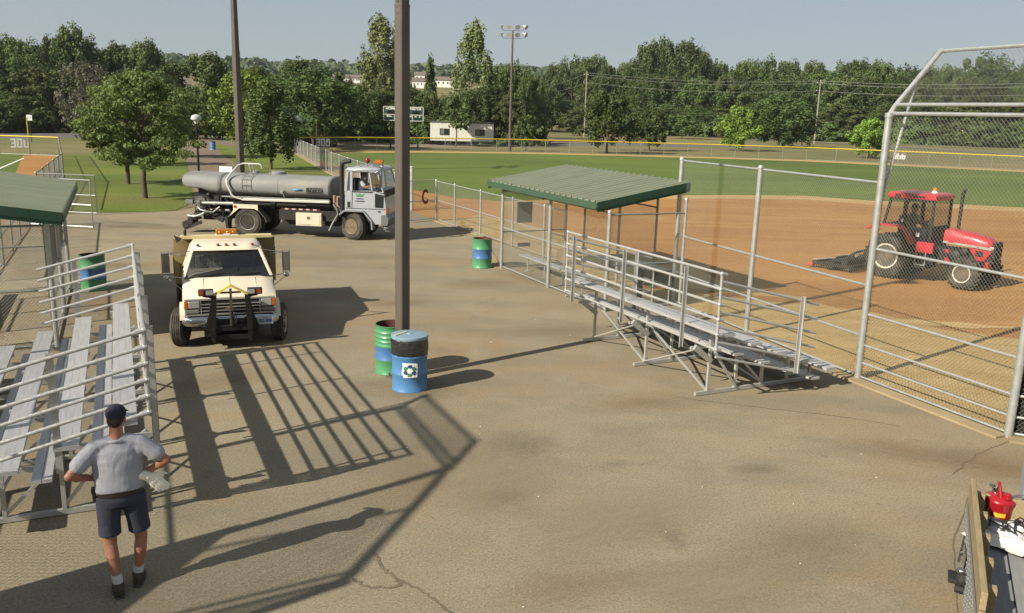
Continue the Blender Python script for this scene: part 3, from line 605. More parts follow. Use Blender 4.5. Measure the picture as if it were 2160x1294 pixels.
# recycling drum
rp = gnd(864, 819); t = drum('blue recycling drum with black bag, flat lid and white recycling sign before the brown pole', rp, DB, (.30, .60), open_=False, group=None, rz=math.atan2(-rp.y, -rp.x)); t.name = 'recycling_drum'; t['category'] = 'recycling drum'
b = B(); n = 64; ring = []
for z, rr, am in ((.60, .297, .002), (.62, .300, .003), (.68, .305, .005), (.76, .307, .006), (.83, .306, .005), (.885, .303, .003), (.90, .29, .002)):
    ring.append([((rr + am * math.sin(9 * a + 11 * z) + am * .8 * math.sin(17 * a - 20 * z)) * math.cos(a), (rr + am * math.sin(9 * a + 11 * z) + am * .8 * math.sin(17 * a - 20 * z)) * math.sin(a), z + (.006 * math.sin(5 * a) + .006 * math.sin(8 * a + 1)) * (z < .63)) for a in [2 * math.pi * i / n for i in range(n)]])
b.loft(ring, caps=False); b.build('bin_bag', mat('black_plastic_bag', (.03, .032, .034), .22, 0, .2, 9, .9, 14, spec=.7), t, smooth=80)
b = B(); b.lathe([(.045, .955), (.05, .945), (.28, .94), (.305, .932), (.312, .90), (.306, .885), (.29, .885)][::-1], n=40); lid = b.build('lid', mat('pale_blue_lid', (.26, .40, .52), .4, 0, .12, 4, c2=(.40, .47, .50), mix=.4), t)
b = B(); b.lathe([(.045, .952), (.04, .90), (.001, .9)], n=20); b.build('lid_hole', BLACK, lid); b = B(); b.box((.0, -.15, .948), (.34, .05, .008), rz=-.6); b.build('tape_strip', mat('cream_tape', (.62, .58, .36), .6, 0, .05, 5), lid)
# sign bent round the drum, facing the camera side (local +x is towards the camera)
def wrap(a, z, off=.018): return ((.29 + off) * math.cos(a), (.29 + off) * math.sin(a), z)
def patch(poly, off, m, name, par, na=.0):
    """polygon given in metres (s,z) laid on the drum; triangulated in narrow strips so it bends"""
    from mathutils.geometry import tessellate_polygon
    b = B(); vs = [Vector((s, z, 0)) for s, z in poly]; tr = tessellate_polygon([vs])
    def sub(a, c, d, k):
        if k == 0: b.add([wrap(p[0] / .29 + na, p[1], off) for p in (a, c, d)], [(0, 1, 2)]); return
        ab, bc, ca = (a + c) / 2, (c + d) / 2, (d + a) / 2
        for q in ((a, ab, ca), (ab, c, bc), (ca, bc, d), (ab, bc, ca)): sub(*q, k - 1)
    for q in tr: sub(*[vs[i] for i in q], 2)
    return b.build(name, m, par, smooth=0)
na = .02; SG = patch([(-.10, .27), (.115, .275), (.12, .50), (.10, .515), (-.12, .52), (-.115, .45), (-.13, .36)], .016, WHITE, 'recycling_sign', t, na)
GA, BA2 = mat('sign_green', (.08, .30, .12), .6, 0, .05, 4), mat('sign_blue', (.03, .07, .30), .6, 0, .05, 4)
for k in range(6):
    a = R(60 * k + 30); cx, cz = -.004 + .074 * math.cos(a), .392 + .072 * math.sin(a); q = []
    for dx, dz in ((-.034, -.030), (.014, -.030), (.042, .002), (.010, .030), (-.034, .030)):
        c_, s_ = math.cos(a + math.pi / 2), math.sin(a + math.pi / 2); q.append((cx + dx * c_ - dz * s_, cz + dx * s_ + dz * c_))
    patch(q, .019, GA if k % 2 == 0 else BA2, 'arrow_mark', SG, na)

# ------------------------------------------------------------------ light poles
def big_pole(label, p, h, side, top, rz, joint=None, group='brown steel floodlight poles'):
    t = thing('light_pole', label, 'light pole', (p.x, p.y, 0), rz, group); j = joint or h * .55
    def sq(b, z0, z1, s0, s1):
        c = .16; f = lambda s: [(-s + s * c, -s), (s - s * c, -s), (s, -s + s * c), (s, s - s * c), (s - s * c, s), (-s + s * c, s), (-s, s - s * c), (-s, -s + s * c)]
        b.loft([[(x, y, z0) for x, y in f(s0 / 2)], [(x, y, z1) for x, y in f(s1 / 2)]])
    b = B(); sq(b, 0, j, side, side * .97); b.build('lower_shaft', BROWNP, t, smooth=20); b = B(); sq(b, j - .3, h, side * .90, top); b.build('upper_shaft', BROWNP, t, smooth=20)
    b = B(); sq(b, j - .02, j + .015, side * 1.02, side * .99)
    for s in (-1, 1):
        b.tube((s * side * .53, 0, j - .12), (s * side * .44, 0, j - .12), .016, 6); b.tube((s * side * .53, 0, j + .06), (s * side * .42, 0, j + .06), .014, 6); b.tube((0, s * side * .53, j - .12), (0, s * side * .44, j - .12), .016, 6)
    b.build('collar', BROWNP, t)
    b = B(); b.prism([(-.2, -.2), (.2, -.2), (.2, .2), (-.2, .2)], 0, .03)
    for x in (-.16, .16):
        for y in (-.16, .16): b.tube((x, y, .03), (x, y, .08), .016, 6)
    b.build('base_plate', BROWNP, t); return t
def lampheads(t, h, w, rows, rr=.24, yaw=0):
    cr = B(); Rm = Matrix.Rotation(yaw, 3, 'Z')
    for z in rows:
        cr.path([Rm @ Vector(q) for q in ((-w, 0, z + .35), (-w, 0, z + .08), (-w + .12, 0, z), (w - .12, 0, z), (w, 0, z + .08), (w, 0, z + .35))], .03, 6)
    cr.build('crossarm', BROWNP, t)
    for z in rows:
        for i, x in enumerate((-w - .25, -w * .35, w * .45, w + .3)):
            tx, ty = ((-.9, -.5), (-.2, -1), (.15, -1), (.9, -.6))[i]; d = Vector((tx, ty, -.55)).normalized(); q = d.to_track_quat('Z', 'Y').to_matrix()
            b = B(); pr = [(.06, -.42), (.12, -.40), (.13, -.22), (.18, -.12), (.27, -.03), (.31, .06), (.315, .10), (.29, .10)]; k = len(b.v); b.lathe(pr, n=14); b.v = [tuple(Rm @ Vector((x, 0, z + .42)) + q @ Vector(v)) for v in b.v]
            L_ = b.build('floodlight', mat('lamp_housing', (.72, .73, .70), .35, .3, .05, 4), t)
            b = B(); b.lathe([(.288, .085), (.001, .04)], n=14); b.v = [tuple(Rm @ Vector((x, 0, z + .42)) + q @ Vector(v)) for v in b.v]; b.build('lens', mat('lamp_glass', (.30, .33, .31), .1, .3, .1, 6), L_)
T0 = big_pole('tall square brown pole in the middle of the plaza, directly behind two drums', Vector((-1.87, 14.2, 0)), 13.0, .19, .165, R(47), 6.15)
lampheads(T0, 13, 1.3, (12.0, 12.9))
T1 = big_pole('tall dark brown pole by the path beyond the tank truck, rising out of the frame', gnd(508, 364), 16.0, .42, .26, R(55), 8.2); lampheads(T1, 16, 1.5, (14.8, 15.9), yaw=.5)
gl = at(1077, 109); t = thing('light_pole', 'slender far pole with two rows of four floodlights above the outfield fence', 'light pole', gl, 0, 'brown steel floodlight poles'); H = hgt(gl, 65) - .0
b = B(); b.tube((0, 0, 0), (0, 0, H), .20, 12, .11); b.build('shaft', BROWNP, t); lampheads(t, H, 1.28, (hgt(gl, 81), H), yaw=-.05)
gp = gnd(420, 372); t = thing('globe_lamp', 'black post lamp with a pale domed globe beside the park path', 'street lamp', gp, 0)
H = hgt(gp, 262); b = B(); b.tube((0, 0, 0), (0, 0, H), .075, 10, .06); b.lathe([(.14, 0), (.14, .05), (.08, .2)], n=12); b.build('post', mat('black_post_paint', (.012, .012, .012), .4, 0, .1, 4), t)
b = B(); b.lathe([(.07, H), (.11, H + .05), (.16, H + .16), (.20, H + .22)], n=20); b.build('lamp_neck', WHITE, t); b = B(); b.lathe([(.20, H + .20), (.31, H + .27), (.335, H + .36), (.29, H + .50), (.17, H + .58), (.001, H + .61)], n=24); b.build('globe', mat('pearl_globe', (.72, .76, .76), .2, 0, .06, 3, spec=.6), t)

# ------------------------------------------------------------------ gates and far fences
def gate(label, a, b_, h, m, mids, letter=None, rz=None, group='pipe framed gate leaves'):
    t = thing('gate', label, 'gate', a, ang(a, b_), group); L = (b_ - a).length
    b = B(); b.path([(0, 0, .08), (0, 0, h), (L, 0, h), (L, 0, .08), (0, 0, .08)], .026, 8)
    b.build('frame', m, t)
    for z in mids: pipe_rail((0, 0, z), (L, 0, z), .02, t, m)
    b = B(); b.tube((0, -.03, .4), (0, .05, .4), .04, 8); b.tube((0, -.03, h - .3), (0, .05, h - .3), .04, 8); b.build('hinge', GALVD, t)
    net('chain_link', [((0, .02, .08), (1, 0, 0), (0, 0, 1), L, h - .09)], WIRE, t, cell=.064)
    return t, L
WG = mat('white_gate_paint', (.80, .82, .80), .4, .1, .04, 4)
ga = gnd(920, 464); gb_ = gnd(864, 470); t, L = gate('open gate leaf carrying a big red letter C, right of the tall brown pole', Vector((ga.x, ga.y, 0)), gb_, 1.72, GALV, (.86,))
text('C', .82, mat('dark_red_letter', (.20, .022, .02), .6, 0, .1, 4), 'letter', t, MX((L * .46, .04, 1.0), (-1, 0, 0), (0, 0, 1)), .012, bold=.022, sx=.62)
gate('white painted pipe gate leaf between the tank truck cab and the tall brown pole', gnd(868, 444), gnd(809, 442), 1.85, WG, (1.0, .45))
pp = thing('gate_post', 'thick pale post where the white gate hangs, right of the tall brown pole', 'post', gnd(868.5, 444)); pipe_post(0, 2.0, .07, pp, mat('pale_post', (.62, .65, .62), .5, .3, .1, 8, c2=(.35, .38, .36), mix=.4))
ff = [QF, gnd(700, 366), Q1]
for k, (a, b_) in enumerate(zip(ff, ff[1:])):
    L = (b_ - a).length; n = int(L / 3.05); t = fence('foul_line_fence', ('far half of the long low fence running from the outfield corner beside the lawn', 'near half of the long low fence running up to the white gate')[k], a, b_, [L * i / n for i in range(n + 1)], 1.46, [1.46, .06], 'two lengths of the low foul line fence', rp=.036, rr=.024, wm=GALV if k == 0 else WIRE, cell=.10, wr=.0026, ties=False)
YEL = mat('yellow_safety_cap', (.72, .56, .035), .5, 0, .06, 3)
def outfield(label, pts, h, group, step=3.05, name='outfield_fence'):
    t = thing(name, label, 'fence', pts[0], 0, group); q = [p - pts[0] for p in pts]; cap = B(); pan = []; rest = 0; npost = 0
    for a, b_ in zip(q, q[1:]):
        L = (b_ - a).length; d = (b_ - a).normalized(); n = max(1, round(L / step)); cap.tube(a + Vector((0, 0, h)), b_ + Vector((0, 0, h)), .065, 8); pan.append((a + Vector((0, 0, .03)), d, (0, 0, 1), L, h))
        for i in range(n): p = a + d * L * i / n; pb = B(); pb.tube(p, p + Vector((0, 0, h)), .032, 6); pb.build('post', GALVD, t)
        pipe_rail(a + Vector((0, 0, .05)), b_ + Vector((0, 0, .05)), .018, t, GALVD, couplers=False)
    cap.build('top_cap', YEL, t, smooth=60); net('chain_link', pan, WIREF, t, cell=.16, r=.0028); return t
outfield('long outfield fence with a bright yellow top cap beyond the mown grass', OUT, 1.52, 'yellow capped outfield fences')
LF = [LA(73.2)] + [gnd(x, y) for x, y in ((0, 325.5), (-150, 322), (-400, 318))]
outfield('outfield fence of the left diamond with a yellow top cap at the left edge', LF, 1.55, 'yellow capped outfield fences')
a, b_ = LA(35.3), LA(49.28); L = (b_ - a).length
fence('left_foul_fence', 'low fence from the farther open gate leaf up to the left foul line bend', a, b_, [L * i / 5 for i in range(6)], 1.6, [1.6, .8, .06], rp=.036, m=GALVD, cell=.08, wr=.0024, ties=False)
a, b_ = LA(49.28), LA(73.15); L = (b_ - a).length; n = int(L / 3.05)
fence('left_foul_fence', 'low fence along the left diamond, seen edge on between the orange dirt and the lawn', a, b_, [L * i / n for i in range(n + 1)], 1.55, [1.55, .8, .06], rp=.036, m=GALVD, cell=.08, wr=.0024, ties=False)
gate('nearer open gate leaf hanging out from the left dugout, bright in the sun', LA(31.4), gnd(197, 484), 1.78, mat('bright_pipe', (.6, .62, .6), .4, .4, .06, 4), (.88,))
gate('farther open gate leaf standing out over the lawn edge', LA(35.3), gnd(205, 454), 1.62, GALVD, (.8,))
fence('gate_side_fence', 'short low fence between the two open gate leaves and the left dugout', LA(21.2), LA(31.2), [0, 2.5, 5, 7.5, 10.9], 1.6, [.05, .8, 1.6], rp=.034, m=GALVD, ties=False)
def plate_sign(s, px, py, h, label, D=None, y0=.98):
    g = gnd(px, py); t = thing('distance_sign', label, 'sign', g + Vector((0, -.15, 0)), math.atan2(g.y, g.x) - math.pi / 2, 'white distance numbers on the outfield fences')
    SEG = {'0': ((0, 0, 0, 1), (1, 0, 1, 1), (0, 0, 1, 0), (0, 1, 1, 1)), '3': ((1, 0, 1, 1), (0, 0, 1, 0), (0, 1, 1, 1), (.3, .5, 1, .5)), '6': ((0, 0, 0, 1), (1, 0, 1, .5), (0, 0, 1, 0), (0, 1, 1, 1), (0, .5, 1, .5))}
    for i, c in enumerate(s):
        b = B(); W_, H_ = h * .42, h * .95; st = h * .20
        for x0, z0, x1, z1 in SEG[c]:
            e = st / 2 if x0 == x1 else 0; b.bb(((i - 1) * h * .74 + (x0 - .5) * W_ - st / 2, -.27 - (.002 if x0 == x1 else 0), y0 + (z0 - .5) * H_ - st / 2 + e * .6), ((i - 1) * h * .74 + (x1 - .5) * W_ + st / 2, -.24, y0 + (z1 - .5) * H_ + st / 2 - e * .6))
        b.build('numeral', mat('bright_white_numerals', (1.3, 1.3, 1.27), .6, 0, .02, 3), t)
plate_sign('300', 682, 319.5, .72, 'white number 300 on the yellow capped fence left of the brown pole')
plate_sign('366', 1893, 346.5, .66, 'white number 366 on the outfield fence seen through the backstop net')
plate_sign('300', 46, 326.5, .66, 'white number 300 on the fence of the left diamond')
for label, x, yb, yt in (('thin yellow foul pole beside the number 300 of the right field', 668.5, 321, 256), ('yellow foul pole rising over the left diamond fence', 63.5, 325.5, 250)):
    g = gnd(x, yb); H = hgt(g, yt); t = thing('foul_pole', label, 'foul pole', g, 0, 'yellow foul poles'); b = B(); b.tube((0, 0, 0), (0, 0, H), .05, 10); b.build('shaft', YEL, t); b = B(); b.lathe([(.055, H), (.04, H + .05), (.001, H + .06)], n=10); b.build('pole_cap', YEL, t)
g = gnd(67, 300); t = thing('post_sign', 'small white number sign on a dark post by the left road', 'sign', g); H = hgt(g, 243); b = B(); b.tube((0, 0, 0), (0, 0, H), .05, 8); b.build('post', DARK, t); b = B(); b.box((0, -.06, H - .3), (.62, .03, .6)); b.build('sign_face', WHITE, t, bevel=.01)
text('11', .5, DARK, 'numeral', t, MX((0, -.08, H - .3), (1, 0, 0), (0, 0, 1)), .004, bold=.01)
# ------------------------------------------------------------------ scoreboard
g = at(851, 105.5); t = thing('scoreboard', 'green scoreboard with white frame on two posts, half hidden by the brown pole', 'scoreboard', g, R(6)); W = 4.72; z1 = hgt(g, 226); z0 = hgt(g, 255)
b = B(); b.bb((-W / 2, 0, z0), (W / 2, .25, z1)); b.build('panel', mat('scoreboard_green', (.035, .10, .075), .5, 0, .08, 1), t)
b = B(); zm = z0 + (z1 - z0) * .43
for a_, c_ in (((-W / 2, -.02, z0), (W / 2, -.02, z0)), ((-W / 2, -.02, z1), (W / 2, -.02, z1)), ((-W / 2, -.02, zm), (W / 2, -.02, zm))): b.bar(a_, c_, .05, .09)
for x, za in ((-W / 2, z1), (W / 2, z1), (-1.05, zm), (-.75, zm), (.6, zm), (1.05, zm), (.1, zm)): b.bar((x, -.02, z0), (x, -.02, za), .09, .05, (0, 1, 0))
b.build('frame', mat('off_white_frame', (.62, .66, .62), .6, 0, .05, 2), t)
for s, x, z, sz in (('HOME', -1.52, z1 - .22, .40), ('VISITOR', 1.45, z1 - .22, .38), ('INNING', 0, z1 - .2, .24), ('BALL', -1.68, z0 + .5, .26), ('STRIKE', -.28, z0 + .5, .2), ('OUT', .82, z0 + .5, .22), ('H', 1.45, z0 + .5, .3), ('E', 1.95, z0 + .5, .3)):
    text(s, sz, WHITE, 'lettering', t, MX((x, -.035, z), (1, 0, 0), (0, 0, 1)), .004, bold=.008)
for x, z, w, h in ((-1.5, z1 - .68, .85, .5), (1.5, z1 - .68, .85, .5), (0, z1 - .6, .4, .4), (-1.7, z0 + .2, .9, .25), (.8, z0 + .2, .35, .25), (1.45, z0 + .2, .35, .25), (1.95, z0 + .2, .3, .25)):
    b = B(); b.box((x, -.012, z), (w, .03, h)); b.build('number_window', mat('dark_display', (.012, .014, .012), .3, 0, .1, 3), t)
for x in (-1.55, 1.7): b = B(); b.bar((x, .35, 0), (x, .35, z1 - .1), .16, .16, (0, 1, 0)); b.build('post', DARK, t)
# ------------------------------------------------------------------ people: one continuous body, clothes as children
SKIN = mat('tanned_skin', (.50, .23, .14), .55, 0, .08, 14, .05, 60); HAIR = mat('dark_brown_hair', (.035, .02, .013), .7, 0, .3, 60, .5, 120)
def skinned(b, name, m, par, vox, sm=4, extra=None):
    o = b.build(name, m, par, smooth=180); r = o.modifiers.new('Remesh', 'REMESH'); r.mode = 'VOXEL'; r.voxel_size = vox; r.use_smooth_shade = True
    s = o.modifiers.new('Smooth', 'SMOOTH'); s.factor = .5; s.iterations = sm
    return o
def hand(b, wrist, dirv, palm_n, curl=.5, s=1.0):
    """palm plus five bent fingers; dirv = towards the finger tips, palm_n = out of the back of the hand"""
    d = Vector(dirv).normalized(); n = Vector(palm_n); n = (n - d * n.dot(d)).normalized(); w = d.cross(n); W = Vector(wrist)
    for k in range(4):
        o = (k - 1.5) * .021 * s; b.cap(W + w * o * .6 + d * .01, W + d * .085 * s + w * o, .0155 * s, .0115 * s, 8)
        L = (.040, .046, .043, .034)[k] * s; p = W + d * .088 * s + w * o; dd = d.copy()
        for j in range(3):
            dd = (dd - n * curl * .55).normalized(); q = p + dd * L * (1, .7, .55)[j]; b.cap(p, q, .0095 * s, .0085 * s, 8); p = q
    p = W + d * .025 * s - w * .03 * s; dd = (d * .7 - w * .8 - n * .25).normalized()
    for j in range(3): q = p + dd * (.036, .032, .026)[j] * s; b.cap(p, q, .0125 * s, .010 * s, 8); p = q; dd = (dd + d * .35 - n * curl * .3).normalized()
def person(label, loc, rz, J, shirt, shorts, cap=None, socks=None, shoes=None, sleeve=.62, hem=None, vox=.009, group=None, glasses=False):
    """J: joint positions in metres (x right, y forward, z up)"""
    t = thing('person', label, 'person', loc, rz, group); V = {k: Vector(v) for k, v in J.items()}
    b = B(); hd = V['head']; up = (hd - V['neck']).normalized(); fw = Vector(J.get('face', (0, 1, 0))).normalized(); fw = (fw - up * fw.dot(up)).normalized(); rt = fw.cross(up); Mh = Matrix((rt, fw, up)).transposed()
    hp = lambda x, y, z: hd + rt * x + fw * y + up * z
    b.ell(hp(0, -.005, .02), (.076, .092, .098), rot=Mh); b.ell(hp(0, .02, -.045), (.058, .072, .068), rot=Mh); b.cap(hp(0, .083, .01), hp(0, .103, -.022), .009, .014); b.cap(hp(-.02, .08, -.062), hp(.02, .08, -.062), .009); b.ell(hp(0, .072, -.095), (.024, .02, .018), rot=Mh)
    for s in (-1, 1): b.ell(hp(s * .078, -.004, -.008), (.010, .020, .032), rot=Mh); b.cap(hp(s * .045, .078, .03), hp(s * .015, .085, .03), .009)
    b.cap(V['neck'] - up * .03, hp(0, -.01, -.06), .062, .056); b.cap(V['chest'] - Vector((0, 0, .04)), V['pelvis'], .092, .10); b.cap(V['shL'], V['shR'], .050)
    b.cap(V['neck'] + Vector((0, -.01, .01)), V['shL'] - Vector((0, 0, .02)), .035, .04); b.cap(V['neck'] + Vector((0, -.01, .01)), V['shR'] - Vector((0, 0, .02)), .035, .04)
    for s in 'LR':
        b.cap(V['sh' + s], V['el' + s], .056, .043); b.cap(V['el' + s], V['wr' + s], .044, .029)
        mid = V['el' + s].lerp(V['wr' + s], .3); b.ell(mid, .046)
        hand(b, V['wr' + s], V['hd' + s], V['hn' + s], .45)
        b.cap(V['hip' + s], V['kn' + s], .088, .058); c = V['kn' + s].lerp(V['an' + s], .3); b.cap(V['kn' + s], c + Vector(J.get('back', (0, -1, 0))) * .015, .056, .059); b.cap(c + Vector(J.get('back', (0, -1, 0))) * .012, V['an' + s], .057, .036); b.cap(V['an' + s], V['to' + s], .036, .034)
    skinned(b, 'body', SKIN, t, vox, 5)
    for s in (-1, 1): e = B(); e.ell(hp(s * .031, .078, .012), .0125, 8, 6); e.build('eye', mat('eye_white', (.5, .48, .45), .2, 0, .05, 4), t)
    h = B(); h.ell(hp(0, -.018, .03), (.083, .090, .10), rot=Mh); h.ell(hp(0, -.052, -.025), (.068, .052, .055), rot=Mh); skinned(h, 'hair', HAIR, t, .009, 2)
    if cap:
        h = B(); h.ell(hp(0, -.012, .052), (.092, .108, .085), rot=Mh); k = skinned(h, 'cap', cap, t, .009, 2)
        h = B(); q = []
        for i in range(9): a = R(-62 + 15.5 * i); q.append(hp(.085 * math.sin(a), .075 + .095 * max(0, math.cos(a)), .062 - .02 * math.cos(a)))
        for i in range(9): a = R(62 - 15.5 * i); q.append(hp(.078 * math.sin(a), .055 + .03 * math.cos(a), .072))
        h.add(q, [tuple(range(18))]); h.build('brim', cap, k, sol=.006, smooth=0)
    # shirt: torso and sleeves in one cloth body
    c = B(); ch, pe = V['chest'], V['pelvis']; st = pe + (ch - pe) * .10
    c.path([V['neck'] - up * .035, V['neck'] - up * .055], [.075, .09], 20)
    for s in 'LR':
        c.cap(V['neck'] - up * .022 + (V['sh' + s] - V['neck']) * .16, V['sh' + s], .056, .068); e = V['sh' + s].lerp(V['el' + s], sleeve); c.cap(V['sh' + s], e, .074, .080); c.cap(V['sh' + s] - Vector((0, 0, .05)), ch.lerp(pe, .35) + (V['sh' + s] - ch) * .55, .08, .075)
    sec = []; ax = (V['shR'] - V['shL']).normalized()
    fwd = up.cross(ax) * -1 if up.cross(ax).y < 0 else up.cross(ax)
    for u, wx, wy in ((1.36, .07, .062), (1.24, .105, .078), (1.12, .18, .10), (1.0, .218, .126), (.8, .230, .140), (.55, .214, .142), (.3, .210, .144), (.14, .212, .146), (.06, .206, .142)):
        o = pe + (ch - pe) * u; sec.append([o + ax * wx * math.cos(a) * (1 + .03 * math.sin(7 * a + u * 9)) + fwd * wy * math.sin(a) * (1 + .04 * math.sin(5 * a + u * 7)) for a in [2 * math.pi * i / 32 for i in range(32)]])
    c.loft(sec[::-1]); sh = skinned(c, 'shirt', shirt, t, vox, 5)
    # shorts or trousers
    c = B(); hm = hem if hem is not None else .55; w0 = pe + (ch - pe) * .12
    c.loft([[pe + (ch - pe) * u + ax * wx * math.cos(a) + fwd * wy * math.sin(a) for a in [2 * math.pi * i / 32 for i in range(32)]] for u, wx, wy in ((-.30, .165, .11), (-.15, .19, .132), (.0, .188, .13), (.12, .178, .125))])
    for s in 'LR':
        hp_, kn, an = V['hip' + s], V['kn' + s], V['an' + s]; e = hp_.lerp(kn, hm) if hm <= 1 else kn
        c.path([hp_ + Vector((0, 0, .04)), hp_.lerp(e, .3), hp_.lerp(e, .7), e], [.108, .106, .098, .100], 20)
        if hm > 1: c.path([kn, kn.lerp(an, .5), kn.lerp(an, .95)], [.085, .08, .08], 18); c.ell(kn, .088)
    so = skinned(c, 'trousers' if hm > 1 else 'shorts', shorts, t, vox, 4)
    c = B(); c.loft([[pe + (ch - pe) * u + ax * wx * math.cos(a) + fwd * wy * math.sin(a) for a in [2 * math.pi * i / 32 for i in range(32)]] for u, wx, wy in ((-.03, .197, .139), (.05, .195, .138))]); c.build('belt', mat('brown_leather', (.03, .02, .014), .5, 0, .2, 8), t)
    for s in 'LR':
        an, to = V['an' + s], V['to' + s]; d = (to - an); d.z = 0; d = d.normalized()
        if socks: c = B(); k = V['kn' + s]; c.path([an + (k - an).normalized() * .115, an + (k - an).normalized() * .06, an - Vector((0, 0, .02))], [.047, .046, .044], 16); c.build('sock', socks, t)
        if shoes:
            c = B(); ax2 = Vector((d.y, -d.x, 0)); gz = an.z - .085
            f = lambda q, w, h0, h1: [Vector((an.x, an.y, 0)) + d * q + ax2 * w * math.cos(a) + Vector((0, 0, h0 + (h1 - h0) * (.5 + .5 * math.sin(a)))) for a in [2 * math.pi * i / 14 for i in range(14)]]
            c.loft([f(-.085, .02, gz + .02, gz + .07), f(-.075, .038, gz + .0, gz + .11), f(-.02, .043, gz, gz + .125), f(.03, .045, gz, gz + .115), f(.09, .05, gz, gz + .085), f(.15, .048, gz, gz + .07), f(.185, .03, gz + .005, gz + .05)])
            c.path([an + Vector((0, 0, .035)), an + Vector((0, 0, -.02))], [.052, .054], 14); k = skinned(c, 'work_boot', shoes, t, .008, 2)
            c = B(); c.loft([[Vector((an.x, an.y, 0)) + d * q + ax2 * w * e + Vector((0, 0, z)) for q, w in ((-.088, .03), (-.03, .047), (.1, .055), (.17, .045), (.19, .0)) for e in (1,)] + [Vector((an.x, an.y, 0)) + d * q - ax2 * w + Vector((0, 0, z)) for q, w in ((.17, .045), (.1, .055), (-.03, .047), (-.088, .03))] for z in (gz - .008, gz + .014)]); c.build('sole', mat('grey_sole', (.10, .095, .085), .8, 0, .1, 9), k)
    return t
def shirtmat(name, c):
    m = mat(name, c, .9, 0, .10, 5, .0); nt = m.node_tree; N = nt.nodes; L = nt.links; b = N['Principled BSDF']
    tc = N.new('ShaderNodeTexCoord'); mp = N.new('ShaderNodeMapping'); mp.inputs['Scale'].default_value = (4.5, 4.5, 2.2); L.new(tc.outputs['Object'], mp.inputs[0])
    n = N.new('ShaderNodeTexNoise'); n.inputs['Scale'].default_value = 1.1; n.inputs['Detail'].default_value = 3; n.inputs['Distortion'].default_value = 1.2; L.new(mp.outputs[0], n.inputs[0])
    bp = N.new('ShaderNodeBump'); bp.inputs['Strength'].default_value = .5; bp.inputs['Distance'].default_value = .03; L.new(n.outputs[0], bp.inputs['Height']); L.new(bp.outputs[0], b.inputs['Normal']); return m
man = dict(head=(.01, .03, 1.70), neck=(0, .0, 1.545), face=(.25, 1, -.15), chest=(0, .01, 1.40), pelvis=(-.005, -.01, .985), shL=(-.188, -.01, 1.455), shR=(.195, -.01, 1.465), elL=(-.405, -.08, 1.23), elR=(.41, -.07, 1.275),
           wrL=(-.215, .05, 1.135), wrR=(.225, .02, 1.14), hdL=(.85, .35, -.45), hdR=(-.8, .35, -.5), hnL=(-.3, -.6, .6), hnR=(.3, -.7, .6), hipL=(-.108, 0, .93), hipR=(.108, 0, .93), knL=(-.118, -.02, .50), knR=(.148, .03, .50), anL=(-.075, -.11, .093), anR=(.095, .05, .093), toL=(-.09, .01, .045), toR=(.115, .17, .045))
person('man seen from behind in grey t-shirt, dark shorts and cap, hands on hips', Vector((-3.60, 7.36, 0)), R(24), man, shirtmat('grey_cotton', (.48, .50, .57)), shirtmat('navy_shorts', (.055, .060, .095)),
       cap=mat('navy_cap', (.028, .026, .055), .8, 0, .2, 20), socks=mat('white_sock', (.75, .77, .78), .9, 0, .05, 30), shoes=mat('olive_boot', (.075, .062, .035), .7, 0, .25, 14, .3, 40), hem=.80)
# gloves held at the hip
MW = Matrix.Translation((-3.60, 7.36, 0)) @ Matrix.Rotation(R(24), 4, 'Z')
t = thing('work_gloves', 'pair of pale work gloves held in the right hand of the standing man', 'gloves', MW @ Vector((.25, .0, 1.085)), R(24)); GLV = mat('cream_glove', (1.25, 1.2, 1.0), .85, 0, .1, 20, .3, 50, c2=(.12, .13, .09), mix=.28)
for k, (dx, dy) in enumerate(((0, -.05), (.035, -.03))):
    b = B(); hand(b, (dx - .02, dy, .045), (.75, -.15, -.75), (.3, -.9, .2), .25, 1.15); b.cap((dx - .07, dy, .06), (dx - .01, dy, .03), .036, .036); skinned(b, 'glove', GLV, t, .007, 2)
# phone pouch on the left hip
t = thing('belt_pouch', 'small black pouch clipped to the left side of the man\'s belt', 'pouch', MW @ Vector((-.222, -.0, .97)), R(24)); b = B(); b.box((0, 0, .03), (.03, .07, .13)); b.build('case', BLACK, t, bevel=.008); b = B(); b.box((-.017, 0, .07), (.006, .072, .05)); b.build('flap', BLACK, t, bevel=.002)
def sit(dx=0): return dict(head=(0, .03, .70), neck=(0, .0, .55), face=(0, 1, 0), chest=(0, -.02, .40), pelvis=(0, -.05, 0.03), shL=(-.18, -.02, .45), shR=(.18, -.02, .45), elL=(-.23, .18, .26), elR=(.23, .18, .26), wrL=(-.15, .42, .32), wrR=(.15, .42, .32), hdL=(.2, 1, .1), hdR=(-.2, 1, .1), hnL=(0, 0, 1), hnR=(0, 0, 1), hipL=(-.1, 0, .0), hipR=(.1, 0, .0), knL=(-.13, .42, .03), knR=(.13, .42, .03), anL=(-.13, .50, -.33), anR=(.13, .50, -.33), toL=(-.13, .62, -.37), toR=(.13, .62, -.37))
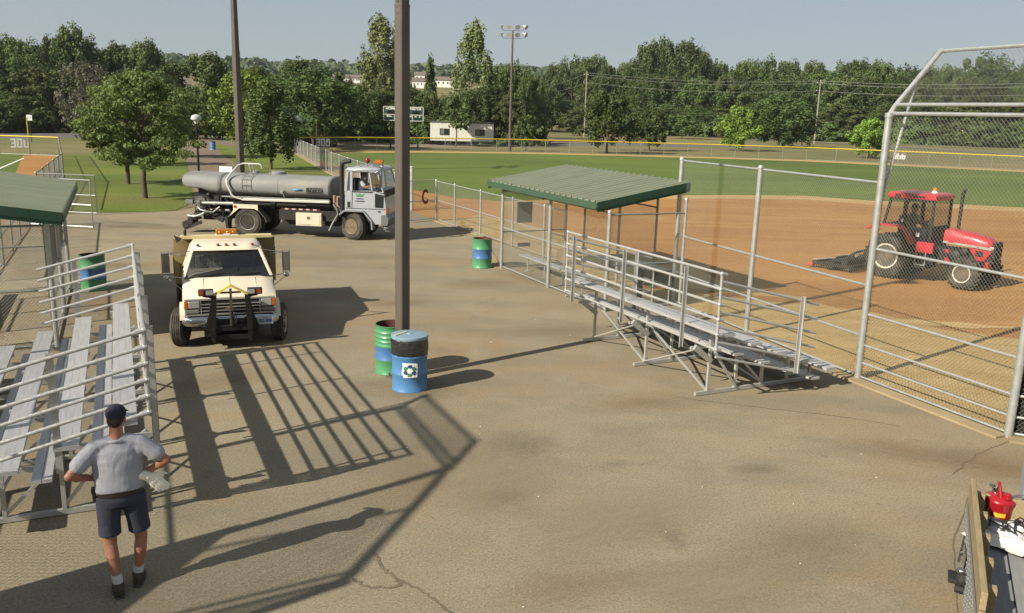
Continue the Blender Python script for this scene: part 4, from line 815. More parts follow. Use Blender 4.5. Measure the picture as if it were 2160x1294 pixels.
# ------------------------------------------------------------------ wheels
def wheel(par, c, r, w, dish=.0, rim=None, hub=None, steer=0, dual=False, rr=.58, lug=0, name='wheel'):
    e = bpy.data.objects.new(name, None); col.objects.link(e); e.parent = par; e.location = c; e.rotation_euler = (0, 0, steer); e.empty_display_size = .1
    b = B(); y0 = -w / 2; pr = [(r * rr, y0 + .02), (r * (rr + .05), y0), (r * .86, y0 - .01), (r * .96, y0 + .02), (r, y0 + w * .16), (r * 1.004, 0), (r, -y0 - w * .16), (r * .96, -y0 - .02), (r * .86, -y0 + .01), (r * rr, -y0 - .02)]
    b.lathe(pr, n=40, axis='y')
    if lug:
        for k in range(lug):
            for s in (-1, 1):
                a = 2 * math.pi * (k + (.5 if s > 0 else 0)) / lug; u = Vector((math.cos(a), 0, math.sin(a))); v = Vector((-math.sin(a), 0, math.cos(a))); b.bar(u * (r + .012) + Vector((0, s * w * .46, 0)) , u * (r + .02) + v * .09 + Vector((0, s * w * .04, 0)), .035, .05, u)
    else:
        for k in range(5): z = (k - 2) * w * .17; b.lathe([(r + .002, z - w * .055), (r + .010, z - w * .04), (r + .010, z + w * .04), (r + .002, z + w * .055)], n=40, axis='y')
    if dual: b.lathe([(a, y + w * 1.15) for a, y in pr], n=40, axis='y')
    b.build('tyre', TYRE, e, smooth=30)
    b = B(); d = dish; b.lathe([(r * rr + .004, y0 + .015), (r * rr, y0 - .004), (r * (rr - .06), y0 + .01), (r * (rr - .09), y0 + .05 + d), (r * .28, y0 + .06 + d), (r * .26, y0 + .02 + d), (r * .12, y0 - .0 + d * .6), (.001, y0 - .01 + d * .6)], n=32, axis='y'); o = b.build('rim', rim or GALVD, e, smooth=30)
    b = B()
    for k in range(8): a = 2 * math.pi * k / 8; b.lathe([(.018, 0), (.018, .03), (.001, .035)][::-1], (r * .34 * math.cos(a), y0 + .06 + d - .035, r * .34 * math.sin(a)), 6, 'y')
    for k in range(5): a = 2 * math.pi * (k + .5) / 5; b.ell((r * .43 * math.cos(a), y0 + .062 + d, r * .43 * math.sin(a)), (.032, .008, .032), 8, 5)
    b.build('wheel_bolts', hub or DARK, e); return e

# ------------------------------------------------------------------ tank truck (x forward, y away from the camera, near side y = 0)
tg = gnd(523, 497); TA = R(-6.46)
t = thing('tank_truck', 'grey water tank truck with a long weathered tank, crossing behind the cream dump truck', 'tank truck', (tg.x, tg.y, 0), TA); TK = t
TANKM = mat('weathered_grey_tank', (.31, .32, .32), .72, .05, .2, 1.4, .08, 8, .25, c2=(.40, .385, .33), mix=.42, stretch=(.5, 1, 1.3)); CABM = mat('silver_blue_cab_paint', (.50, .54, .60), .35, .1, .06, 2, coat=.3, c2=(.44, .48, .53), mix=.32)
BEIGE = mat('beige_painted_box', (.78, .74, .58), .5, 0, .07, 4, c2=(.42, .37, .26), mix=.36); PIPEW = mat('pale_grey_pipe', (.85, .85, .80), .35, .3, .08, 3)
cy, cz, ry, rz_ = 1.0, 1.745, .86, .40
def sup(a, n=2.6): c, s = math.cos(a), math.sin(a); return (abs(c) ** (2 / n) * (1 if c > 0 else -1), abs(s) ** (2 / n) * (1 if s > 0 else -1))
b = B(); sec = []
for x, k in ((-.98, 1), (-.1, 1), (.6, 1), (1.1, 1), (2.0, 1), (2.92, 1), (3.0, .985), (3.03, .93)): sec.append([(x, cy + ry * k * sup(a)[0], cz + rz_ * k * sup(a)[1]) for a in [2 * math.pi * i / 56 for i in range(56)]])
b.loft(sec); b.build('tank', TANKM, t, smooth=50)
for x in (-.97, -.06, 1.1, 2.95):
    b = B(); b.loft([[(x + dx, cy + ry * k * sup(a)[0], cz + rz_ * k * sup(a)[1]) for a in [2 * math.pi * i / 56 for i in range(56)]] for dx, k in ((-.014, 1.001), (-.01, 1.010), (.01, 1.010), (.014, 1.001))], caps=False); b.build('weld_band', TANKM, t, smooth=50)
b = B(); sec = []; xs_ = [-.99, -1.2, -1.4, -1.55, -1.75, -2.0, -2.2, -2.35, -2.43, -2.46]; zb = [1.36, 1.38, 1.46, 1.56, 1.64, 1.66, 1.67, 1.70, 1.75, 1.82]
for x, z in zip(xs_, zb):
    a0 = math.asin(max(-1, min(1, (z - cz) / rz_))); sec.append([(x, cy + ry * sup(a)[0], cz + rz_ * sup(a)[1]) for a in [a0 + (math.pi - 2 * a0) * i / 30 for i in range(31)]])
b.loft(sec, close=False, caps=False); b.build('rear_shroud', TANKM, t, smooth=50, sol=.012)
b = B(); b.lathe([(.001, .12), (.26, .12), (.30, .10), (.32, .04), (.32, 0), (.29, 0), (.29, -.06)], (.72, 1.15, 2.13), 28); b.build('hatch', TANKM, t, smooth=40)
b = B(); b.lathe([(.001, .10), (.13, .10), (.15, .06), (.15, -.04)], (-.14, 1.2, 2.14), 20); b.build('hatch', TANKM, t, smooth=40)
b = B()
for x in (-.24, .10):
    pts = []
    for i in range(8): a = math.pi + R(8) - R(12) * i; q = sup(a); pts.append((x, cy + (ry + .05) * q[0], cz + (rz_ + .05) * q[1]))
    b.path(pts[::1] if x > 0 else pts, .011, 6)
for i in range(1, 8, 2): a = math.pi + R(8) - R(12) * i; q = sup(a); b.tube((-.24, cy + (ry + .05) * q[0], cz + (rz_ + .05) * q[1]), (.10, cy + (ry + .05) * q[0], cz + (rz_ + .05) * q[1]), .012, 6)
b.build('ladder', GALVD, t)
b = B(); b.path([(.35, .62, 2.36), (.33, .62, 2.48), (.25, .62, 2.52), (-.35, .62, 2.52), (-.52, .55, 2.44), (-.68, .25, 2.15), (-.76, .08, 1.96), (-.72, .02, 1.80), (-.55, .0, 1.45), (-.48, .0, 1.38), (-.1, -.0, 1.27)], [.02, .025, .028, .028, .030, .034, .037, .037, .035, .032, .028], 10)
b.tube((-.12, .9, 2.1), (-.12, .62, 2.5), .04, 8); b.tube((-.02, .9, 2.1), (-.02, .62, 2.5), .02, 8); b.build('overhead_pipe', PIPEW, t)
b = B(); b.bar((-.10, -.03, 1.30), (3.08, -.03, 1.32), .13, .085); b.build('hose_tray', PIPEW, t, bevel=.015); b = B(); b.bar((-.98, .14, 1.36), (3.02, .14, 1.36), .05, .05); b.bar((1.8, -.02, 1.40), (3.0, .02, 1.37), .04, .03); b.build('catwalk_edge', GALVD, t)
b = B(); b.box((-1.42, 1.5, 2.2), (.5, .04, .24)); b.build('rear_light_board', WHITE, t, bevel=.01)
b = B(); b.bb((-1.95, .62, .72), (4.6, .74, .98)); b.bb((-1.95, 1.26, .72), (4.6, 1.38, .98)); b.bb((-.95, .30, 1.02), (3.0, 1.7, 1.30)); b.bb((-1.95, .2, .78), (-.7, 1.8, .90)); b.bb((1.15, .1, .62), (3.3, .45, .98)); b.bb((1.1, .5, .4), (3.3, 1.5, .8))
for x in (0, 3.87): b.tube((x, .2, .47), (x, 1.8, .47), .07, 10); b.ell((x, 1, .47), .17)
b.bb((.8, .25, .95), (.95, 1.7, 1.3)); b.bb((-.9, .25, .9), (-.8, 1.7, 1.3)); b.build('chassis', DARK, t)
b = B(); b.bb((1.82, -.04, .44), (2.76, .35, .90)); bx = b.build('tool_box', BEIGE, t, bevel=.012)
b = B(); b.bb((1.87, -.052, .49), (2.71, -.04, .85)); b.build('box_door', BEIGE, bx, bevel=.004); b = B(); b.bb((2.24, -.07, .69), (2.34, -.05, .78)); b.build('handle', CHROME, bx, bevel=.004)
b = B()
for k in range(6): b.bb((1.25 + k * .26, .085, .985), (1.25 + k * .26 + .13, .097, 1.03))
for k in range(4): b.bb((-1.95 + k * .3, .185, .84), (-1.95 + k * .3 + .15, .197, .885))
b.build('reflector_red', mat('reflector_red', (.22, .02, .02), .4, 0, .1, 4), t); b = B()
for k in range(6): b.bb((1.38 + k * .26, .085, .985), (1.38 + k * .26 + .13, .097, 1.03)) if k < 5 else None
for k in range(4): b.bb((-1.80 + k * .3, .185, .84), (-1.80 + k * .3 + .15, .197, .885))
b.build('reflector_white', mat('reflector_white', (.6, .6, .58), .4, 0, .1, 4), t)
def fender(par, pts, y0, y1, m, th=.02, name='fender'):
    b = B()
    for p, q in zip(pts, pts[1:]): b.bar((p[0], (y0 + y1) / 2, p[1]), (q[0], (y0 + y1) / 2, q[1]), abs(y1 - y0), th)
    return b.build(name, m, par)
f = fender(t, [(-.80, .35), (-.74, .62), (-.36, 1.0), (.36, 1.0), (.66, .66), (.72, .5)], -.02, .42, mat('mud_guard', (.14, .14, .13), .6, 0, .1, 5))
b = B(); b.add([(-.50, -.025, 1.12), (.42, -.025, 1.12), (.42, -.025, .90), (.30, -.025, .97), (-.28, -.025, .97), (-.62, -.025, .70), (-.66, -.025, .66), (-.5, -.025, .9)], [(0, 1, 2, 3, 4, 5, 6, 7)]); b.build('fender_plate', BEIGE, f, sol=.012, smooth=0); b = B(); b.lathe([(.001, 0), (.05, 0), (.045, .02)], (-.42, -.055, 1.03), 12, 'y'); b.build('marker_lamp', mat('red_lens', (.45, .03, .02), .2, 0, .05, 3), f)
b = B(); b.add([(-.86, -.02, .62), (-.74, -.02, .70), (-.70, -.02, .12), (-.78, -.02, .12)], [(0, 1, 2, 3)]); b.add([(-.78, -.02, .62), (-.78, .4, .62), (-.78, .4, .12), (-.78, -.02, .12)], [(0, 1, 2, 3)]); b.build('mud_flap', BLACK, t, sol=.01, smooth=0)
RIMD = mat('rusty_dark_rim', (.05, .042, .036), .7, .2, .3, 8); RIMB = mat('dusty_bronze_rim', (.20, .16, .10), .6, .2, .25, 9)
wr_ = wheel(t, (0, .14, .49), .49, .25, .12, RIMD, RIMD, 0, True); b = B(); b.lathe([(.275, -.10), (.275, -.13), (.295, -.135), (.295, -.10)], n=36, axis='y'); b.build('rim_ring', mat('pale_rim_edge', (.34, .33, .30), .5, .3, .15, 6), wr_); w = wheel(t, (3.87, .17, .49), .49, .27, .03, RIMB, DARK, R(-22)); wheel(t, (0, 1.86, .49), .49, .25, .1, RIMD, RIMD, math.pi, True); wheel(t, (3.87, 1.84, .49), .49, .27, .03, RIMB, DARK, math.pi + R(-22))
# pump, pipes and spray bar at the tail
b = B(); b.lathe([(.001, -.03), (.12, -.03), (.13, 0), (.22, 0), (.22, .05), (.19, .05), (.19, .16), (.1, .3)], (-1.80, .12, 1.12), 22, 'y')
for k in range(12): a = 2 * math.pi * k / 12; b.lathe([(.018, -.025), (.018, .0)], (-1.80 + .195 * math.cos(a), .12, 1.12 + .195 * math.sin(a)), 6, 'y')
b.lathe([(.001, -.15), (.075, -.14), (.08, 0)], (-1.80, .12, 1.12), 14, 'y'); b.build('pump', mat('dirty_cast_grey', (.17, .17, .16), .6, .3, .25, 6), t, smooth=40)
b = B(); b.tube((-1.7, .06, 1.10), (-.5, .06, 1.12), .055, 12, .065); b.tube((-1.3, .06, 1.10), (-1.16, .06, 1.105), .075, 12); b.path([(-1.9, .1, .95), (-1.75, .0, .86), (-1.5, .0, .80), (-1.3, .08, .78), (-1.15, .05, .9), (-1.05, .08, .98)], .03, 8); b.path([(-2.3, .1, .62), (-2.0, .02, .60), (-1.75, .05, .68), (-1.6, .1, .78)], .035, 8); b.build('discharge_pipe', GALVD, t, smooth=40)
b = B(); b.bb((-2.02, .45, 1.38), (-1.35, 1.4, 1.66)); b.bb((-1.55, .25, 1.10), (-1.05, .6, 1.36)); b.bb((-2.1, .3, .62), (-.95, 1.7, .80)); b.bb((-2.35, .3, 1.02), (-2.05, .7, 1.22)); b.bar((-1.9, .3, .9), (-1.0, .25, .5), .1, .22); b.bb((-1.9, .5, .45), (-1.0, 1.5, .7))
b.ell((-1.5, .2, 1.38), .09); b.ell((-1.3, .25, 1.02), .1); b.tube((-1.1, .15, .95), (-1.1, .15, 1.35), .04, 8)
for k in range(9): x = -2.05 + .13 * k; b.tube((x, .12 + .03 * (k % 3), .66 + .08 * (k % 4)), (x + .09, .12, 1.0 - .06 * (k % 3)), .018 + .006 * (k % 2), 6)
b.build('pump_gear', DARK, t)
b = B(); b.bb((-2.42, .2, 1.02), (-2.12, .5, 1.18)); b.build('valve_box', mat('grey_valve_box', (.2, .22, .22), .6, .1, .2, 6), t, bevel=.02)
b = B(); b.tube((-2.38, .05, .30), (-2.38, .5, .30), .13, 14); b.tube((-2.2, .05, .40), (-2.2, .5, .40), .10, 14); b.bar((-2.45, .1, .14), (-1.78, .1, .40), .06, .12); b.bar((-2.3, .1, .5), (-1.8, .15, .55), .05, .1); b.build('spray_bar', BLACK, t, smooth=40)
# side lettering
b = B(); Y = cy - ry - .012
text('ROSCO', .155, BLACK, 'lettering', t, MX((2.47, Y, 1.675), (1, 0, 0), (0, 0, 1)), .003, bold=.006, sx=1.0)
for a_, c_ in (((2.18, 1.77), (2.76, 1.77)), ((2.18, 1.58), (2.76, 1.58))): b.bar((a_[0] + .02, Y, a_[1]), (c_[0] - .02, Y, c_[1]), .008, .016)
for x in (2.18, 2.76): b.bar((x, Y, 1.60), (x, Y, 1.75), .016, .008, (0, 1, 0))
for x, s in ((2.18, 1), (2.76, -1)):
    for z, u in ((1.77, -1), (1.58, 1)): b.bar((x + s * .022, Y, z), (x, Y, z + u * .022), .014, .014)
b.build('lettering_frame', BLACK, t)
b = B(); b.add([(1.68, Y - .0, 1.70), (1.78, Y, 1.73), (1.98, Y, 1.725), (2.05, Y, 1.70), (1.98, Y, 1.655), (1.85, Y, 1.66), (1.74, Y, 1.65)], [tuple(range(7))]); b.build('blue_paint_mark', mat('sky_blue_spray', (.12, .36, .62), .6, 0, .2, 8), t, sol=.003)
b = B(); b.lathe([(.001, -.05), (.05, -.05), (.055, 0), (.09, 0), (.09, .03)], (1.28, Y - .0, 1.62), 14, 'y'); b.tube((1.28, Y - .03, 1.62), (1.38, Y - .06, 1.42), .012, 6); b.build('valve', GALVD, t)
# cab
b = B(); b.prism([(3.60, 1.12), (3.60, 1.02), (3.68, 1.0), (4.30, 1.0), (4.55, .66), (4.55, .58), (5.04, .58), (5.10, .90), (5.09, 1.30), (5.02, 1.74), (3.62, 1.74)], .03, 1.97, 'y'); o = b.build('cab_lower', CABM, t, bevel=.02)
b = B()
for y in (.045, 1.955):
    b.bar((3.64, y, 1.72), (3.72, y, 2.44), .10, .05, (0, 1, 0)); b.bar((3.84, y, 1.72), (3.86, y, 2.44), .10, .05, (0, 1, 0)); b.bar((4.60, y, 1.72), (4.50, y, 2.44), .05, .05, (0, 1, 0)); b.bar((5.00, y, 1.70), (4.78, y, 2.44), .05, .05, (0, 1, 0)); b.bar((3.65, y, 2.44), (4.80, y, 2.44), .05, .07)
b.prism([(3.62, 1.70), (3.70, 2.46), (3.78, 2.46), (3.74, 1.70)], .06, .5, 'y'); b.prism([(3.62, 1.70), (3.70, 2.46), (3.78, 2.46), (3.74, 1.70)], 1.5, 1.94, 'y'); b.bar((3.68, .06, 2.4), (3.68, 1.94, 2.4), .06, .1); b.bar((5.0, .06, 1.74), (5.0, 1.94, 1.74), .06, .06)
b.build('cab_pillars', CABM, t, bevel=.008)
b = B(); f2 = lambda k, z: [(3.66 + k, .02 + k, z), (4.82 - k, .02 + k, z), (4.90 - k, .3, z), (4.90 - k, 1.7, z), (4.82 - k, 1.98 - k, z), (3.66 + k, 1.98 - k, z)]; b.loft([f2(0, 2.44), f2(0, 2.49), f2(.07, 2.55), f2(.25, 2.575)]); b.build('roof', CABM, t, smooth=60)
GL = glassm('truck_glass', (.25, .30, .30), .75)
b = B(); b.quad((5.02, .08, 1.75), (5.02, 1.92, 1.75), (4.79, 1.90, 2.42), (4.79, .10, 2.42)); b.build('windscreen', GL, t); b = B(); b.quad((4.62, .035, 1.75), (4.99, .035, 1.75), (4.78, .035, 2.42), (4.53, .035, 2.42)); b.build('quarter_window', GL, t)
b = B(); b.quad((4.70, .022, 1.18), (5.00, .022, 1.18), (5.02, .022, 1.62), (4.70, .022, 1.68)); b.build('lower_door_window', mat('dark_glass', (.02, .03, .03), .08, 0, .2, 3, spec=.8), t)
b = B(); b.bar((3.90, .02, 1.72), (4.62, .02, 1.72), .02, .03); b.bar((3.90, .02, 2.41), (4.50, .02, 2.41), .02, .03); b.bar((3.62, .024, 1.13), (5.07, .024, 1.13), .012, .014); b.bar((3.86, .024, 1.13), (3.88, .024, 1.72), .014, .012, (0, 1, 0)); b.bb((3.70, .018, 1.16), (3.80, .03, 1.36)); b.bar((4.50, .024, .66), (4.30, .024, 1.0), .04, .05); b.build('door_seal', BLACK, t)
fender(t, [(3.42, .9), (3.60, 1.04), (4.30, 1.04), (4.58, .70), (4.60, .40)], -.06, .34, mat('light_grey_flare', (.33, .36, .38), .5, .1, .08, 4), .05, 'front_fender')
b = B(); b.prism([(4.92, .54), (5.16, .56), (5.21, .80), (5.13, .94), (4.92, .94)], -.02, 2.02, 'y'); b.build('bumper', mat('grey_bumper', (.20, .22, .23), .45, .2, .1, 4), t, bevel=.02); b = B(); b.path([(4.95, .1, .52), (5.02, .06, .50), (5.1, .06, .47), (5.2, .1, .50)], .025, 8); b.tube((5.0, .3, .36), (5.18, .3, .36), .06, 8); b.bb((4.95, .2, .40), (5.15, 1.8, .54)); b.build('tow_hook', GALVD, t)
b = B(); b.bb((5.08, .02, .98), (5.125, .13, 1.2)); b.build('turn_lamp', mat('orange_lens', (.65, .13, .01), .2, 0, .05, 3), t, bevel=.01)
for y in (.42, 1.58): b = B(); b.lathe([(.12, 0), (.10, -.02), (.001, -.03)][::-1], (5.11, y, 1.02), 16, 'x'); b.build('headlight', mat('head_lens', (.6, .62, .62), .1, .4, .05, 3), t)
b = B(); b.bb((3.75, .2, 1.55), (3.95, .8, 2.15)); b.bb((3.75, .2, 1.45), (4.3, .8, 1.58)); b.bb((4.75, .1, 1.55), (5.05, 1.9, 1.78)); b.build('seat_and_dash', BLACK, t); b = B(); b.path([(4.66 + .06 * math.sin(a), .52 + .2 * math.cos(a), 1.83 + .14 * math.sin(a)) for a in [2 * math.pi * i / 16 for i in range(17)]], .014, 6); b.tube((4.66, .52, 1.83), (4.9, .52, 1.62), .03, 6); b.build('steering_wheel', BLACK, t)
b = B(); b.path([(3.44, .25, 1.0), (3.44, .25, 2.55), (3.47, .25, 2.68), (3.56, .25, 2.73), (3.78, .25, 2.76)], [.075, .085, .085, .08, .075], 14); b.build('exhaust_stack', mat('matt_black_stack', (.02, .022, .022), .6, .1, .2, 6), t, smooth=50)
b = B(); b.tube((4.30, .55, 2.55), (4.30, .55, 2.68), .02, 8); b.ell((4.30, .55, 2.78), (.085, .085, .10)); b.build('red_beacon', mat('red_beacon_glass', (.35, .02, .03), .15, 0, .1, 3), t); AMB = mat('amber_lens', (.50, .17, .02), .18, 0, .12, 9)
b = B(); b.bb((4.55, .45, 2.68), (4.86, .62, 2.77)); b.bb((4.48, .8, 2.72), (4.78, .95, 2.80)); b.build('amber_light_bar', AMB, t, bevel=.02); b = B(); b.path([(3.9, .3, 2.55), (4.5, .3, 2.68), (4.8, .3, 2.66)], .022, 8); b.path([(4.55, .4, 2.57), (4.55, .4, 2.66), (4.85, .4, 2.66)], .02, 8); b.lathe([(.04, 0), (.05, .2), (.09, .3)], (4.6, .35, 2.62), 12, 'x'); b.build('horn_and_rail', CHROME, t, smooth=40)
b = B(); b.path([(4.72, .02, 2.40), (4.92, -.2, 2.38), (4.95, -.22, 2.30)], .013, 6); b.path([(4.72, .02, 1.76), (4.85, -.12, 1.82), (4.95, -.22, 1.95)], .013, 6); b.build('mirror_arm', CHROME, t); b = B(); b.box((4.97, -.22, 2.12), (.06, .16, .46)); b.build('mirror', mat('mirror_shell', (.25, .26, .25), .2, .8, .1, 3), t, bevel=.02); b = B(); b.ell((4.86, -.16, 2.42), (.09, .05, .08)); b.build('spot_mirror', CHROME, t); b = B(); b.ell((5.10, -.05, 1.62), (.05, .05, .07)); b.build('fog_lamp', BLACK, t)
lg = mat('logo_green', (.10, .42, .16), .5, 0, .05, 4); b = B()
for k in range(2):
    x0 = 4.02 + k * .13
    for a_, c_ in (((x0, 1.66), (x0 + .035, 1.55)), ((x0 + .035, 1.55), (x0 + .07, 1.62)), ((x0 + .07, 1.62), (x0 + .10, 1.55)), ((x0 + .10, 1.55), (x0 + .14, 1.66))): b.bar((a_[0], .022, a_[1]), (c_[0], .022, c_[1]), .008, .028)
b.build('door_emblem', lg, t); text('Middleton', .062, mat('logo_blue', (.04, .10, .35), .5, 0, .05, 4), 'lettering', t, MX((4.16, .026, 1.475), (1, 0, 0), (0, 0, 1)), .002, bold=.003); text('W. MIDDLETON', .048, BLACK, 'lettering', t, MX((4.16, .026, 1.385), (1, 0, 0), (0, 0, 1)), .002, bold=.003); text('881', .075, BLACK, 'lettering', t, MX((4.86, .026, 1.04), (1, 0, 0), (0, 0, 1)), .002, bold=.004)
b = B(); b.path([(3.18, .05, 1.25), (3.3, .02, 1.1), (3.35, .05, .9), (3.15, .0, .55), (3.02, .02, .30)], .03, 8); b.path([(3.2, .15, 1.2), (3.45, .1, 1.0), (3.4, .1, .8)], .02, 6); b.build('air_hose', GALVD, t, smooth=40); b = B(); b.bb((3.1, .3, 1.0), (3.35, 1.0, 1.5)); b.tube((3.2, .15, 1.3), (3.2, .15, 1.55), .06, 10); b.build('air_tank', mat('tan_canister', (.34, .26, .2), .6, .1, .2, 5), t)
Mt = Matrix.Translation((tg.x, tg.y, 0)) @ Matrix.Rotation(TA, 4, 'Z')
j = sit(); person('driver in a cap and pale shirt at the wheel of the grey tank truck', Mt @ Vector((4.12, .50, 1.60)), TA - math.pi / 2, j, shirtmat('pale_shirt', (.50, .55, .55)), shirtmat('work_trousers', (.04, .045, .06)), cap=mat('grey_cap', (.10, .12, .12), .8, 0, .2, 20), shoes=mat('olive_boot', (.1, .1, .1)), hem=2, sleeve=.7, vox=.014)

# ------------------------------------------------------------------ cream dump truck (x across, y rearwards, front bumper at y = 0)
DL_ = Vector((-5.33, 15.76, 0)); DAng = R(20)
t = thing('dump_truck', 'cream dump truck facing the camera with black plow mount and amber roof light bar', 'dump truck', DL_, DAng); DT = t
CREAM = mat('cream_truck_paint', (.97, .86, .68), .35, 0, .04, 1.5, coat=.3, c2=(.90, .78, .60), mix=.4); YBOX = mat('faded_yellow_dump_body', (.36, .27, .12), .6, .1, .15, 3, .1, 8, c2=(.22, .14, .07), mix=.38); YLT = mat('pale_yellow_beam', (.74, .64, .34), .5, 0, .1, 3)
def secs(y, w, zb, zs, zt, cr=.02):
    q = [(-w * .96, y, zb), (-w, y, zb + .12), (-w * 1.015, y, (zb + zs) / 2), (-w, y, zs), (-w * .95, y, zt - .045), (-w * .72, y, zt), (0, y, zt + cr), (w * .72, y, zt), (w * .95, y, zt - .045), (w, y, zs), (w * 1.015, y, (zb + zs) / 2), (w, y, zb + .12), (w * .96, y, zb)]
    return q
b = B(); b.loft([secs(.11, .83, .64, .90, .965), secs(.15, .845, .60, .93, .985), secs(.5, .86, .60, .99, 1.06), secs(.85, .86, .60, 1.04, 1.125), secs(1.10, .86, .45, 1.10, 1.175)]); b.build('hood', CREAM, t, smooth=45)
b = B()
for x in (-.50, .50): b.bar((x, .14, .983), (x * .98, 1.06, 1.178), .03, .010)
b.bar((0, .14, 1.001), (0, 1.06, 1.194), .03, .008); b.build('hood_crease', CREAM, t)
b = B(); b.loft([secs(1.10, .86, .40, 1.12, 1.18, .0), secs(1.2, .87, .40, 1.14, 1.20, .0), secs(2.7, .87, .40, 1.14, 1.20, .0)]); b.build('cab_body', CREAM, t, smooth=45)
# greenhouse
gb2 = lambda x, y, z: (x, y, z)
b = B()
for s in (-1, 1):
    b.bar((s * .835, 1.13, 1.17), (s * .655, 1.74, 1.635), .06, .05); b.bar((s * .85, 1.95, 1.17), (s * .68, 2.05, 1.63), .04, .05, (0, 1, 0)); b.bar((s * .85, 2.62, 1.17), (s * .68, 2.60, 1.65), .06, .14, (0, 1, 0)); b.bar((s * .67, 1.73, 1.65), (s * .67, 2.65, 1.65), .05, .06)
b.bar((-.66, 1.74, 1.64), (.66, 1.74, 1.64), .06, .05); b.add([(-.85, 2.68, 1.16), (.85, 2.68, 1.16), (.66, 2.66, 1.66), (-.66, 2.66, 1.66)], [(0, 1, 2, 3)]); b.build('cab_pillars', CREAM, t, bevel=.01)
b = B(); f3 = lambda k, z, y0, y1: [(-.67 + k, y0 + k, z), (-.4, y0 - .03 + k, z), (0, y0 - .04 + k, z), (.4, y0 - .03 + k, z), (.67 - k, y0 + k, z), (.68 - k, y1 - k, z), (-.68 + k, y1 - k, z)]
b.loft([f3(0, 1.635, 1.70, 2.72), f3(.0, 1.68, 1.74, 2.72), f3(.035, 1.735, 1.84, 2.70), f3(.12, 1.76, 2.0, 2.62)]); b.build('roof', CREAM, t, smooth=60)
GL2 = glassm('windscreen_glass', (.12, .16, .17), .62)
b = B(); b.quad((-.80, 1.14, 1.19), (.80, 1.14, 1.19), (.635, 1.72, 1.625), (-.635, 1.72, 1.625)); ws = b.build('windscreen', GL2, t); b = B()
for a_, c_ in (((-.82, 1.125, 1.18), (.82, 1.125, 1.18)), ((-.82, 1.125, 1.185), (-.645, 1.72, 1.63)), ((.82, 1.125, 1.185), (.645, 1.72, 1.63)), ((-.64, 1.72, 1.632), (.64, 1.72, 1.632))): b.bar(a_, c_, .022, .022)
b.bar((-.55, 1.13, 1.205), (-.05, 1.20, 1.255), .02, .015); b.bar((.12, 1.13, 1.205), (.62, 1.19, 1.25), .02, .015); b.build('wiper_and_seal', BLACK, ws)
for s in (-1, 1): b = B(); b.quad((s * .845, 1.25, 1.2), (s * .85, 2.55, 1.2), (s * .685, 2.55, 1.62), (s * .685, 1.80, 1.62)); b.build('side_window', GL2, t)
b = B(); b.bb((-.80, 1.2, 1.0), (.80, 1.5, 1.17)); b.build('dashboard', mat('grey_dash', (.10, .11, .11), .7, 0, .1, 4), t); SEAT = mat('striped_seat', (.33, .34, .32), .9, 0, .1, 6)
b = B()
for k in range(12): b.bb((-.74 + k * .123, 2.12, .95), (-.74 + k * .123 + .112, 2.28 + .02 * (k % 2), 1.45))
b.bb((-.74, 1.7, .9), (.74, 2.2, 1.02)); b.build('bench_seat', SEAT, t, bevel=.015)
b = B(); b.path([(.38 + .17 * math.cos(a), 1.62 + .05 * math.sin(a), 1.2 + .15 * math.sin(a)) for a in [2 * math.pi * i / 16 for i in range(17)]], .013, 6); b.build('steering_wheel', BLACK, t)
REDL = mat('roof_marker_red', (.35, .05, .03), .2, 0, .1, 3)
for x in (-.55, -.16, 0, .16, .52): b = B(); b.ell((x, 1.775, 1.735), (.034, .03, .028), 10, 6); b.build('roof_marker', REDL, t)
# grille and lights
b = B(); b.bb((-.80, .085, .66), (.80, .12, .955)); b.build('grille_back', BLACK, t)
GR = mat('bright_grille', (.62, .62, .60), .3, .5, .05, 3); b = B()
for z, h in ((.955, .03), (.86, .014), (.80, .014), (.735, .014), (.665, .026)): b.bb((-.81, .065, z - h / 2), (.81, .09, z + h / 2))
for x in (-.815, -.535, .535, .815): b.bb((x - .008, .063, .66), (x + .008, .092, .96))
b.build('grille', GR, t)
b = B(); b.bb((-.06, .05, .765), (.06, .062, .785)); b.bb((-.10, .05, .768), (.10, .062, .782)); b.build('grille_badge', mat('gold_badge', (.45, .35, .15), .4, .3, .1, 4), t, bevel=.003)
for s in (-1, 1):
    b = B(); b.box((s * .655, .075, .862), (.20, .05, .135)); b.build('headlight', mat('head_lens', (.6, .62, .62), .1, .4, .05, 3), t, bevel=.015); b = B(); b.box((s * .795, .085, .862), (.07, .06, .135)); b.build('turn_lamp', mat('orange_lens', (.65, .13, .01), .2, 0, .05, 3), t, bevel=.01); b = B(); b.box((s * .69, .078, .735), (.24, .04, .075)); b.build('parking_lamp', mat('smoke_lens', (.26, .27, .24), .2, 0, .05, 3), t, bevel=.008)
b = B(); b.loft([[(x, yo + .17 * (abs(x) / .88) ** 4 + yy, zz_) for yy, zz_ in ((.03, .42), (-.03, .45), (-.045, .53), (-.03, .60), (.03, .635), (.06, .53))] for yo in (0,) for x in (-.88, -.84, -.7, -.4, 0, .4, .7, .84, .88)]); b.build('bumper', CHROME, t, smooth=50)
b = B(); b.box((.61, -.06, .535), (.30, .012, .155)); pl_ = b.build('licence_plate', mat('plate_white', (.66, .70, .74), .5, 0, .05, 3), t, bevel=.004); text('902-808', .085, mat('plate_blue', (.06, .10, .38), .5, 0, .05, 3), 'lettering', pl_, MX((.61, -.07, .522), (1, 0, 0), (0, 0, 1)), .002, bold=.003, sx=.9); text('WISCONSIN', .026, mat('plate_blue', (.1, .1, .3)), 'lettering', pl_, MX((.61, -.07, .592), (1, 0, 0), (0, 0, 1)), .002, sx=.9)
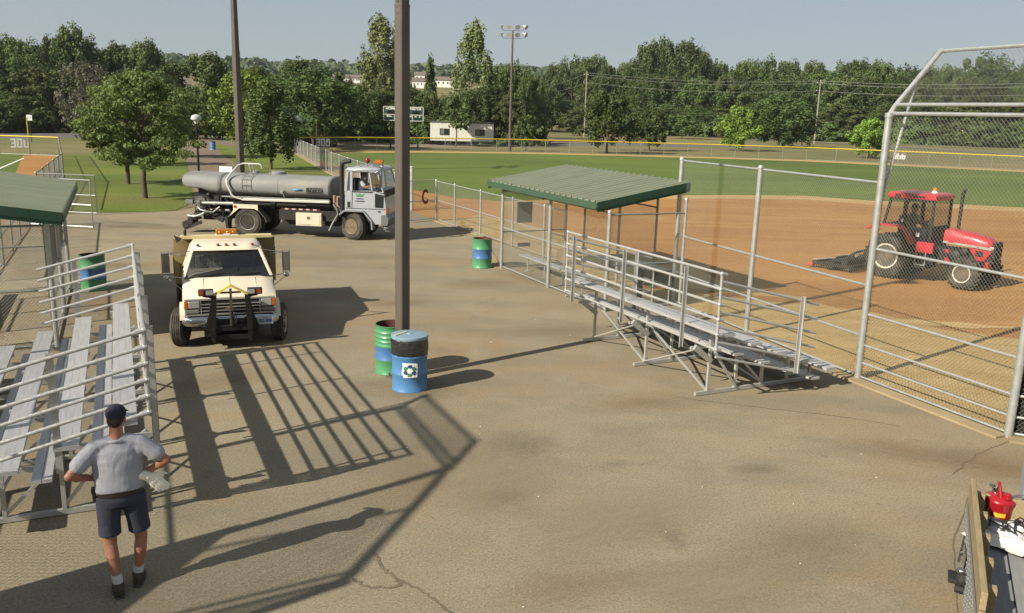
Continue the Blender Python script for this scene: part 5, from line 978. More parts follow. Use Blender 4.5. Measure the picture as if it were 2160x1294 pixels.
# plow mount
b = B()
for s in (-1, 1):
    b.bar((s * .34, -.12, .30), (s * .30, -.16, 1.08), .10, .10, (0, 1, 0)); b.bar((s * .40, -.10, .40), (s * .33, -.12, .9), .08, .10, (0, 1, 0)); b.bar((s * .46, -.1, .42), (s * .36, -.1, .66), .10, .06, (0, 1, 0)); b.bar((s * .30, -.16, 1.04), (s * .47, -.17, 1.10), .05, .06); b.bar((s * .33, -.1, .15), (s * .33, -.1, .45), .06, .06, (0, 1, 0)); b.tube((s * .33, -.15, .42), (s * .33, -.2, .42), .03, 8)
b.bb((-.45, -.14, .38), (.45, -.04, .50)); b.bb((-.30, -.10, .44), (.30, -.05, .60)); b.bb((-.38, -.10, .20), (.38, .2, .30)); b.tube((-.38, -.12, .47), (.38, -.12, .47), .03, 8); b.bb((-.5, .1, .22), (.5, .5, .42)); b.build('plow_mount', mat('black_plow_steel', (.016, .016, .016), .55, .2, .2, 6), t)
b = B(); b.bar((0, -.16, .62), (0, -.20, 1.20), .045, .05, (0, 1, 0)); b.build('plow_lift_arm', mat('greasy_brass_steel', (.16, .13, .09), .5, .4, .2, 5), t); b = B(); b.tube((0, -.17, .48), (0, -.17, .78), .035, 10); b.path([(.06, -.16, .5), (.09, -.2, .6), (.07, -.18, .72), (.03, -.16, .6)], .012, 6); b.build('plow_ram', BLACK, t)
YP = mat('bright_yellow_plow_paint', (1, .78, .14), .45, 0, .08, 4)
b = B(); b.bar((-.30, -.17, 1.09), (.01, -.19, 1.27), .10, .035); b.bar((.30, -.17, 1.09), (-.01, -.19, 1.27), .10, .035); b.build('plow_peak', YP, t); b = B(); b.bar((-.19, -.165, 1.125), (.19, -.165, 1.125), .05, .03); b.build('plow_peak_web', mat('brown_steel', (.16, .08, .05), .6, 0, .1, 4), t)
for s in (-1, 1):
    b = B(); b.box((s * .435, -.19, 1.145), (.27, .10, .125)); hl = b.build('plow_light', BLACK, t, bevel=.018); b = B(); b.box((s * .37, -.245, 1.145), (.125, .012, .085)); b.build('lens', mat('head_lens', (.6, .62, .62)), hl, bevel=.006); b = B(); b.box((s * .51, -.245, 1.145), (.07, .012, .085)); b.build('amber_lens', mat('deep_amber', (.42, .07, .02), .2, 0, .08, 4), hl, bevel=.006); b = B(); b.ell((s * .40, -.16, 1.07), (.10, .07, .03), 10, 6); b.build('lamp_bracket', BLACK, hl)
# mirrors
for s, zl in ((-1, 0), (1, -.03)):
    x = s * 1.17; b = B(); b.path([(s * .70, 1.62, 1.64), (x, 1.50, 1.62 + zl), (s * .76, 1.9, 1.5)], .009, 6); b.path([(s * .86, 1.5, 1.12), (x, 1.48, 1.17 + zl)], .010, 6); b.path([(s * .86, 1.5, .85), (x, 1.48, 1.15 + zl)], .008, 6); b.path([(x - .07, 1.5, 1.20 + zl), (x - .07, 1.5, 1.66 + zl), (x + .07, 1.5, 1.66 + zl), (x + .07, 1.5, 1.20 + zl), (x - .07, 1.5, 1.20 + zl)], .011, 6); mm = b.build('mirror_bracket', CHROME, t)
    b = B(); b.box((x, 1.5, 1.43 + zl), (.12, .03, .40)); b.build('mirror_glass', mat('dark_mirror_back', (.55, .56, .55), .15, .95, .1, 3), mm, bevel=.01); b = B(); b.ell((x, 1.49, 1.15 + zl), (.06, .03, .05), 10, 6); b.build('convex_mirror', CHROME, mm)
# dump body
b = B(); b.bb((-1.05, 2.90, .78), (-1.0, 4.7, 1.46)); b.bb((1.0, 2.90, .78), (1.05, 4.7, 1.46)); b.bb((-1.05, 2.85, .74), (1.05, 2.90, 1.72)); b.bb((-1.05, 2.9, .74), (1.05, 4.7, .80)); b.bb((-1.02, 4.7, .78), (1.02, 4.75, 1.22))
for s in (-1, 1): b.prism([(2.9, 1.46), (2.9, 1.66), (3.3, 1.46)], s * 1.025 - .025, s * 1.025 + .025, 'x')
for y in (3.3, 3.8, 4.3, 4.65):
    for s in (-1, 1): b.bb((s * 1.05, y - .05, .78), (s * 1.09, y + .05, 1.44))
b.build('dump_body', YBOX, t, bevel=.006)
b = B(); b.bb((-.90, 2.66, 1.735), (.98, 2.88, 1.80)); b.add([(-.98, 2.66, 1.66), (-.86, 2.60, 1.72), (-.98, 2.62, 1.84)], [(0, 1, 2)]); b.build('cab_guard', YLT, t, bevel=.006); b = B(); b.add([(-1.02, 2.62, 1.83), (-.86, 2.60, 1.76), (-.97, 2.60, 1.66)], [(0, 1, 2)]); b.tube((-.80, 2.75, 1.78), (-.80, 2.75, 1.92), .03, 8); b.build('guard_bracket', DARK, t)
b = B(); b.bb((-.18, 2.68, 1.81), (.27, 2.86, 1.93)); lb = b.build('amber_light_bar', AMB, t, bevel=.03); b = B(); b.bb((-.19, 2.67, 1.795), (.28, 2.87, 1.815)); b.bb((-.02, 2.665, 1.815), (.11, 2.675, 1.84)); b.build('light_bar_base', WHITE, lb); b = B()
for x in (-.10, .06, .18): b.ell((x, 2.70, 1.87), (.035, .03, .035), 10, 6)
b.build('lamp_reflector', mat('gold_reflector', (.9, .55, .12), .15, .7, .1, 5), lb)
b = B(); b.bb((-.45, .3, .42), (-.33, 4.7, .62)); b.bb((.33, .3, .42), (.45, 4.7, .62)); b.bb((-.6, 1.0, .3), (.6, 2.6, .5)); b.tube((-.85, .52, .37), (.85, .52, .37), .05, 8); b.tube((-.85, 3.95, .37), (.85, 3.95, .37), .07, 8); b.bb((-.8, .4, .55), (.8, 1.0, .75)); b.bb((-.5, 3.0, .6), (.5, 4.6, .76)); b.build('chassis', DARK, t)
b = B()
for s in (-1, 1): b.bb((s * .66, .95, .34), (s * .94, 1.7, .42))
b.build('running_board', DARK, t)
CR = mat('cream_wheel', (.50, .42, .30), .5, .1, .15, 6, c2=(.2, .13, .08), mix=.35)
wheel(t, (-.92, .50, .365), .365, .22, -.03, CR, RUST, -math.pi / 2 + R(0) + R(-14), rr=.62); wheel(t, (.92, .50, .365), .365, .22, -.03, CR, RUST, math.pi / 2 + R(-14), rr=.62)
wheel(t, (-.96, 3.95, .365), .365, .2, .08, CR, RUST, -math.pi / 2, True); wheel(t, (.96, 3.95, .365), .365, .2, .08, CR, RUST, math.pi / 2, True)
for s in (-1, 1):
    b = B(); pts = [(s * .875, .5 + .43 * math.cos(a), .42 + .40 * math.sin(a)) for a in [math.pi * (.12 + .76 * i / 12) for i in range(13)]]
    for p, q in zip(pts, pts[1:]): b.bar(p, q, .09, .02, (Vector(p) - Vector((s * .9, .5, .4))))
    b.build('wheel_arch', CREAM, t)

# ------------------------------------------------------------------ red tractor (x forward, y away)
TR = Vector((11.418, 25.38, 0)); TRA = R(-48.6)
t = thing('tractor', 'red tractor with a glazed cab crossing the infield behind the backstop net', 'tractor', TR, TRA)
RED = mat('tractor_red', (.62, .035, .05), .35, 0, .10, 2, coat=.3, c2=(.36, .04, .035), mix=.35); CY = .88
RT = mat('tractor_rim_grey', (.13, .12, .10), .7, .1, .2, 5, c2=(.22, .18, .12), mix=.4); RTC = mat('tractor_rim_cream', (.75, .73, .62), .5, .1, .1, 5, c2=(.4, .32, .2), mix=.3)
wheel(t, (-.26, .17, .66), .66, .36, .05, RT, DARK, 0, lug=20, rr=.55); wheel(t, (-.26, 1.60, .66), .66, .36, .05, RT, DARK, math.pi, lug=20, rr=.55); wheel(t, (1.98, .16, .45), .45, .30, .04, RT, DARK, R(-6), lug=18, rr=.55); wheel(t, (1.98, 1.60, .45), .45, .30, .04, RT, DARK, math.pi - R(6), lug=18, rr=.55)
for e_, r_, w_ in [(e, rr_, ww_) for e, (rr_, ww_) in zip([c for c in t.children if c.name.startswith('wheel')], ((.66, .36), (.66, .36), (.45, .30), (.45, .30)))]:
    b = B(); y_ = -w_ / 2; b.lathe([(r_ * .505, y_ + .05), (r_ * .505, y_ - .012), (r_ * .575, y_ - .018), (r_ * .575, y_ + .02)], n=36, axis='y'); b.build('rim_ring', RTC, e_, smooth=30)
b = B(); b.bb((-.5, .62, .62), (2.2, 1.15, 1.05)); b.bb((-.55, .5, .45), (.3, 1.28, .9)); b.tube((-.26, .25, .66), (-.26, 1.5, .66), .14, 12); b.tube((1.98, .25, .45), (1.98, 1.5, .45), .08, 10); b.bb((1.2, .70, .5), (2.3, 1.08, .75)); b.tube((.35, .38, .62), (1.05, .38, .62), .15, 12); b.bb((.3, .15, .42), (.9, .5, .48)); b.ell((1.5, .55, .85), (.22, .1, .2)); b.ell((1.75, .55, 1.0), (.14, .08, .13)); b.build('engine_chassis', DARK, t)
hs = lambda x, z0, z1, w, k=.8: [(x, CY - w, z0), (x, CY - w, z0 + (z1 - z0) * .55), (x, CY - w * k, z1 - .03), (x, CY - w * .4, z1), (x, CY + w * .4, z1), (x, CY + w * k, z1 - .03), (x, CY + w, z0 + (z1 - z0) * .55), (x, CY + w, z0)]
b = B(); b.loft([hs(1.12, 1.24, 1.60, .31), hs(1.3, 1.22, 1.61, .32), hs(1.9, 1.18, 1.54, .31), hs(2.3, 1.12, 1.45, .29), hs(2.44, 1.10, 1.36, .25), hs(2.50, 1.12, 1.26, .20)]); b.build('hood', RED, t, smooth=50)
b = B(); b.prism([(1.85, 1.14), (2.10, .80), (2.30, .80), (2.50, 1.14)], CY - .285, CY - .25, 'y'); b.prism([(1.85, 1.14), (2.10, .80), (2.30, .80), (2.50, 1.14)], CY + .25, CY + .285, 'y'); b.build('nose_panel', RED, t); b = B(); b.bb((1.85, CY - .24, .72), (2.52, CY + .24, 1.14)); b.bb((2.44, CY - .27, .85), (2.56, CY + .27, 1.36)); b.build('radiator', BLACK, t, bevel=.04); b = B(); b.bb((2.05, CY - .30, .92), (2.25, CY - .283, 1.08)); b.build('side_screen', DARK, t)
b = B(); b.prism([(1.12, 1.20), (2.46, 1.13), (2.46, 1.20), (1.12, 1.26)], CY - .318, CY - .30, 'y'); b.build('silver_stripe', mat('silver_decal', (.50, .51, .47), .4, .2, .05, 4), t); text('495', .05, BLACK, 'lettering', t, MX((2.1, CY - .321, 1.18), (1, 0, -.05), (.05, 0, 1)), .002)
b = B(); b.box((2.45, CY - .26, 1.20), (.10, .06, .07)); b.build('headlight', mat('bright_lens', (.8, .8, .76), .15, .2, .04, 4), t, bevel=.01)
b = B(); b.bb((2.36, CY - .42, .55), (2.48, CY - .18, .80)); b.build('front_weight', RED, t, bevel=.03)
CAB0 = .28; CAB1 = 1.48
b = B(); f4 = lambda k, z: [(-.52 + k, CAB0 - .06 + k, z), (.90 - k, CAB0 - .04 + k, z), (.93 - k, CY, z), (.90 - k, CAB1 + .04 - k, z), (-.52 + k, CAB1 + .06 - k, z)]; b.loft([f4(.02, 2.40), f4(0, 2.43), f4(0, 2.52), f4(.04, 2.57), f4(.2, 2.60)]); b.build('cab_roof', RED, t, smooth=30)
b = B(); b.bb((-.3, CAB0 - .065, 2.42), (-.12, CAB0 - .05, 2.53)); b.bb((.25, CAB0 - .065, 2.46), (.6, CAB0 - .05, 2.51)); b.build('roof_vent', BLACK, t)
b = B()
for y in (CAB0, CAB1):
    b.bar((-.58, y, 1.55), (-.42, y, 2.42), .07, .06, (0, 1, 0)); b.bar((.05, y, 1.62), (.02, y, 2.42), .10, .06, (0, 1, 0)); b.bar((.86, y, 1.25), (.84, y, 2.42), .07, .06, (0, 1, 0)); b.bar((-.45, y, 2.39), (.86, y, 2.39), .06, .08); b.bar((-.6, y, 1.58), (.06, y, 1.64), .05, .08); b.bar((.10, y, 1.62), (.45, y, .95), .08, .05, (0, 1, 0)); b.bar((.45, y, .92), (.9, y, .92), .05, .08)
b.bar((.86, CAB0, 1.6), (.86, CAB1, 1.6), .06, .08); b.bar((-.58, CAB0, 1.56), (-.58, CAB1, 1.56), .06, .08); b.bb((.80, CAB0 + .1, 1.0), (.9, CAB1 - .1, 1.6)); b.build('cab_frame', BLACK, t)
TG = glassm('cab_glass', (.30, .28, .2), .45)
b = B(); b.quad((.86, CAB0, 1.6), (.86, CAB1, 1.6), (.84, CAB1, 2.38), (.84, CAB0, 2.38)); b.build('windscreen', TG, t)
for y in (CAB0 - .01, CAB1 + .01): b = B(); b.add([(.10, y, 1.64), (.45, y, 1.0), (.86, y, 1.0), (.84, y, 2.36), (.06, y, 2.36)], [(0, 1, 2, 3, 4)]); b.build('door_glass', TG, t); b = B(); b.quad((-.56, y, 1.62), (.02, y, 1.66), (.0, y, 2.36), (-.44, y, 2.36)); b.build('side_glass', TG, t)
for y0, y1 in ((-.04, .40), (1.36, 1.80)): fender(t, [(-.95, 1.42), (-.66, 1.58), (.04, 1.60), (.22, 1.45), (.42, 1.10)], y0, y1, RED, .045)
b = B(); b.bb((.50, .22, .86), (1.0, .34, 1.18)); b.build('step_panel', RED, t, bevel=.02); b = B(); b.bb((.55, .12, .50), (.85, .35, .53)); b.bb((.55, .12, .70), (.85, .35, .73)); b.bb((.54, .14, .5), (.57, .17, .9)); b.bb((.83, .14, .5), (.86, .17, .9)); b.build('steps', GALVD, t); b = B(); b.prism([(1.20, 1.02), (1.32, 1.02), (1.62, .70), (1.50, .70)], .50, .54, 'y'); b.bb((1.25, .5, .62), (1.4, .56, .78)); b.build('red_bracket', RED, t)
b = B(); b.box((.52, .20, 1.38), (.10, .012, .12)); b.box((.0, CAB0 - .05, 1.75), (.05, .012, .10)); b.build('white_decal', WHITE, t)
b = B(); b.tube((1.28, 1.12, 1.5), (1.28, 1.12, 2.60), .05, 12); b.path([(1.28, 1.12, 2.55), (1.29, 1.12, 2.68), (1.34, 1.12, 2.74)], .055, 12); b.build('exhaust_stack', mat('sooty_stack', (.05, .045, .045), .6, .3, .3, 6), t, smooth=40)
b = B(); b.lathe([(.09, 0), (.06, .05), (.05, .06)], (.62, .75, 2.60), 14); b.build('beacon_base', WHITE, t); b = B(); b.lathe([(.052, .06), (.055, .12), (.03, .15), (.001, .155)], (.62, .75, 2.60), 14); b.build('orange_beacon', mat('orange_beacon', (.85, .25, .02), .2, 0, .05, 4), t)
b = B(); b.bb((-.2, .6, 1.15), (.25, 1.15, 1.35)); b.bb((-.28, .62, 1.3), (-.15, 1.13, 1.85)); b.build('driver_seat', BLACK, t); b = B(); b.path([(.55 + .05 * math.sin(a), CY + .18 * math.cos(a), 1.72 + .12 * math.sin(a)) for a in [2 * math.pi * i / 14 for i in range(15)]], .014, 6); b.tube((.55, CY, 1.7), (.8, CY, 1.4), .03, 6); b.build('steering_wheel', BLACK, t)
Mt = Matrix.Translation(TR) @ Matrix.Rotation(TRA, 4, 'Z')
person('driver in a grey shirt and blue jeans inside the red tractor cab', Mt @ Vector((.02, CY, 1.40)), TRA - math.pi / 2, sit(), shirtmat('khaki_shirt', (.34, .33, .29)), shirtmat('blue_jeans', (.09, .15, .30)), cap=mat('dark_cap', (.04, .04, .05), .8, 0, .2, 20), shoes=mat('olive_boot', (.1, .1, .1)), hem=2, vox=.014)
# drag harrow
t = thing('drag_harrow', 'black drag harrow with a red corner tip hitched behind the red tractor', 'harrow', Mt @ Vector((-1.72, .88, 0)), TRA)
b = B()
for a_, c_ in (((-.75, -1.1, .16), (.55, -1.1, .18)), ((-.75, 1.1, .16), (.55, 1.1, .18)), ((-.75, -1.1, .16), (-.75, 1.1, .16)), ((.55, -1.1, .18), (.55, 1.1, .18)), ((-.1, -1.1, .18), (-.1, 1.1, .18)), ((-.75, 0, .18), (.55, 0, .2))): b.bar(a_, c_, .08, .09)
for a_, c_ in (((.9, -.35, .7), (.1, -.4, .25)), ((.9, .35, .7), (.1, .4, .25)), ((1.35, 0, .95), (.1, 0, .5)), ((.1, 0, .5), (-.3, 0, .2)), ((.55, -.4, .2), (1.3, -.35, .6)), ((.55, .4, .2), (1.3, .35, .6))): b.bar(a_, c_, .06, .08)
b.build('frame', DARK, t); b = B()
for i in range(6):
    for k in range(15): b.tube((-.7 + i * .24, -1.05 + k * .15, .16), (-.74 + i * .24, -1.05 + k * .15, .0), .014, 5)
b.build('tines', DARK, t)
b = B(); b.tube((-.15, -1.15, .16), (-.15, 1.15, .16), .13, 14); b.tube((.3, -1.1, .3), (.3, 1.1, .3), .10, 12); b.build('roller', BLACK, t); b = B(); b.bar((-.78, -1.1, .27), (-.1, -.9, .38), .03, .03); b.bar((-.78, .4, .27), (.2, .2, .42), .03, .03); b.tube((.1, 0, .35), (.1, 0, .62), .03, 8); b.build('bright_rod', mat('dusty_pale_steel', (.4, .38, .32), .5, .3, .1, 5), t); b = B(); b.box((-.82, -1.1, .10), (.18, .14, .12)); b.build('red_tip', mat('coral_red', (.62, .09, .07), .5, 0, .08, 4), t, bevel=.03)

# ------------------------------------------------------------------ wooden sided utility truck bed at lower right
CO = gnd(2054, 1009, 1.0); CO.z = 0; CN = gnd(2079, 1254, 1.0); ca = math.atan2(CN.y - CO.y, CN.x - CO.x); CL = (Vector((CN.x, CN.y, 0)) - CO).length
t = thing('utility_cart', 'flatbed utility cart with wooden side board and diamond plate skirt, lower right corner', 'cart', CO, ca)   # x towards the camera, +y into the bed
PLANK = mat('weathered_plank', (.38, .30, .17), .8, 0, .18, 4, .3, 20, stretch=(1, 9, 9), c2=(.34, .27, .16), mix=.4); PLY = mat('stained_plywood', (.60, .42, .19), .75, 0, .14, 3, .2, 16, stretch=(1.5, 6, 6), c2=(.20, .13, .07), mix=.3)
b = B(); b.bb((0, -.025, .66), (CL, .025, .84)); b.bb((0.01, -.028, .845), (CL - .02, .022, 1.0)); b.build('side_board', PLANK, t, bevel=.006)
for x in (.12, .62, 1.12, 1.62, 2.12): b = B(); b.bb((x, .03, .60), (x + .09, .11, .92)); b.build('stake', PLANK, t, bevel=.006)
dp = mat('diamond_plate', (.42, .43, .42), .35, .6, .06, 4, .0); b = B(); b.bb((.15, -.042, .30), (CL + .6, -.030, .78)); b.build('plate_skirt', dp, t); b = B(); rnd = random.Random(2)
for i in range(46):
    for k in range(7):
        x = .2 + i * .055; z = .34 + k * .065; a = (1 if (i + k) % 2 else -1) * .012; b.bar((x, -.046, z - a), (x + .03, -.046, z + a), .006, .008)
b.build('tread_pattern', dp, t)
b = B(); b.bb((.1, .03, .54), (CL + .9, 1.7, .60)); b.build('bed_floor', mat('grey_deck_board', (.30, .31, .31), .7, 0, .12, 4, .2, 20, stretch=(1, 8, 8)), t)
b = B()
for y in (.3, .6, .9, 1.2, 1.5): b.bb((.1, y, .601), (CL + .9, y + .012, .606))
b.build('deck_gap', BLACK, t)
b = B(); b.bb((-.02, .03, .60), (.03, 1.7, .86)); b.build('front_board', PLANK, t, bevel=.006)
b = B(); b.bb((1.35, .50, .61), (2.55, 1.3, .635)); b.box((1.15, .85, .65), (.5, .7, .03), rz=.12, ry=.03); b.build('plywood_sheet', PLY, t, bevel=.003)
b = B(); b.bb((.2, .1, .30), (CL + .8, 1.6, .54)); b.build('frame', DARK, t); b = B(); b.lathe([(.001, 0), (.07, .0), (.06, .02), (.001, .03)], (CL + .25, .36, .61), 18); b.build('tail_lamp', mat('red_lens', (.45, .03, .02)), t); b = B(); b.bb((CL + .05, .33, .602), (CL + .2, .40, .63)); b.build('lamp_cover', WHITE, t, bevel=.006)
b = B()
for x in (.62, 2.25): b.tube((x, -.07, .34), (x, -.05, .62), .012, 6); b.tube((x, -.08, .44), (x + .12, -.07, .50), .012, 6)
b.box((1.0, -.055, .55), (.28, .01, .2)); b.build('latch', CHROME, t)
wheel(t, (.6, .15, .28), .28, .18, .02, GALVD, DARK, 0); wheel(t, (2.6, .15, .28), .28, .18, .02, GALVD, DARK, 0); wheel(t, (.6, 1.5, .28), .28, .18, .02, GALVD, DARK, math.pi); wheel(t, (2.6, 1.5, .28), .28, .18, .02, GALVD, DARK, math.pi)
hq = gnd(2024, 1229, .42); Mc = Matrix.Translation(CO) @ Matrix.Rotation(ca, 4, 'Z'); hl = Mc.inverted() @ hq
b = B(); b.bb((hl.x - .07, hl.y, .34), (hl.x + .07, .1, .46)); b.box((hl.x, hl.y, .46), (.2, .2, .04)); b.ell((hl.x + .06, hl.y + .02, .48), .07, 10, 6); b.ell((hl.x - .09, hl.y + .06, .42), .06, 10, 6); b.tube((hl.x + .09, hl.y - .04, .40), (hl.x + .09, hl.y + .1, .40), .04, 8); b.path([(hl.x - .08, hl.y, .4), (hl.x - .11, hl.y + .04, .34), (hl.x - .05, hl.y + .12, .33)], .02, 6); o = b.build('hitch', BLACK, t, bevel=.006); b = B(); b.ell((hl.x, hl.y, .53), .042); b.tube((hl.x, hl.y, .46), (hl.x, hl.y, .5), .014, 8); b.build('hitch_ball', CHROME, o)
def cloc(x, y, z=.61): return Mc @ Vector((x, y, z))
p = gnd(2103, 1092, .61); t = thing('fuel_can', 'round red metal fuel can with a yellow label on the utility cart', 'fuel can', p, ca)
CANR = mat('glossy_red_can', (.40, .012, .022), .25, 0, .06, 3, coat=.3); b = B(); b.lathe([(.115, 0), (.125, .01), (.13, .02), (.14, .16), (.152, .19), (.155, .205), (.15, .22), (.10, .255), (.05, .27), (.001, .272)], n=32); b.build('can_body', CANR, t, smooth=50)
b = B(); b.path([(-.09, 0, .25), (-.08, -.02, .34), (-.02, -.03, .37), (.05, -.02, .35), (.09, .0, .24)], .017, 8); b.lathe([(.045, .0), (.04, .05), (.001, .055)], (.07, .05, .25), 14); b.build('carry_handle', CANR, t, smooth=40); b = B(); b.path([(-.03, -.05, .27), (-.07, -.07, .31), (-.10, -.09, .30)], .02, 8); b.lathe([(.03, 0), (.028, .05)], (-.03, -.05, .26), 10); b.build('spout', CHROME, t, smooth=40)
va = math.atan2(-p.y, -p.x) - ca; b = B(); ring = [(.148 * math.cos(va + a) * k, .148 * math.sin(va + a) * k, z) for z, k in ((.06, .945), (.105, .965)) for a in [R(-14 + 5.5 * i) for i in range(9)]]; b.add(ring, [(i, i + 1, 9 + i + 1, 9 + i) for i in range(8)]); b.build('yellow_label', mat('yellow_label', (.75, .55, .03), .5, 0, .08, 8), t, smooth=0, sol=.003)
def bag(label, px, z, sx, sy, sz, rz, m, name='chalk_bag', cat='bag', seed=0):
    p = gnd(*px, z); t = thing(name, label, cat, p, rz, None); rnd = random.Random(seed); b = B(); sec = []
    for i in range(9):
        u = i / 8; w = math.sin(math.pi * (.06 + .88 * u)) ** .35; sec.append([((u - .5) * sx, sy / 2 * w * math.cos(a) * (1 + .07 * math.sin(3 * a + u * 9 + seed)), sz * (.5 + .5 * math.sin(a)) * w * (1 + .10 * math.sin(4 * a + 7 * u + seed))) for a in [2 * math.pi * k / 20 for k in range(20)]])
    b.loft(sec); b.build('sack', m, t, smooth=60); b = B(); b.box((sx * .5, 0, sz * .35), (.02, sy * .45, sz * .25)); b.build('sewn_end', m, t, bevel=.004); return t
CHK = mat('white_chalk_sack', (.95, .95, .95), .8, 0, .08, 6, .5, 12, c2=(.42, .45, .50), mix=.35)
bag('white chalk sack lying nearest the wooden side board of the cart', (2098, 1116), .61, .34, .2, .09, ca + .5, mat('blue_grey_sack', (.35, .40, .46), .6, 0, .15, 8, .5, 12), seed=1); bag('crumpled white chalk sack in the middle of the cart', (2118, 1128), .61, .30, .19, .09, ca + 1.3, CHK, seed=2); bag('white chalk sack against the right edge of the picture', (2152, 1122), .61, .30, .2, .10, ca + .3, CHK, seed=3); bag('white chalk sack spilling powder beside the plywood sheet', (2138, 1150), .61, .26, .18, .07, ca + 2.1, CHK, seed=4)
b = B(); rnd = random.Random(5); q = []
for i in range(30): a = 2 * math.pi * i / 30; r = 1 + .25 * math.sin(3 * a) + .15 * math.sin(7 * a + 1) + .1 * rnd.random(); c_ = gnd(2125, 1140, .639); q.append((c_.x + .30 * r * math.cos(a), c_.y + .22 * r * math.sin(a), .639))
b.add(q, [tuple(range(30))]); o = b.build('spilled_chalk', mat('chalk_powder', (1, .98, .92), .95, 0, .1, 12), smooth=0); tag(o, None, None, None, 'stuff')
p = gnd(2186, 1066, .61); t = thing('tool_case', 'blue grey plastic tool case standing on end at the right edge of the cart', 'tool case', p, ca + .2); b = B(); b.box((0, 0, .22), (.16, .34, .44)); b.build('case', mat('blue_grey_plastic', (.28, .31, .36), .5, 0, .08, 4), t, bevel=.02); b = B(); b.box((-.085, .12, .22), (.02, .03, .44)); b.box((-.085, -.12, .22), (.02, .03, .44)); b.build('rib', mat('blue_grey_plastic', (.3, .3, .3)), t, bevel=.006); b = B(); b.box((-.09, 0, .40), (.03, .05, .04)); b.build('latch', CANR, t, bevel=.008)
p = gnd(2150, 1085, .61); t = thing('wire_spool', 'bundle of loose grey wire and hose coils on the utility cart', 'wire coil', p, 0); b = B(); rnd = random.Random(9)
for k in range(7): r = .07 + .012 * k; b.path([(r * math.cos(a) + rnd.uniform(-.008, .008), r * math.sin(a) * .8, .03 + .02 * k + .02 * math.sin(2 * a + k)) for a in [2 * math.pi * i / 18 for i in range(19)]], .008, 6)
b.build('coil', mat('grey_hose', (.16, .15, .15), .5, .1, .2, 6), t, smooth=40); b = B(); b.path([(.1, 0, .03), (.22, -.1, .02), (.30, -.25, .02), (.2, -.4, .02)], .007, 6); b.build('loose_end', BLACK, t)
t = thing('cable_tangle', 'dark tangled cable and clips lying over the white chalk sacks on the cart', 'cable', gnd(2130, 1112, .70), 0); b = B(); rnd = random.Random(4)
for k in range(3):
    pts = [(-.2 + .05 * i + rnd.uniform(-.03, .03), .12 * math.sin(i * .9 + k * 2) + rnd.uniform(-.03, .03), .02 + .02 * math.sin(i + k)) for i in range(9)]; b.path(pts, .008, 6)
b.build('cable', BLACK, t, smooth=40); b = B(); b.box((.1, .05, .03), (.07, .04, .03), rz=.5); b.box((-.08, -.08, .03), (.06, .03, .03), rz=1.2); b.build('clip', DARK, t)
t = thing('cap_lid', 'small orange plastic cap lying beside the wire coils on the cart', 'cap', gnd(2156, 1080, .80), 0); b = B(); b.lathe([(.03, 0), (.028, .03), (.001, .032)], n=14); b.build('lid', mat('orange_plastic', (.65, .2, .03), .4, 0, .05, 4), t); t.location.z = .62
# ------------------------------------------------------------------ trees
def leafmat(name, c, v=.25):
    m = bpy.data.materials.new(name); m.use_nodes = True; nt = m.node_tree; N = nt.nodes; L = nt.links; b = N['Principled BSDF']; b.inputs['Roughness'].default_value = .6; b.inputs['Specular IOR Level'].default_value = .25
    g = N.new('ShaderNodeNewGeometry'); oi = N.new('ShaderNodeObjectInfo'); h = N.new('ShaderNodeHueSaturation'); rgb = N.new('ShaderNodeRGB'); rgb.outputs[0].default_value = tuple(x * .88 for x in c) + (1,); L.new(rgb.outputs[0], h.inputs['Color'])
    tc = N.new('ShaderNodeTexCoord'); n = N.new('ShaderNodeTexNoise'); n.inputs['Scale'].default_value = .9; n.inputs['Detail'].default_value = 4; L.new(tc.outputs['Object'], n.inputs[0])
    r1 = N.new('ShaderNodeMapRange'); r1.inputs[1].default_value = .3; r1.inputs[2].default_value = .7; r1.inputs[3].default_value = 1 - v; r1.inputs[4].default_value = 1 + v; L.new(n.outputs[0], r1.inputs[0])
    mr = N.new('ShaderNodeMapRange'); mr.inputs[3].default_value = .72; mr.inputs[4].default_value = 1.28; L.new(oi.outputs['Random'], mr.inputs[0]); mu = N.new('ShaderNodeMath'); mu.operation = 'MULTIPLY'; L.new(r1.outputs[0], mu.inputs[0]); L.new(mr.outputs[0], mu.inputs[1]); L.new(mu.outputs[0], h.inputs['Value'])
    mh = N.new('ShaderNodeMapRange'); mh.inputs[3].default_value = .482; mh.inputs[4].default_value = .515; L.new(oi.outputs['Random'], mh.inputs[0]); L.new(mh.outputs[0], h.inputs['Hue'])
    L.new(h.outputs[0], b.inputs['Base Color']); t = N.new('ShaderNodeBsdfTranslucent'); L.new(h.outputs[0], t.inputs[0]); mx = N.new('ShaderNodeMixShader'); mx.inputs[0].default_value = .28; L.new(b.outputs[0], mx.inputs[1]); L.new(t.outputs[0], mx.inputs[2]); L.new(mx.outputs[0], N['Material Output'].inputs[0])
    return m
LM = dict(dark=leafmat('dark_tree_leaves', (.074, .112, .031)), mid=leafmat('mid_green_leaves', (.092, .136, .037)), locust=leafmat('locust_leaves', (.118, .158, .042)), wood=leafmat('olive_tree_leaves', (.100, .128, .040)), bright=leafmat('bright_maple_leaves', (.17, .26, .042)), poplar=leafmat('poplar_leaves', (.20, .245, .095), .15), grey=leafmat('greyish_leaves', (.14, .14, .10), .15), far=leafmat('far_wood_leaves', (.078, .115, .058), .2))
BARK = mat('grey_brown_bark', (.10, .08, .06), .9, 0, .25, 9, .5, 30); BARKP = mat('pale_bark', (.36, .32, .25), .8, 0, .2, 5, .3, 20)
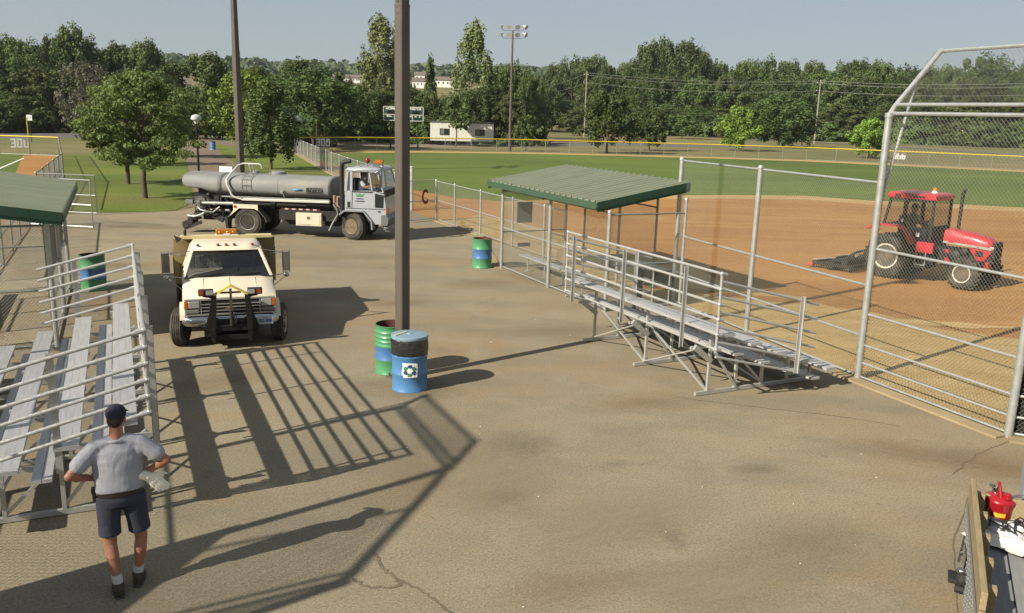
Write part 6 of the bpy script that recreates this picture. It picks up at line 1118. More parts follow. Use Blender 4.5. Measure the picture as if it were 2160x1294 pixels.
def crown_np(seed, shape, nc, nl, rc, leaf, jag=.25, inner=.35, zf=.62):
    """leaf-sized quads in clumps spread through a crown of unit height and unit radius"""
    g = np.random.default_rng(seed); cen = []; 
    while len(cen) < nc:
        z = g.random(); a = g.random() * 2 * np.pi; rm = shape(z) * (1 + jag * (g.random() - .5) * 1.4 + .14 * math.sin(3 * a + seed) + .1 * math.sin(5 * a + 9 * z)); r = rm * (inner + (1 - inner) * g.random() ** .45)
        cen.append((r * math.cos(a), r * math.sin(a), z + (g.random() - .5) * .06))
    cen = np.array(cen); csz = rc * (.6 + .8 * g.random(nc)); k = nl // nc
    d = g.normal(size=(nc, k, 3)); d /= np.linalg.norm(d, axis=2)[..., None]; rad = g.random((nc, k, 1)) ** .4; P = cen[:, None, :] + d * rad * csz[:, None, None] * np.array([1, 1, zf]); P = P.reshape(-1, 3); d = d.reshape(-1, 3)
    nrm = d + g.normal(size=d.shape) * .55 + np.array([0, 0, .35]); nrm /= np.linalg.norm(nrm, axis=1)[:, None]; t = np.cross(nrm, g.normal(size=d.shape)); t /= np.linalg.norm(t, axis=1)[:, None]; s = np.cross(nrm, t)
    return P, t, s, g.random(len(P)) * .7 + .65
SH = dict(round=lambda z: max(0, 1 - abs((z - .42) / .585) ** 2.7) ** .42, spread=lambda z: min(1, .55 + 1.2 * z) * math.sqrt(max(0, 1 - z ** 2.6)), poplar=lambda z: (.35 + 1.1 * min(z, .45)) * (1 - max(0, z - .35) ** 1.3 * 1.25) if z < .98 else .1,
          oval=lambda z: max(.0, 1 - abs((z - .40) / .62) ** 2.3) ** .55, cone=lambda z: max(.04, (1 - z) ** .8), shrub=lambda z: math.sqrt(max(0, 1 - z * z)))
def limbs(b, H, cb, rx, r0, seed, n=7, shape=None):
    rnd = random.Random(seed); top = cb + (H - cb) * .75; pts = [(0, 0, -.15), (0, 0, .05), (rnd.uniform(-.02, .02) * H, 0, cb * .6), (rnd.uniform(-.03, .03) * H, rnd.uniform(-.02, .02) * H, cb + .1 * H), (rnd.uniform(-.05, .05) * H, rnd.uniform(-.04, .04) * H, top)]
    b.path(pts, [r0 * 1.6, r0 * 1.15, r0 * .9, r0 * .7, r0 * .15], 8)
    for k in range(n):
        a = 2 * math.pi * k / n + rnd.uniform(-.4, .4); z0 = cb + (H - cb) * rnd.uniform(-.04, .45); L = rx * rnd.uniform(.55, .9); z1 = z0 + L * rnd.uniform(.35, .9); b.path([(0, 0, z0), (L * .45 * math.cos(a), L * .45 * math.sin(a), z0 + (z1 - z0) * .6), (L * math.cos(a), L * math.sin(a), z1)], [r0 * .45, r0 * .28, r0 * .08], 6)
PROTO = {}
def proto(kind):
    """(crown mesh, trunk mesh) of unit-ish trees: built at true size H, rx so leaves keep their size"""
    if kind in PROTO: return PROTO[kind]
    mk, shp, H, cb, rx, nc, nl, rc, leaf, r0, bark, jag = KIND[kind]
    P, t, s, q = crown_np(hash(kind) % 1000 if False else sum(map(ord, kind)), SH[shp], nc, nl, rc, leaf, jag, zf=.34 if shp == 'spread' else .62)
    P = P * np.array([rx, rx, H - cb]) + np.array([0, 0, cb]); w = leaf * q[:, None] * .5; h = leaf * q[:, None] * .72
    # clumps keep round: rc was relative to radius
    V = np.stack([P - t * w - s * h * .2, P + s * h * -1, P + t * w - s * h * .2, P + s * h], 1).reshape(-1, 3); Fc = np.arange(len(V)).reshape(-1, 4)
    o = raw('crown', V, Fc, LM[mk]); cm = o.data; bpy.data.objects.remove(o); b = B(); limbs(b, H, cb, rx, r0, sum(map(ord, kind)) + 1); o = b.build('trunk', BARKP if bark else BARK, smooth=60); tm = o.data; bpy.data.objects.remove(o); PROTO[kind] = (cm, tm, H, rx); return PROTO[kind]
#        leaves  shape  H   crown base  radius  clumps  leaves  clump  leaf  trunk  pale  jag
KIND = dict(locust_a=('locust', 'spread', 6.2, 1.75, 3.0, 150, 24000, .17, .10, .15, 0, .6), locust_b=('locust', 'spread', 6.0, 1.8, 2.5, 100, 13000, .19, .115, .13, 0, .6),
            pear_a=('mid', 'oval', 7.0, 1.5, 1.6, 80, 9000, .24, .15, .10, 0, .3), maple_a=('bright', 'round', 8.0, 1.6, 2.8, 80, 9000, .2, .22, .14, 0, .35), maple_b=('mid', 'round', 7.0, 1.2, 3.2, 90, 9000, .19, .22, .16, 0, .35), maple_c=('bright', 'oval', 5.4, .8, 2.3, 70, 7000, .2, .2, .12, 0, .35),
            wood_a=('dark', 'round', 13, 1.4, 5.0, 110, 15000, .20, .29, .25, 0, .5), wood_b=('dark', 'oval', 14, 1.0, 4.8, 120, 15000, .2, .29, .25, 0, .55), wood_c=('mid', 'round', 12, 1.2, 5.2, 105, 15000, .2, .29, .25, 0, .5), wood_d=('wood', 'spread', 12, 1.5, 5.0, 110, 14000, .19, .28, .2, 0, .5),
            poplar_a=('poplar', 'poplar', 20, 3.0, 4.4, 130, 8500, .15, .34, .22, 1, .6), conifer_a=('dark', 'cone', 11, .6, 2.6, 80, 6000, .2, .28, .14, 0, .3), small_a=('mid', 'round', 4.2, 1.1, 1.7, 45, 3500, .24, .20, .07, 0, .35), small_b=('mid', 'round', 4.2, 1.7, 1.2, 30, 1500, .26, .17, .06, 0, .5), grey_a=('grey', 'round', 10, 2, 3.8, 70, 3800, .2, .26, .2, 0, .5), bush_a=('dark', 'shrub', 3.2, .0, 3.0, 45, 4200, .25, .28, .08, 0, .35), bush_b=('mid', 'shrub', 3.0, .0, 2.8, 45, 4200, .25, .28, .08, 0, .35))
NT = 0
def tree(kind, name, label, p, H, rx, group=None, cat='tree', trunk=True):
    global NT
    cm, tm, h0, r0 = proto(kind); NT += 1; t = thing(name, label, cat, (p.x, p.y, terr(p.x, p.y) - .02), (NT * 2.399) % 6.283, group); s = (rx / r0, rx / r0, H / h0)
    c = bpy.data.objects.new('crown', cm); col.objects.link(c); c.parent = t; c.scale = s
    if trunk: k = bpy.data.objects.new('trunk', tm); col.objects.link(k); k.parent = t; k.scale = (min(s[0], s[2] * 1.2),) * 2 + (s[2],)
    return t
def tr_px(kind, name, label, x, D, ytop, wpx, yb=None, **k):
    """tree whose crown column, top row and width were measured; D metres away (or standing at row yb)"""
    p = gnd(x, yb) if yb else at(x, D); z = hgt(p, ytop) - (terr(p.x, p.y)); dist = (p - Vector((0, 0, 0))).length; return tree(kind, name, label, p, z, wpx / 2 * dist / CF * .97, **k)
# lawn trees, one by one
tr_px('locust_a', 'locust_tree', 'largest spreading locust tree on the lawn, its dark trunk nearest the tank truck', 306, 0, 158, 212, yb=418)
tr_px('locust_b', 'locust_tree', 'locust tree on the lawn just left of and behind the nearest trunk', 270, 0, 172, 166, yb=388)
tr_px('locust_b', 'locust_tree', 'third locust trunk farther back on the left of the lawn', 243, 0, 200, 130, yb=348)
tr_px('locust_b', 'locust_tree', 'locust tree reaching over the path beside the globe lamp', 372, 0, 205, 136, yb=331)
tr_px('pear_a', 'pear_tree', 'slender oval tree on the fenceside lawn above the rear of the tank', 572, 0, 184, 96, yb=357)
tr_px('maple_a', 'maple_tree', 'bright leaved maple behind the dark brown pole beyond the tank truck', 524, 0, 160, 112, yb=321)
tr_px('wood_a', 'shade_tree', 'wide dark tree in front of the pale walled building', 660, 0, 150, 175, yb=312)
tr_px('small_b', 'shade_tree', 'small tree standing in front of the white office trailer', 962, 0, 208, 66, yb=309)
tr_px('small_a', 'young_tree', 'tiny bright sapling right of the far floodlight pole', 1109, 0, 262, 34, yb=319)
tr_px('maple_b', 'maple_tree', 'broad dark maple right behind the outfield fence, left of the street trees', 1280, 0, 196, 106, yb=324)
tr_px('maple_b', 'maple_tree', 'dark round tree just right of the broad dark maple', 1369, 0, 232, 78, yb=318)
tr_px('maple_c', 'maple_tree', 'bright green maple behind the middle of the outfield fence', 1552, 0, 232, 80, yb=318)
tr_px('maple_c', 'maple_tree', 'bright green maple beside the left post of the backstop', 1832, 0, 258, 72, yb=334)
tr_px('wood_a', 'shade_tree', 'large dark spreading tree left of the leaning utility pole', 1650, 0, 208, 124, yb=311)
tr_px('wood_d', 'crab_apple_tree', 'low crab apple tree with a forked trunk behind the broad maple', 1222, 0, 226, 78, yb=287)
tr_px('small_a', 'street_tree', 'small tree by the street between the two dark maples and the woods', 1438, 0, 244, 66, yb=293)
tr_px('wood_a', 'street_tree', 'dark tree with a short trunk by the far bend of the street', 1164, 250, 196, 84)
tr_px('wood_a', 'shade_tree', 'dark leafy tree hiding the foot of the left white utility pole', 1128, 240, 178, 84)
tr_px('poplar_a', 'poplar_tree', 'tall pale poplar rising behind the brown pole in the plaza', 806, 150, 44, 104)
tr_px('poplar_a', 'poplar_tree', 'tall poplar with whitish trunks behind the white office trailer', 998, 146, 58, 104)
tr_px('poplar_a', 'poplar_tree', 'shorter poplar shoulder just right of the tall one behind the trailer', 1030, 150, 150, 66)
tr_px('conifer_a', 'spruce_tree', 'pointed dark tree between the brown pole and the tall poplar', 908, 150, 133, 50)
tr_px('grey_a', 'dead_tree', 'greyish half bare tree in front of the dark left woods', 183, 128, 132, 92)
tr_px('wood_c', 'shade_tree', 'round topped tree right of the brown roofed house at upper left', 432, 128, 127, 128)
tr_px('wood_c', 'shade_tree', 'leafy tree between the dark brown pole and the pale blue house', 545, 150, 150, 60)
tr_px('wood_b', 'shade_tree', 'dark tree with a knobbly top right of the pale blue house', 630, 142, 138, 108)
tr_px('wood_b', 'shade_tree', 'dark tree just left of the number 300 building end', 604, 132, 172, 86)
tr_px('wood_a', 'shade_tree', 'spreading tree above the pale end wall of the dark roofed building', 668, 120, 168, 128)
# rows of woods: (label text, group, kinds, [(x, ytop, width)], distance)
def ordinal(i): return ('first', 'second', 'third', 'fourth', 'fifth', 'sixth', 'seventh', 'eighth', 'ninth', 'tenth', 'eleventh', 'twelfth', 'thirteenth', 'fourteenth', 'fifteenth', 'sixteenth', 'seventeenth', 'eighteenth', 'nineteenth', 'twentieth', '21st', '22nd', '23rd', '24th', '25th', '26th', '27th', '28th', '29th', '30th', '31st', '32nd', '33rd')[i]
def row(what, group, kinds, items, D, seed, name='woodland_tree'):
    rnd = random.Random(seed)
    for i, (x, y, w) in enumerate(items): tr_px(kinds[i % len(kinds)], name, f'{ordinal(i)} tree from left in {what}', x, D * (1 + rnd.uniform(-.04, .04)), y, w, group=group)
row('the dark back row, upper left woods', 'back row of the left woods', ['wood_a', 'wood_b', 'wood_c'], [(-70, 104, 120), (-15, 108, 110), (38, 94, 100), (88, 97, 95), (125, 92, 80), (166, 73, 84), (212, 92, 90), (258, 106, 86), (312, 101, 88), (338, 118, 60)], 172, 1)
row('the shaded front row above the left road', 'front row of the left woods', ['wood_c', 'wood_a', 'wood_d'], [(-60, 160, 110), (10, 150, 120), (78, 146, 110), (140, 158, 100), (215, 160, 90), (275, 150, 100), (330, 160, 90)], 156, 2)
row('the undergrowth below the upper left woods', 'undergrowth of the left woods', ['wood_b', 'wood_a'], [(-80, 205, 120), (0, 200, 120), (60, 208, 90), (330, 215, 100), (395, 190, 100), (455, 215, 90)], 150, 3)
row('the low dark row behind the scoreboard', 'low trees behind the scoreboard', ['wood_a', 'wood_c', 'wood_b', 'wood_d'], [(600, 210, 90), (648, 202, 90), (700, 184, 92), (735, 178, 80), (770, 184, 90), (815, 200, 90), (862, 192, 86), (905, 196, 80), (948, 204, 80), (985, 200, 84), (1035, 188, 90), (1075, 205, 84)], 134, 4)
row('the farther row glimpsed above the scoreboard', 'farther trees above the scoreboard', ['wood_c', 'wood_a'], [(490, 196, 70), (735, 170, 34), (790, 176, 60), (862, 180, 40), (1065, 152, 60), (1092, 140, 66), (1120, 172, 70)], 165, 5)
row('the clump above the left utility pole', 'clump behind the left utility pole', ['wood_c', 'wood_b', 'wood_a'], [(1142, 165, 80), (1172, 145, 80), (1205, 128, 90), (1245, 131, 80), (1275, 148, 60)], 285, 6)
row('the highest clump, right of centre', 'high clump in the centre right woods', ['wood_c', 'wood_b'], [(1322, 142, 80), (1356, 108, 84), (1395, 99, 92), (1440, 101, 84), (1472, 122, 66), (1490, 150, 50)], 290, 7)
row('the middle row of the right woods', 'middle row of the right woods', ['wood_c', 'wood_d', 'wood_b', 'wood_a'], [(1260, 170, 96), (1310, 178, 80), (1370, 165, 100), (1420, 160, 100), (1475, 175, 90), (1530, 165, 90), (1590, 160, 96), (1650, 158, 100), (1715, 165, 90), (1770, 165, 96), (1830, 172, 90), (1890, 170, 96), (1950, 178, 96), (2015, 170, 100), (2080, 180, 100), (2145, 185, 100), (2215, 180, 110)], 268, 8)
row('the back row, right woods, against sky', 'back row of the right woods', ['wood_b', 'wood_c', 'wood_a'], [(1515, 146, 70), (1560, 141, 76), (1608, 131, 80), (1655, 141, 76), (1700, 144, 80), (1750, 142, 80), (1800, 139, 80), (1846, 143, 80), (1895, 147, 80), (1945, 152, 80), (1990, 152, 60), (2065, 124, 110), (2130, 160, 70), (2165, 133, 60), (2230, 130, 100)], 288, 9)
row('the front edge of the right woods', 'front edge of the right woods', ['wood_a', 'wood_d', 'wood_c'], [(1250, 215, 70), (1330, 222, 60), (1400, 225, 76), (1462, 228, 80), (1520, 222, 80), (1590, 225, 90), (1720, 228, 80), (1770, 222, 90), (1880, 225, 90), (1945, 215, 90), (2010, 222, 100), (2080, 218, 100), (2150, 225, 110), (2230, 222, 110)], 252, 10)
def bushes(label, group, xs, D, h, seed):
    rnd = random.Random(seed)
    for i, x in enumerate(xs): tree(('bush_a', 'bush_b')[i % 2], 'bush', f'{ordinal(i)} bush from the left {label}', at(x, D * (1 + rnd.uniform(-.03, .03))), h * rnd.uniform(.8, 1.3), h * rnd.uniform(.9, 1.3), group=group, cat='bush', trunk=False)
bushes('at the foot of the right woods along the street', 'bushes under the right woods', range(1270, 2260, 34), 243, 4.2, 1)
bushes('at the foot of the left woods', 'bushes under the left woods', range(-60, 480, 38), 147, 3.2, 2)
bushes('under the dark trees behind the lot', 'bushes behind the gravel lot', range(590, 1120, 40), 132, 3.0, 3)

# far wooded ridge: one mass of treetops
def far_forest():
    g = np.random.default_rng(11); n = 2600; th = g.uniform(-.62, .62, n); D = g.uniform(705, 1180, n) ; X = D * np.sin(th); Y = D * np.cos(th); keep = []
    Z = np.array([terr(x, y) for x, y in zip(X, Y)]); r = g.uniform(7, 12, n); V = []; k = 30
    d = g.normal(size=(n, k, 3)); d /= np.linalg.norm(d, axis=2)[..., None]; d[..., 2] = np.abs(d[..., 2]); P = np.stack([X, Y, Z + 2], 1)[:, None, :] + d * r[:, None, None] * np.array([1, 1, 1.0]); P = P.reshape(-1, 3); d = d.reshape(-1, 3)
    nn = d + g.normal(size=d.shape) * .4; nn /= np.linalg.norm(nn, axis=1)[:, None]; t = np.cross(nn, g.normal(size=d.shape)); t /= np.linalg.norm(t, axis=1)[:, None]; s = np.cross(nn, t); w = 2.6
    V = np.stack([P - t * w, P - s * w, P + t * w, P + s * w], 1).reshape(-1, 3); o = raw('far_forest', V, np.arange(len(V)).reshape(-1, 4), LM['far']); o['kind'] = 'stuff'
far_forest()

# ------------------------------------------------------------------ buildings
ROOFB = mat('brown_grey_shingle', (.20, .165, .14), .85, 0, .1, 2); HW = mat('house_white', (1.1, 1.1, 1.05), .6, 0, .04, 2)
def house(name, label, p, rz, w, d, h, rise, wall, roof, wins=3, group=None, gable_front=False, cat='house'):
    t = thing(name, label, cat, p, rz, group); b = B(); b.bb((-w / 2, 0, 0), (w / 2, d, h)); 
    if not gable_front: b.prism([(0, h), (d, h), (d / 2, h + rise)], -w / 2, w / 2, 'x')
    else: b.prism([(-w / 2, h), (w / 2, h), (0, h + rise)], 0, d, 'y')
    b.build('wall', wall, t); b = B(); e = .45
    if not gable_front:
        k = rise / (d / 2); b.add([(-w / 2 - e, -e, h - e * k + .1), (w / 2 + e, -e, h - e * k + .1), (w / 2 + e, d / 2, h + rise + .12), (-w / 2 - e, d / 2, h + rise + .12), (w / 2 + e, d + e, h - e * k + .1), (-w / 2 - e, d + e, h - e * k + .1)], [(0, 1, 2, 3), (3, 2, 4, 5)])
    else:
        k = rise / (w / 2); b.add([(-w / 2 - e, -e, h - e * k + .1), (0, -e, h + rise + .12), (0, d + e, h + rise + .12), (-w / 2 - e, d + e, h - e * k + .1), (w / 2 + e, -e, h - e * k + .1), (w / 2 + e, d + e, h - e * k + .1)], [(0, 1, 2, 3), (1, 4, 5, 2)])
    b.build('roof', roof, t, sol=.15, smooth=0)
    for i in range(wins):
        x = -w / 2 + w * (i + .5) / wins; f = B(); f.box((x, -.04, h * .62), (w / wins * .42, .08, h * .32)); f = f.build('window', HW, t); f = B(); f.box((x, -.09, h * .62), (w / wins * .34, .03, h * .25)); o = bpy.data.objects[-1] if False else None; f.build('pane', mat('dark_glass', (.02, .03, .03)), t.children[-1])
    return t
def on_hill(x, D, yb=None): p = at(x, D); p.z = terr(p.x, p.y); return p
def house_px(name, label, x, D, yt, wpx, hpx, **k):
    p = at(x, D); s = D / CF; z = hgt(p, yt + hpx); ground = terr(p.x, p.y); p.z = min(z, 9e9); w = wpx * s; tot = hpx * s; return p, w, tot
def hill_house(label, x, D, ytop, ybot, wpx, wall=HW, gable=False, wins=6, name='far_house', rfrac=.45, group='houses on the far hillside'):
    p = at(x, D); zt = hgt(p, ytop); s = D / CF; tot = (ybot - ytop) * s; g = terr(p.x, p.y); h = (zt - g) - tot * rfrac; p.z = g; w = wpx * s
    return house(name, label, p, math.atan2(p.y, p.x) - math.pi / 2, w, max(8, w * .3), h, tot * rfrac, wall, ROOFB, wins, group, gable)
hill_house('brown roofed house with pale walls beside the upper left woods', 384, 240, 150, 182, 34, rfrac=.72, wins=2, group=None, name='house')
hill_house('pale blue house with a grey roof between the trees left of centre', 582, 300, 162, 196, 36, mat('pale_blue_siding', (.42, .50, .54), .6, 0, .05, 2), True, 2, group=None, name='house')
hill_house('small white house left of the pale blue house, peeping through the trees', 562, 320, 168, 200, 14, wins=1, group=None, name='house')
hill_house('long white townhouse row on the far hill, left of the pale poplar', 700, 620, 157, 170, 66, wins=9); hill_house('white townhouse row right behind the pale poplar on the far hill', 750, 640, 158, 171, 40, wins=6); hill_house('white house cluster just right of the brown pole on the far hill', 885, 600, 164, 180, 30, wins=4)
hill_house('tall white roofed block above the house cluster on the far hill', 888, 690, 152, 166, 26, wins=3); hill_house('long brown roofed white row left of the tall poplar on the far hill', 934, 620, 162, 177, 46, wins=5); hill_house('distant roof on the ridge left of centre, behind the thin mast', 510, 690, 158, 167, 44, mat('far_tan_wall', (.4, .36, .3), .7, 0, .05, 2), wins=4)
p = at(1322, 262); house('red_roofed_house', 'low house with a red brown roof half hidden in the right woods', p, R(-10), 9, 8, hgt(p, 224), 3.0, HW, mat('red_brown_roof', (.20, .075, .05), .8, 0, .1, 3), 3)
p = at(526, 860); t = thing('radio_mast', 'thin white mast on the skyline right of the dark brown pole', 'mast', (p.x, p.y, terr(p.x, p.y))); H = hgt(p, 136) - p.z - terr(p.x, p.y); b = B(); b.tube((0, 0, 0), (0, 0, H), .6, 6, .35); b.build('shaft', WHITE, t); b = B(); b.box((0, 0, H * .96), (1.6, .5, 2)); b.build('antenna', WHITE, t)
# office trailer
p = gnd(908, 306); t = thing('office_trailer', 'long white office trailer with two dark framed windows beyond the outfield fence', 'trailer', (p.x, p.y, 0), R(6)); Lw = 130 * p.length / CF; zt = hgt(p, 256); z0 = .62
TW = mat('ribbed_white_siding', (.98, 1, .92), .5, 0, .04, 2); b = B(); b.bb((0, 0, z0), (Lw, 2.6, zt))
for i in range(int(Lw / .2)): b.bb((i * .2 + .02, -.02, z0 + .05), (i * .2 + .06, 0, zt - .15))
for i in range(12): b.bb((-.02, i * .2 + .08, z0 + .05), (0, i * .2 + .12, zt - .15))
b.build('trailer_body', TW, t)
b = B(); b.bb((-.06, -.06, zt - .16), (Lw + .06, -.02, zt + .03)); b.bb((-.06, -.06, zt - .1), (-.02, 2.66, zt + .03)); b.bb((-.06, -.06, zt), (Lw + .06, 2.66, zt + .05)); b.build('roof_edge', mat('brown_grey_trim', (.16, .14, .12), .6, 0, .1, 3), t)
for x in (1.75, 6.75):
    b = B(); b.box((x + .2, -.04, z0 + 1.25), (1.32, .06, .86)); f = b.build('window', mat('dark_bronze_frame', (.05, .055, .05), .5, .2, .1, 3), t); b = B(); b.box((x - .1, -.08, z0 + 1.25), (.50, .02, .62)); b.build('pane', mat('pale_reflecting_glass', (.28, .31, .31), .1, .3, .25, 3), f); b = B(); b.box((x + .5, -.08, z0 + 1.25), (.52, .02, .62)); b.build('pane', mat('dark_glass', (.02, .03, .03)), f)
b = B(); b.bb((Lw, .3, z0 + .75), (Lw + .38, 1.1, z0 + 1.4)); b.build('air_conditioner', mat('grey_ac_unit', (.12, .12, .11), .6, .2, .1, 4), t, bevel=.02); b = B(); b.bb((-.7, 1.0, .5), (.0, 1.2, .62)); b.bb((-.7, .8, .45), (Lw + .05, 1.0, .6)); b.bb((.2, .2, .5), (Lw - .2, .35, .62)); b.build('chassis', DARK, t)
for x in (2.6, 5.4, 6.2): wheel(t, (x, .15, .35), .35, .22, .03, DARK, DARK, 0)
b = B(); b.bb((5.2, .8, zt), (6.0, 1.5, zt + .14)); b.tube((4.6, 1, zt), (4.6, 1, zt + .3), .05, 8); b.build('roof_vent', TW, t)
b = B(); b.box((.0, .5, zt - .7), (.12, .5, .35)); b.build('wall_lamp', BLACK, t)
# dark roofed building with a pale end
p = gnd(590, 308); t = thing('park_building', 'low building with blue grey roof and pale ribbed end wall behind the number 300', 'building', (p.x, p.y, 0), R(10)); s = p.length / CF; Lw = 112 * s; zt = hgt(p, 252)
b = B(); b.bb((0, 0, 0), (Lw - 1.15, 5, zt)); b.build('wall', mat('shade_dark_siding', (.045, .038, .032), .8, 0, .15, 3), t); b = B(); b.bb((Lw - 1.15, -.05, .55), (Lw, 4, zt + .35))  # main wall's brown is painted dark to stand for the shade over it
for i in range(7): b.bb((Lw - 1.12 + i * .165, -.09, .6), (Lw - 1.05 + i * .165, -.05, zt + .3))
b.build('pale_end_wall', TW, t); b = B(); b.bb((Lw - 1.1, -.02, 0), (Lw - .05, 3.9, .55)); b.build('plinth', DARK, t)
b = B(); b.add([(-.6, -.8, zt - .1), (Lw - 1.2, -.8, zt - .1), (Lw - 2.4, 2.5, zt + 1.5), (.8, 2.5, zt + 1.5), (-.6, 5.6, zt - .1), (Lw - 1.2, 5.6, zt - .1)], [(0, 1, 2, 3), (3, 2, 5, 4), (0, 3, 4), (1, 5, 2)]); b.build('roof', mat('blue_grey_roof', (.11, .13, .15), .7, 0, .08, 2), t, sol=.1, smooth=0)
for x in (1.6, 3.9): b = B(); b.box((x, -.03, 1.5), (.9, .06, .9)); b.build('window', mat('dark_glass', (.02, .03, .03)), t)
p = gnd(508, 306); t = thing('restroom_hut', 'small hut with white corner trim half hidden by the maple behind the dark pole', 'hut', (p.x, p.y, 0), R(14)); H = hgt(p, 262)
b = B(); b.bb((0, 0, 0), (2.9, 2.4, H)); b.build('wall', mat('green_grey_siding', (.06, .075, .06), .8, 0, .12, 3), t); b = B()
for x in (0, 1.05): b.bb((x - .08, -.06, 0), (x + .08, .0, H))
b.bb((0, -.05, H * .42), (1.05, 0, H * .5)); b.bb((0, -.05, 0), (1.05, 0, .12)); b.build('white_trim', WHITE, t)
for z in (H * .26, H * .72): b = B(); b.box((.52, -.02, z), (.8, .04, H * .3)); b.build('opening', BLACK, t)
b = B(); b.add([(-.4, -.4, H), (3.3, -.4, H), (3.3, 1.2, H + .9), (-.4, 1.2, H + .9), (3.3, 2.8, H), (-.4, 2.8, H)], [(0, 1, 2, 3), (3, 2, 4, 5)]); b.build('roof', mat('blue_grey_roof', (.11, .13, .15)), t, sol=.1, smooth=0)
# park furniture by the path
# parked red car beyond the trailer, grazing the shrubs
def car(label, p, rz, m, name='parked_car', group=None):
    t = thing(name, label, 'car', p, rz, group); b = B(); pr = [(-2.2, .35), (-2.25, .7), (-2.0, .92), (-1.2, .98), (-.75, 1.38), (.6, 1.40), (1.15, .98), (2.0, .85), (2.25, .62), (2.2, .35)]
    b.loft([[(x, y * .86, z if z > .95 and 0 else z) for x, z in pr] for y in (-1, 1)]); b.build('body', m, t, bevel=.08); b = B()
    for y in (-.87, .87): b.prism([(-.95, 1.0), (-.65, 1.32), (.52, 1.34), (.95, 1.0)], y - .01, y + .01, 'y')
    b.build('side_glass', mat('dark_glass', (.02, .03, .03)), t)
    for x in (-1.35, 1.35):
        for y, a in ((-.78, 0), (.78, math.pi)): wheel(t, (x, y, .32), .32, .2, .02, GALV, DARK, a)
    for y in (-.6, .6): b = B(); b.box((2.2, y, .66), (.1, .3, .14)); b.build('headlight', WHITE, t)
p = at(1052, 122); p.z = terr(p.x, p.y); 
# ------------------------------------------------------------------ utility poles and wires
UP = mat('weathered_pole_wood', (.36, .32, .27), .85, 0, .15, 5, .2, 20, stretch=(6, 6, 1)); poles = []
for label, x, D, yt, r, lean in (('pale utility pole rising out of the broad maple', 1234, 195, 154, .19, .006), ('leaning pale utility pole at the street right of centre', 1722, 203, 171, .20, .0), ('slender white utility pole at the far bend of the street', 1153, 300, 181, .2, 0), ):
    p = at(x, D); H = hgt(p, yt) ; t = thing('utility_pole', label, 'utility pole', (p.x, p.y, terr(p.x, p.y)), R(-20), 'wooden utility poles'); H -= terr(p.x, p.y)
    b = B(); b.tube((0, 0, -.3), (0, 0, H), r, 10, r * .62); b.build('shaft', UP, t); b = B(); b.box((-.35, 0, H - .55), (.6, .08, .1)); b.box((-.35, 0, H - 2.2), (.6, .08, .1)); b.build('bracket', DARK, t)
    b = B(); 
    for dx, z in ((-.6, H - .45), (-.6, H - 2.1), (0, H), (.3, H - .5)): b.lathe([(.05, 0), (.07, .05), (.04, .1), (.07, .15), (.03, .22)], (dx, 0, z), 8)
    b.build('insulator', WHITE, t); poles.append((Vector((p.x, p.y, terr(p.x, p.y))), H))
b = B(); b.path([(0, 0, poles[2][1] - .3), (1.5, 0, poles[2][1] + .2), (3.2, 0, poles[2][1] - .0)], .06, 6)
b.build('street_light_arm', GALV, bpy.data.objects[[o.name for o in bpy.data.objects if o.name.startswith('utility_pole')][-1]])
PR = at(2330, 190); PR.z = 0; ends = [(poles[0], poles[1]), (poles[1], (PR, 13.6)), (poles[2], poles[0])]
names = ('between the two pale utility poles', 'from the leaning pole to the right edge', 'between the far slender pole and the broad maple pole')
for j, ((a, ha), (c, hc)) in enumerate(ends):
    for k, (dz, sg) in enumerate(((.0, 1.0), (-.45, 1.25), (-2.1, 1.1))):
        if j == 2 and k == 1: continue
        p, q = a + Vector((0, 0, ha + dz)), c + Vector((0, 0, hc + dz)); b = B(); b.path([p.lerp(q, i / 20) - Vector((0, 0, sg * 4 * (i / 20) * (1 - i / 20) * (.9 if j < 2 else .5))) for i in range(21)], .03, 5); o = b.build('power_line', mat('pale_wire', (.42, .42, .40), .5, .3, .05, 3)); tag(o, ('topmost', 'second highest', 'lowest')[k] + ' overhead wire ' + names[j], 'overhead wire', 'overhead wires')
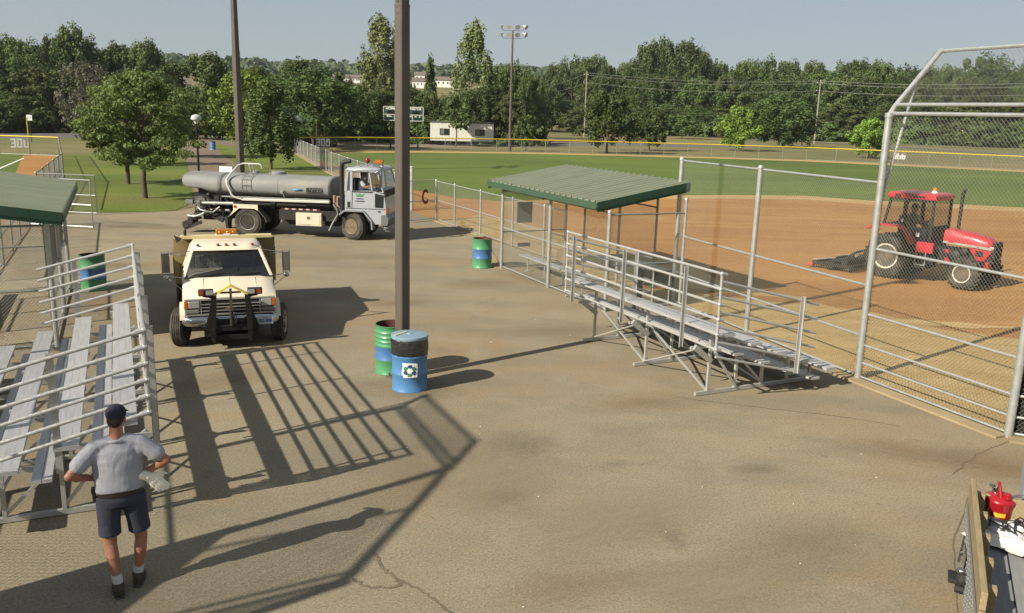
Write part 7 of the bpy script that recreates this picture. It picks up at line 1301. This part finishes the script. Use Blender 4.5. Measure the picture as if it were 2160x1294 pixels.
# ------------------------------------------------------------------ camera, sun, sky
cam = bpy.data.cameras.new('camera'); co = bpy.data.objects.new('camera', cam); col.objects.link(co); scn.camera = co
m = Matrix((R_, U_, -F_)).transposed().to_4x4(); m.translation = Vector((0, 0, CH)); co.matrix_world = m
cam.sensor_width = 36; cam.lens = CF / 2160 * 36; cam.clip_end = 6000; cam.clip_start = .05
SAZ, SEL = 39.0, 33.5          # direction the shadows run to, height of the sun
sd = bpy.data.lights.new('sun', 'SUN'); so = bpy.data.objects.new('sun', sd); col.objects.link(so); sd.energy = 5.0; sd.angle = R(.55); sd.color = (1, .90, .74)
ld = Vector((math.cos(R(SAZ)) * math.cos(R(SEL)), math.sin(R(SAZ)) * math.cos(R(SEL)), -math.sin(R(SEL)))); so.rotation_euler = ld.to_track_quat('-Z', 'Y').to_euler()
w = bpy.data.worlds.new('World'); scn.world = w; w.use_nodes = True; N = w.node_tree.nodes; sk = N.new('ShaderNodeTexSky'); sk.sky_type = 'NISHITA'; sk.sun_disc = False; sk.sun_elevation = R(SEL); sk.sun_rotation = math.atan2(-ld.x, -ld.y) % (2 * math.pi)
sk.air_density = 1.0; sk.dust_density = 1.2; sk.ozone_density = 1.2; sk.altitude = 250; bg = N['Background']; mxs = N.new('ShaderNodeMixRGB'); mxs.inputs[0].default_value = .78; w.node_tree.links.new(sk.outputs[0], mxs.inputs[1]); mxs.inputs[2].default_value = (3.40, 3.80, 4.22, 1); w.node_tree.links.new(mxs.outputs[0], bg.inputs[0]); bg.inputs[1].default_value = .060
scn.view_settings.view_transform = 'Standard'; scn.view_settings.look = 'None'; scn.view_settings.exposure = 0.90; scn.view_settings.gamma = 1
scn.cycles.max_bounces = 6; scn.cycles.transparent_max_bounces = 24; scn.cycles.use_denoising = True
# ------------------------------------------------------------------ summer haze: one even box of air round everything
b = B(); b.bb((-1650, -75, -1.2), (1650, 3260, 72)); hz = b.build('haze', mat('unused', (.5, .5, .5)), smooth=0); hz['kind'] = 'stuff'
hm = bpy.data.materials.new('summer_haze'); hm.use_nodes = True; N = hm.node_tree.nodes; N.clear(); o_ = N.new('ShaderNodeOutputMaterial'); v_ = N.new('ShaderNodeVolumePrincipled'); v_.inputs['Color'].default_value = (.80, .86, .92, 1); v_.inputs['Density'].default_value = .00012; v_.inputs['Anisotropy'].default_value = .2
hm.node_tree.links.new(v_.outputs[0], o_.inputs['Volume']); hz.data.materials[0] = hm
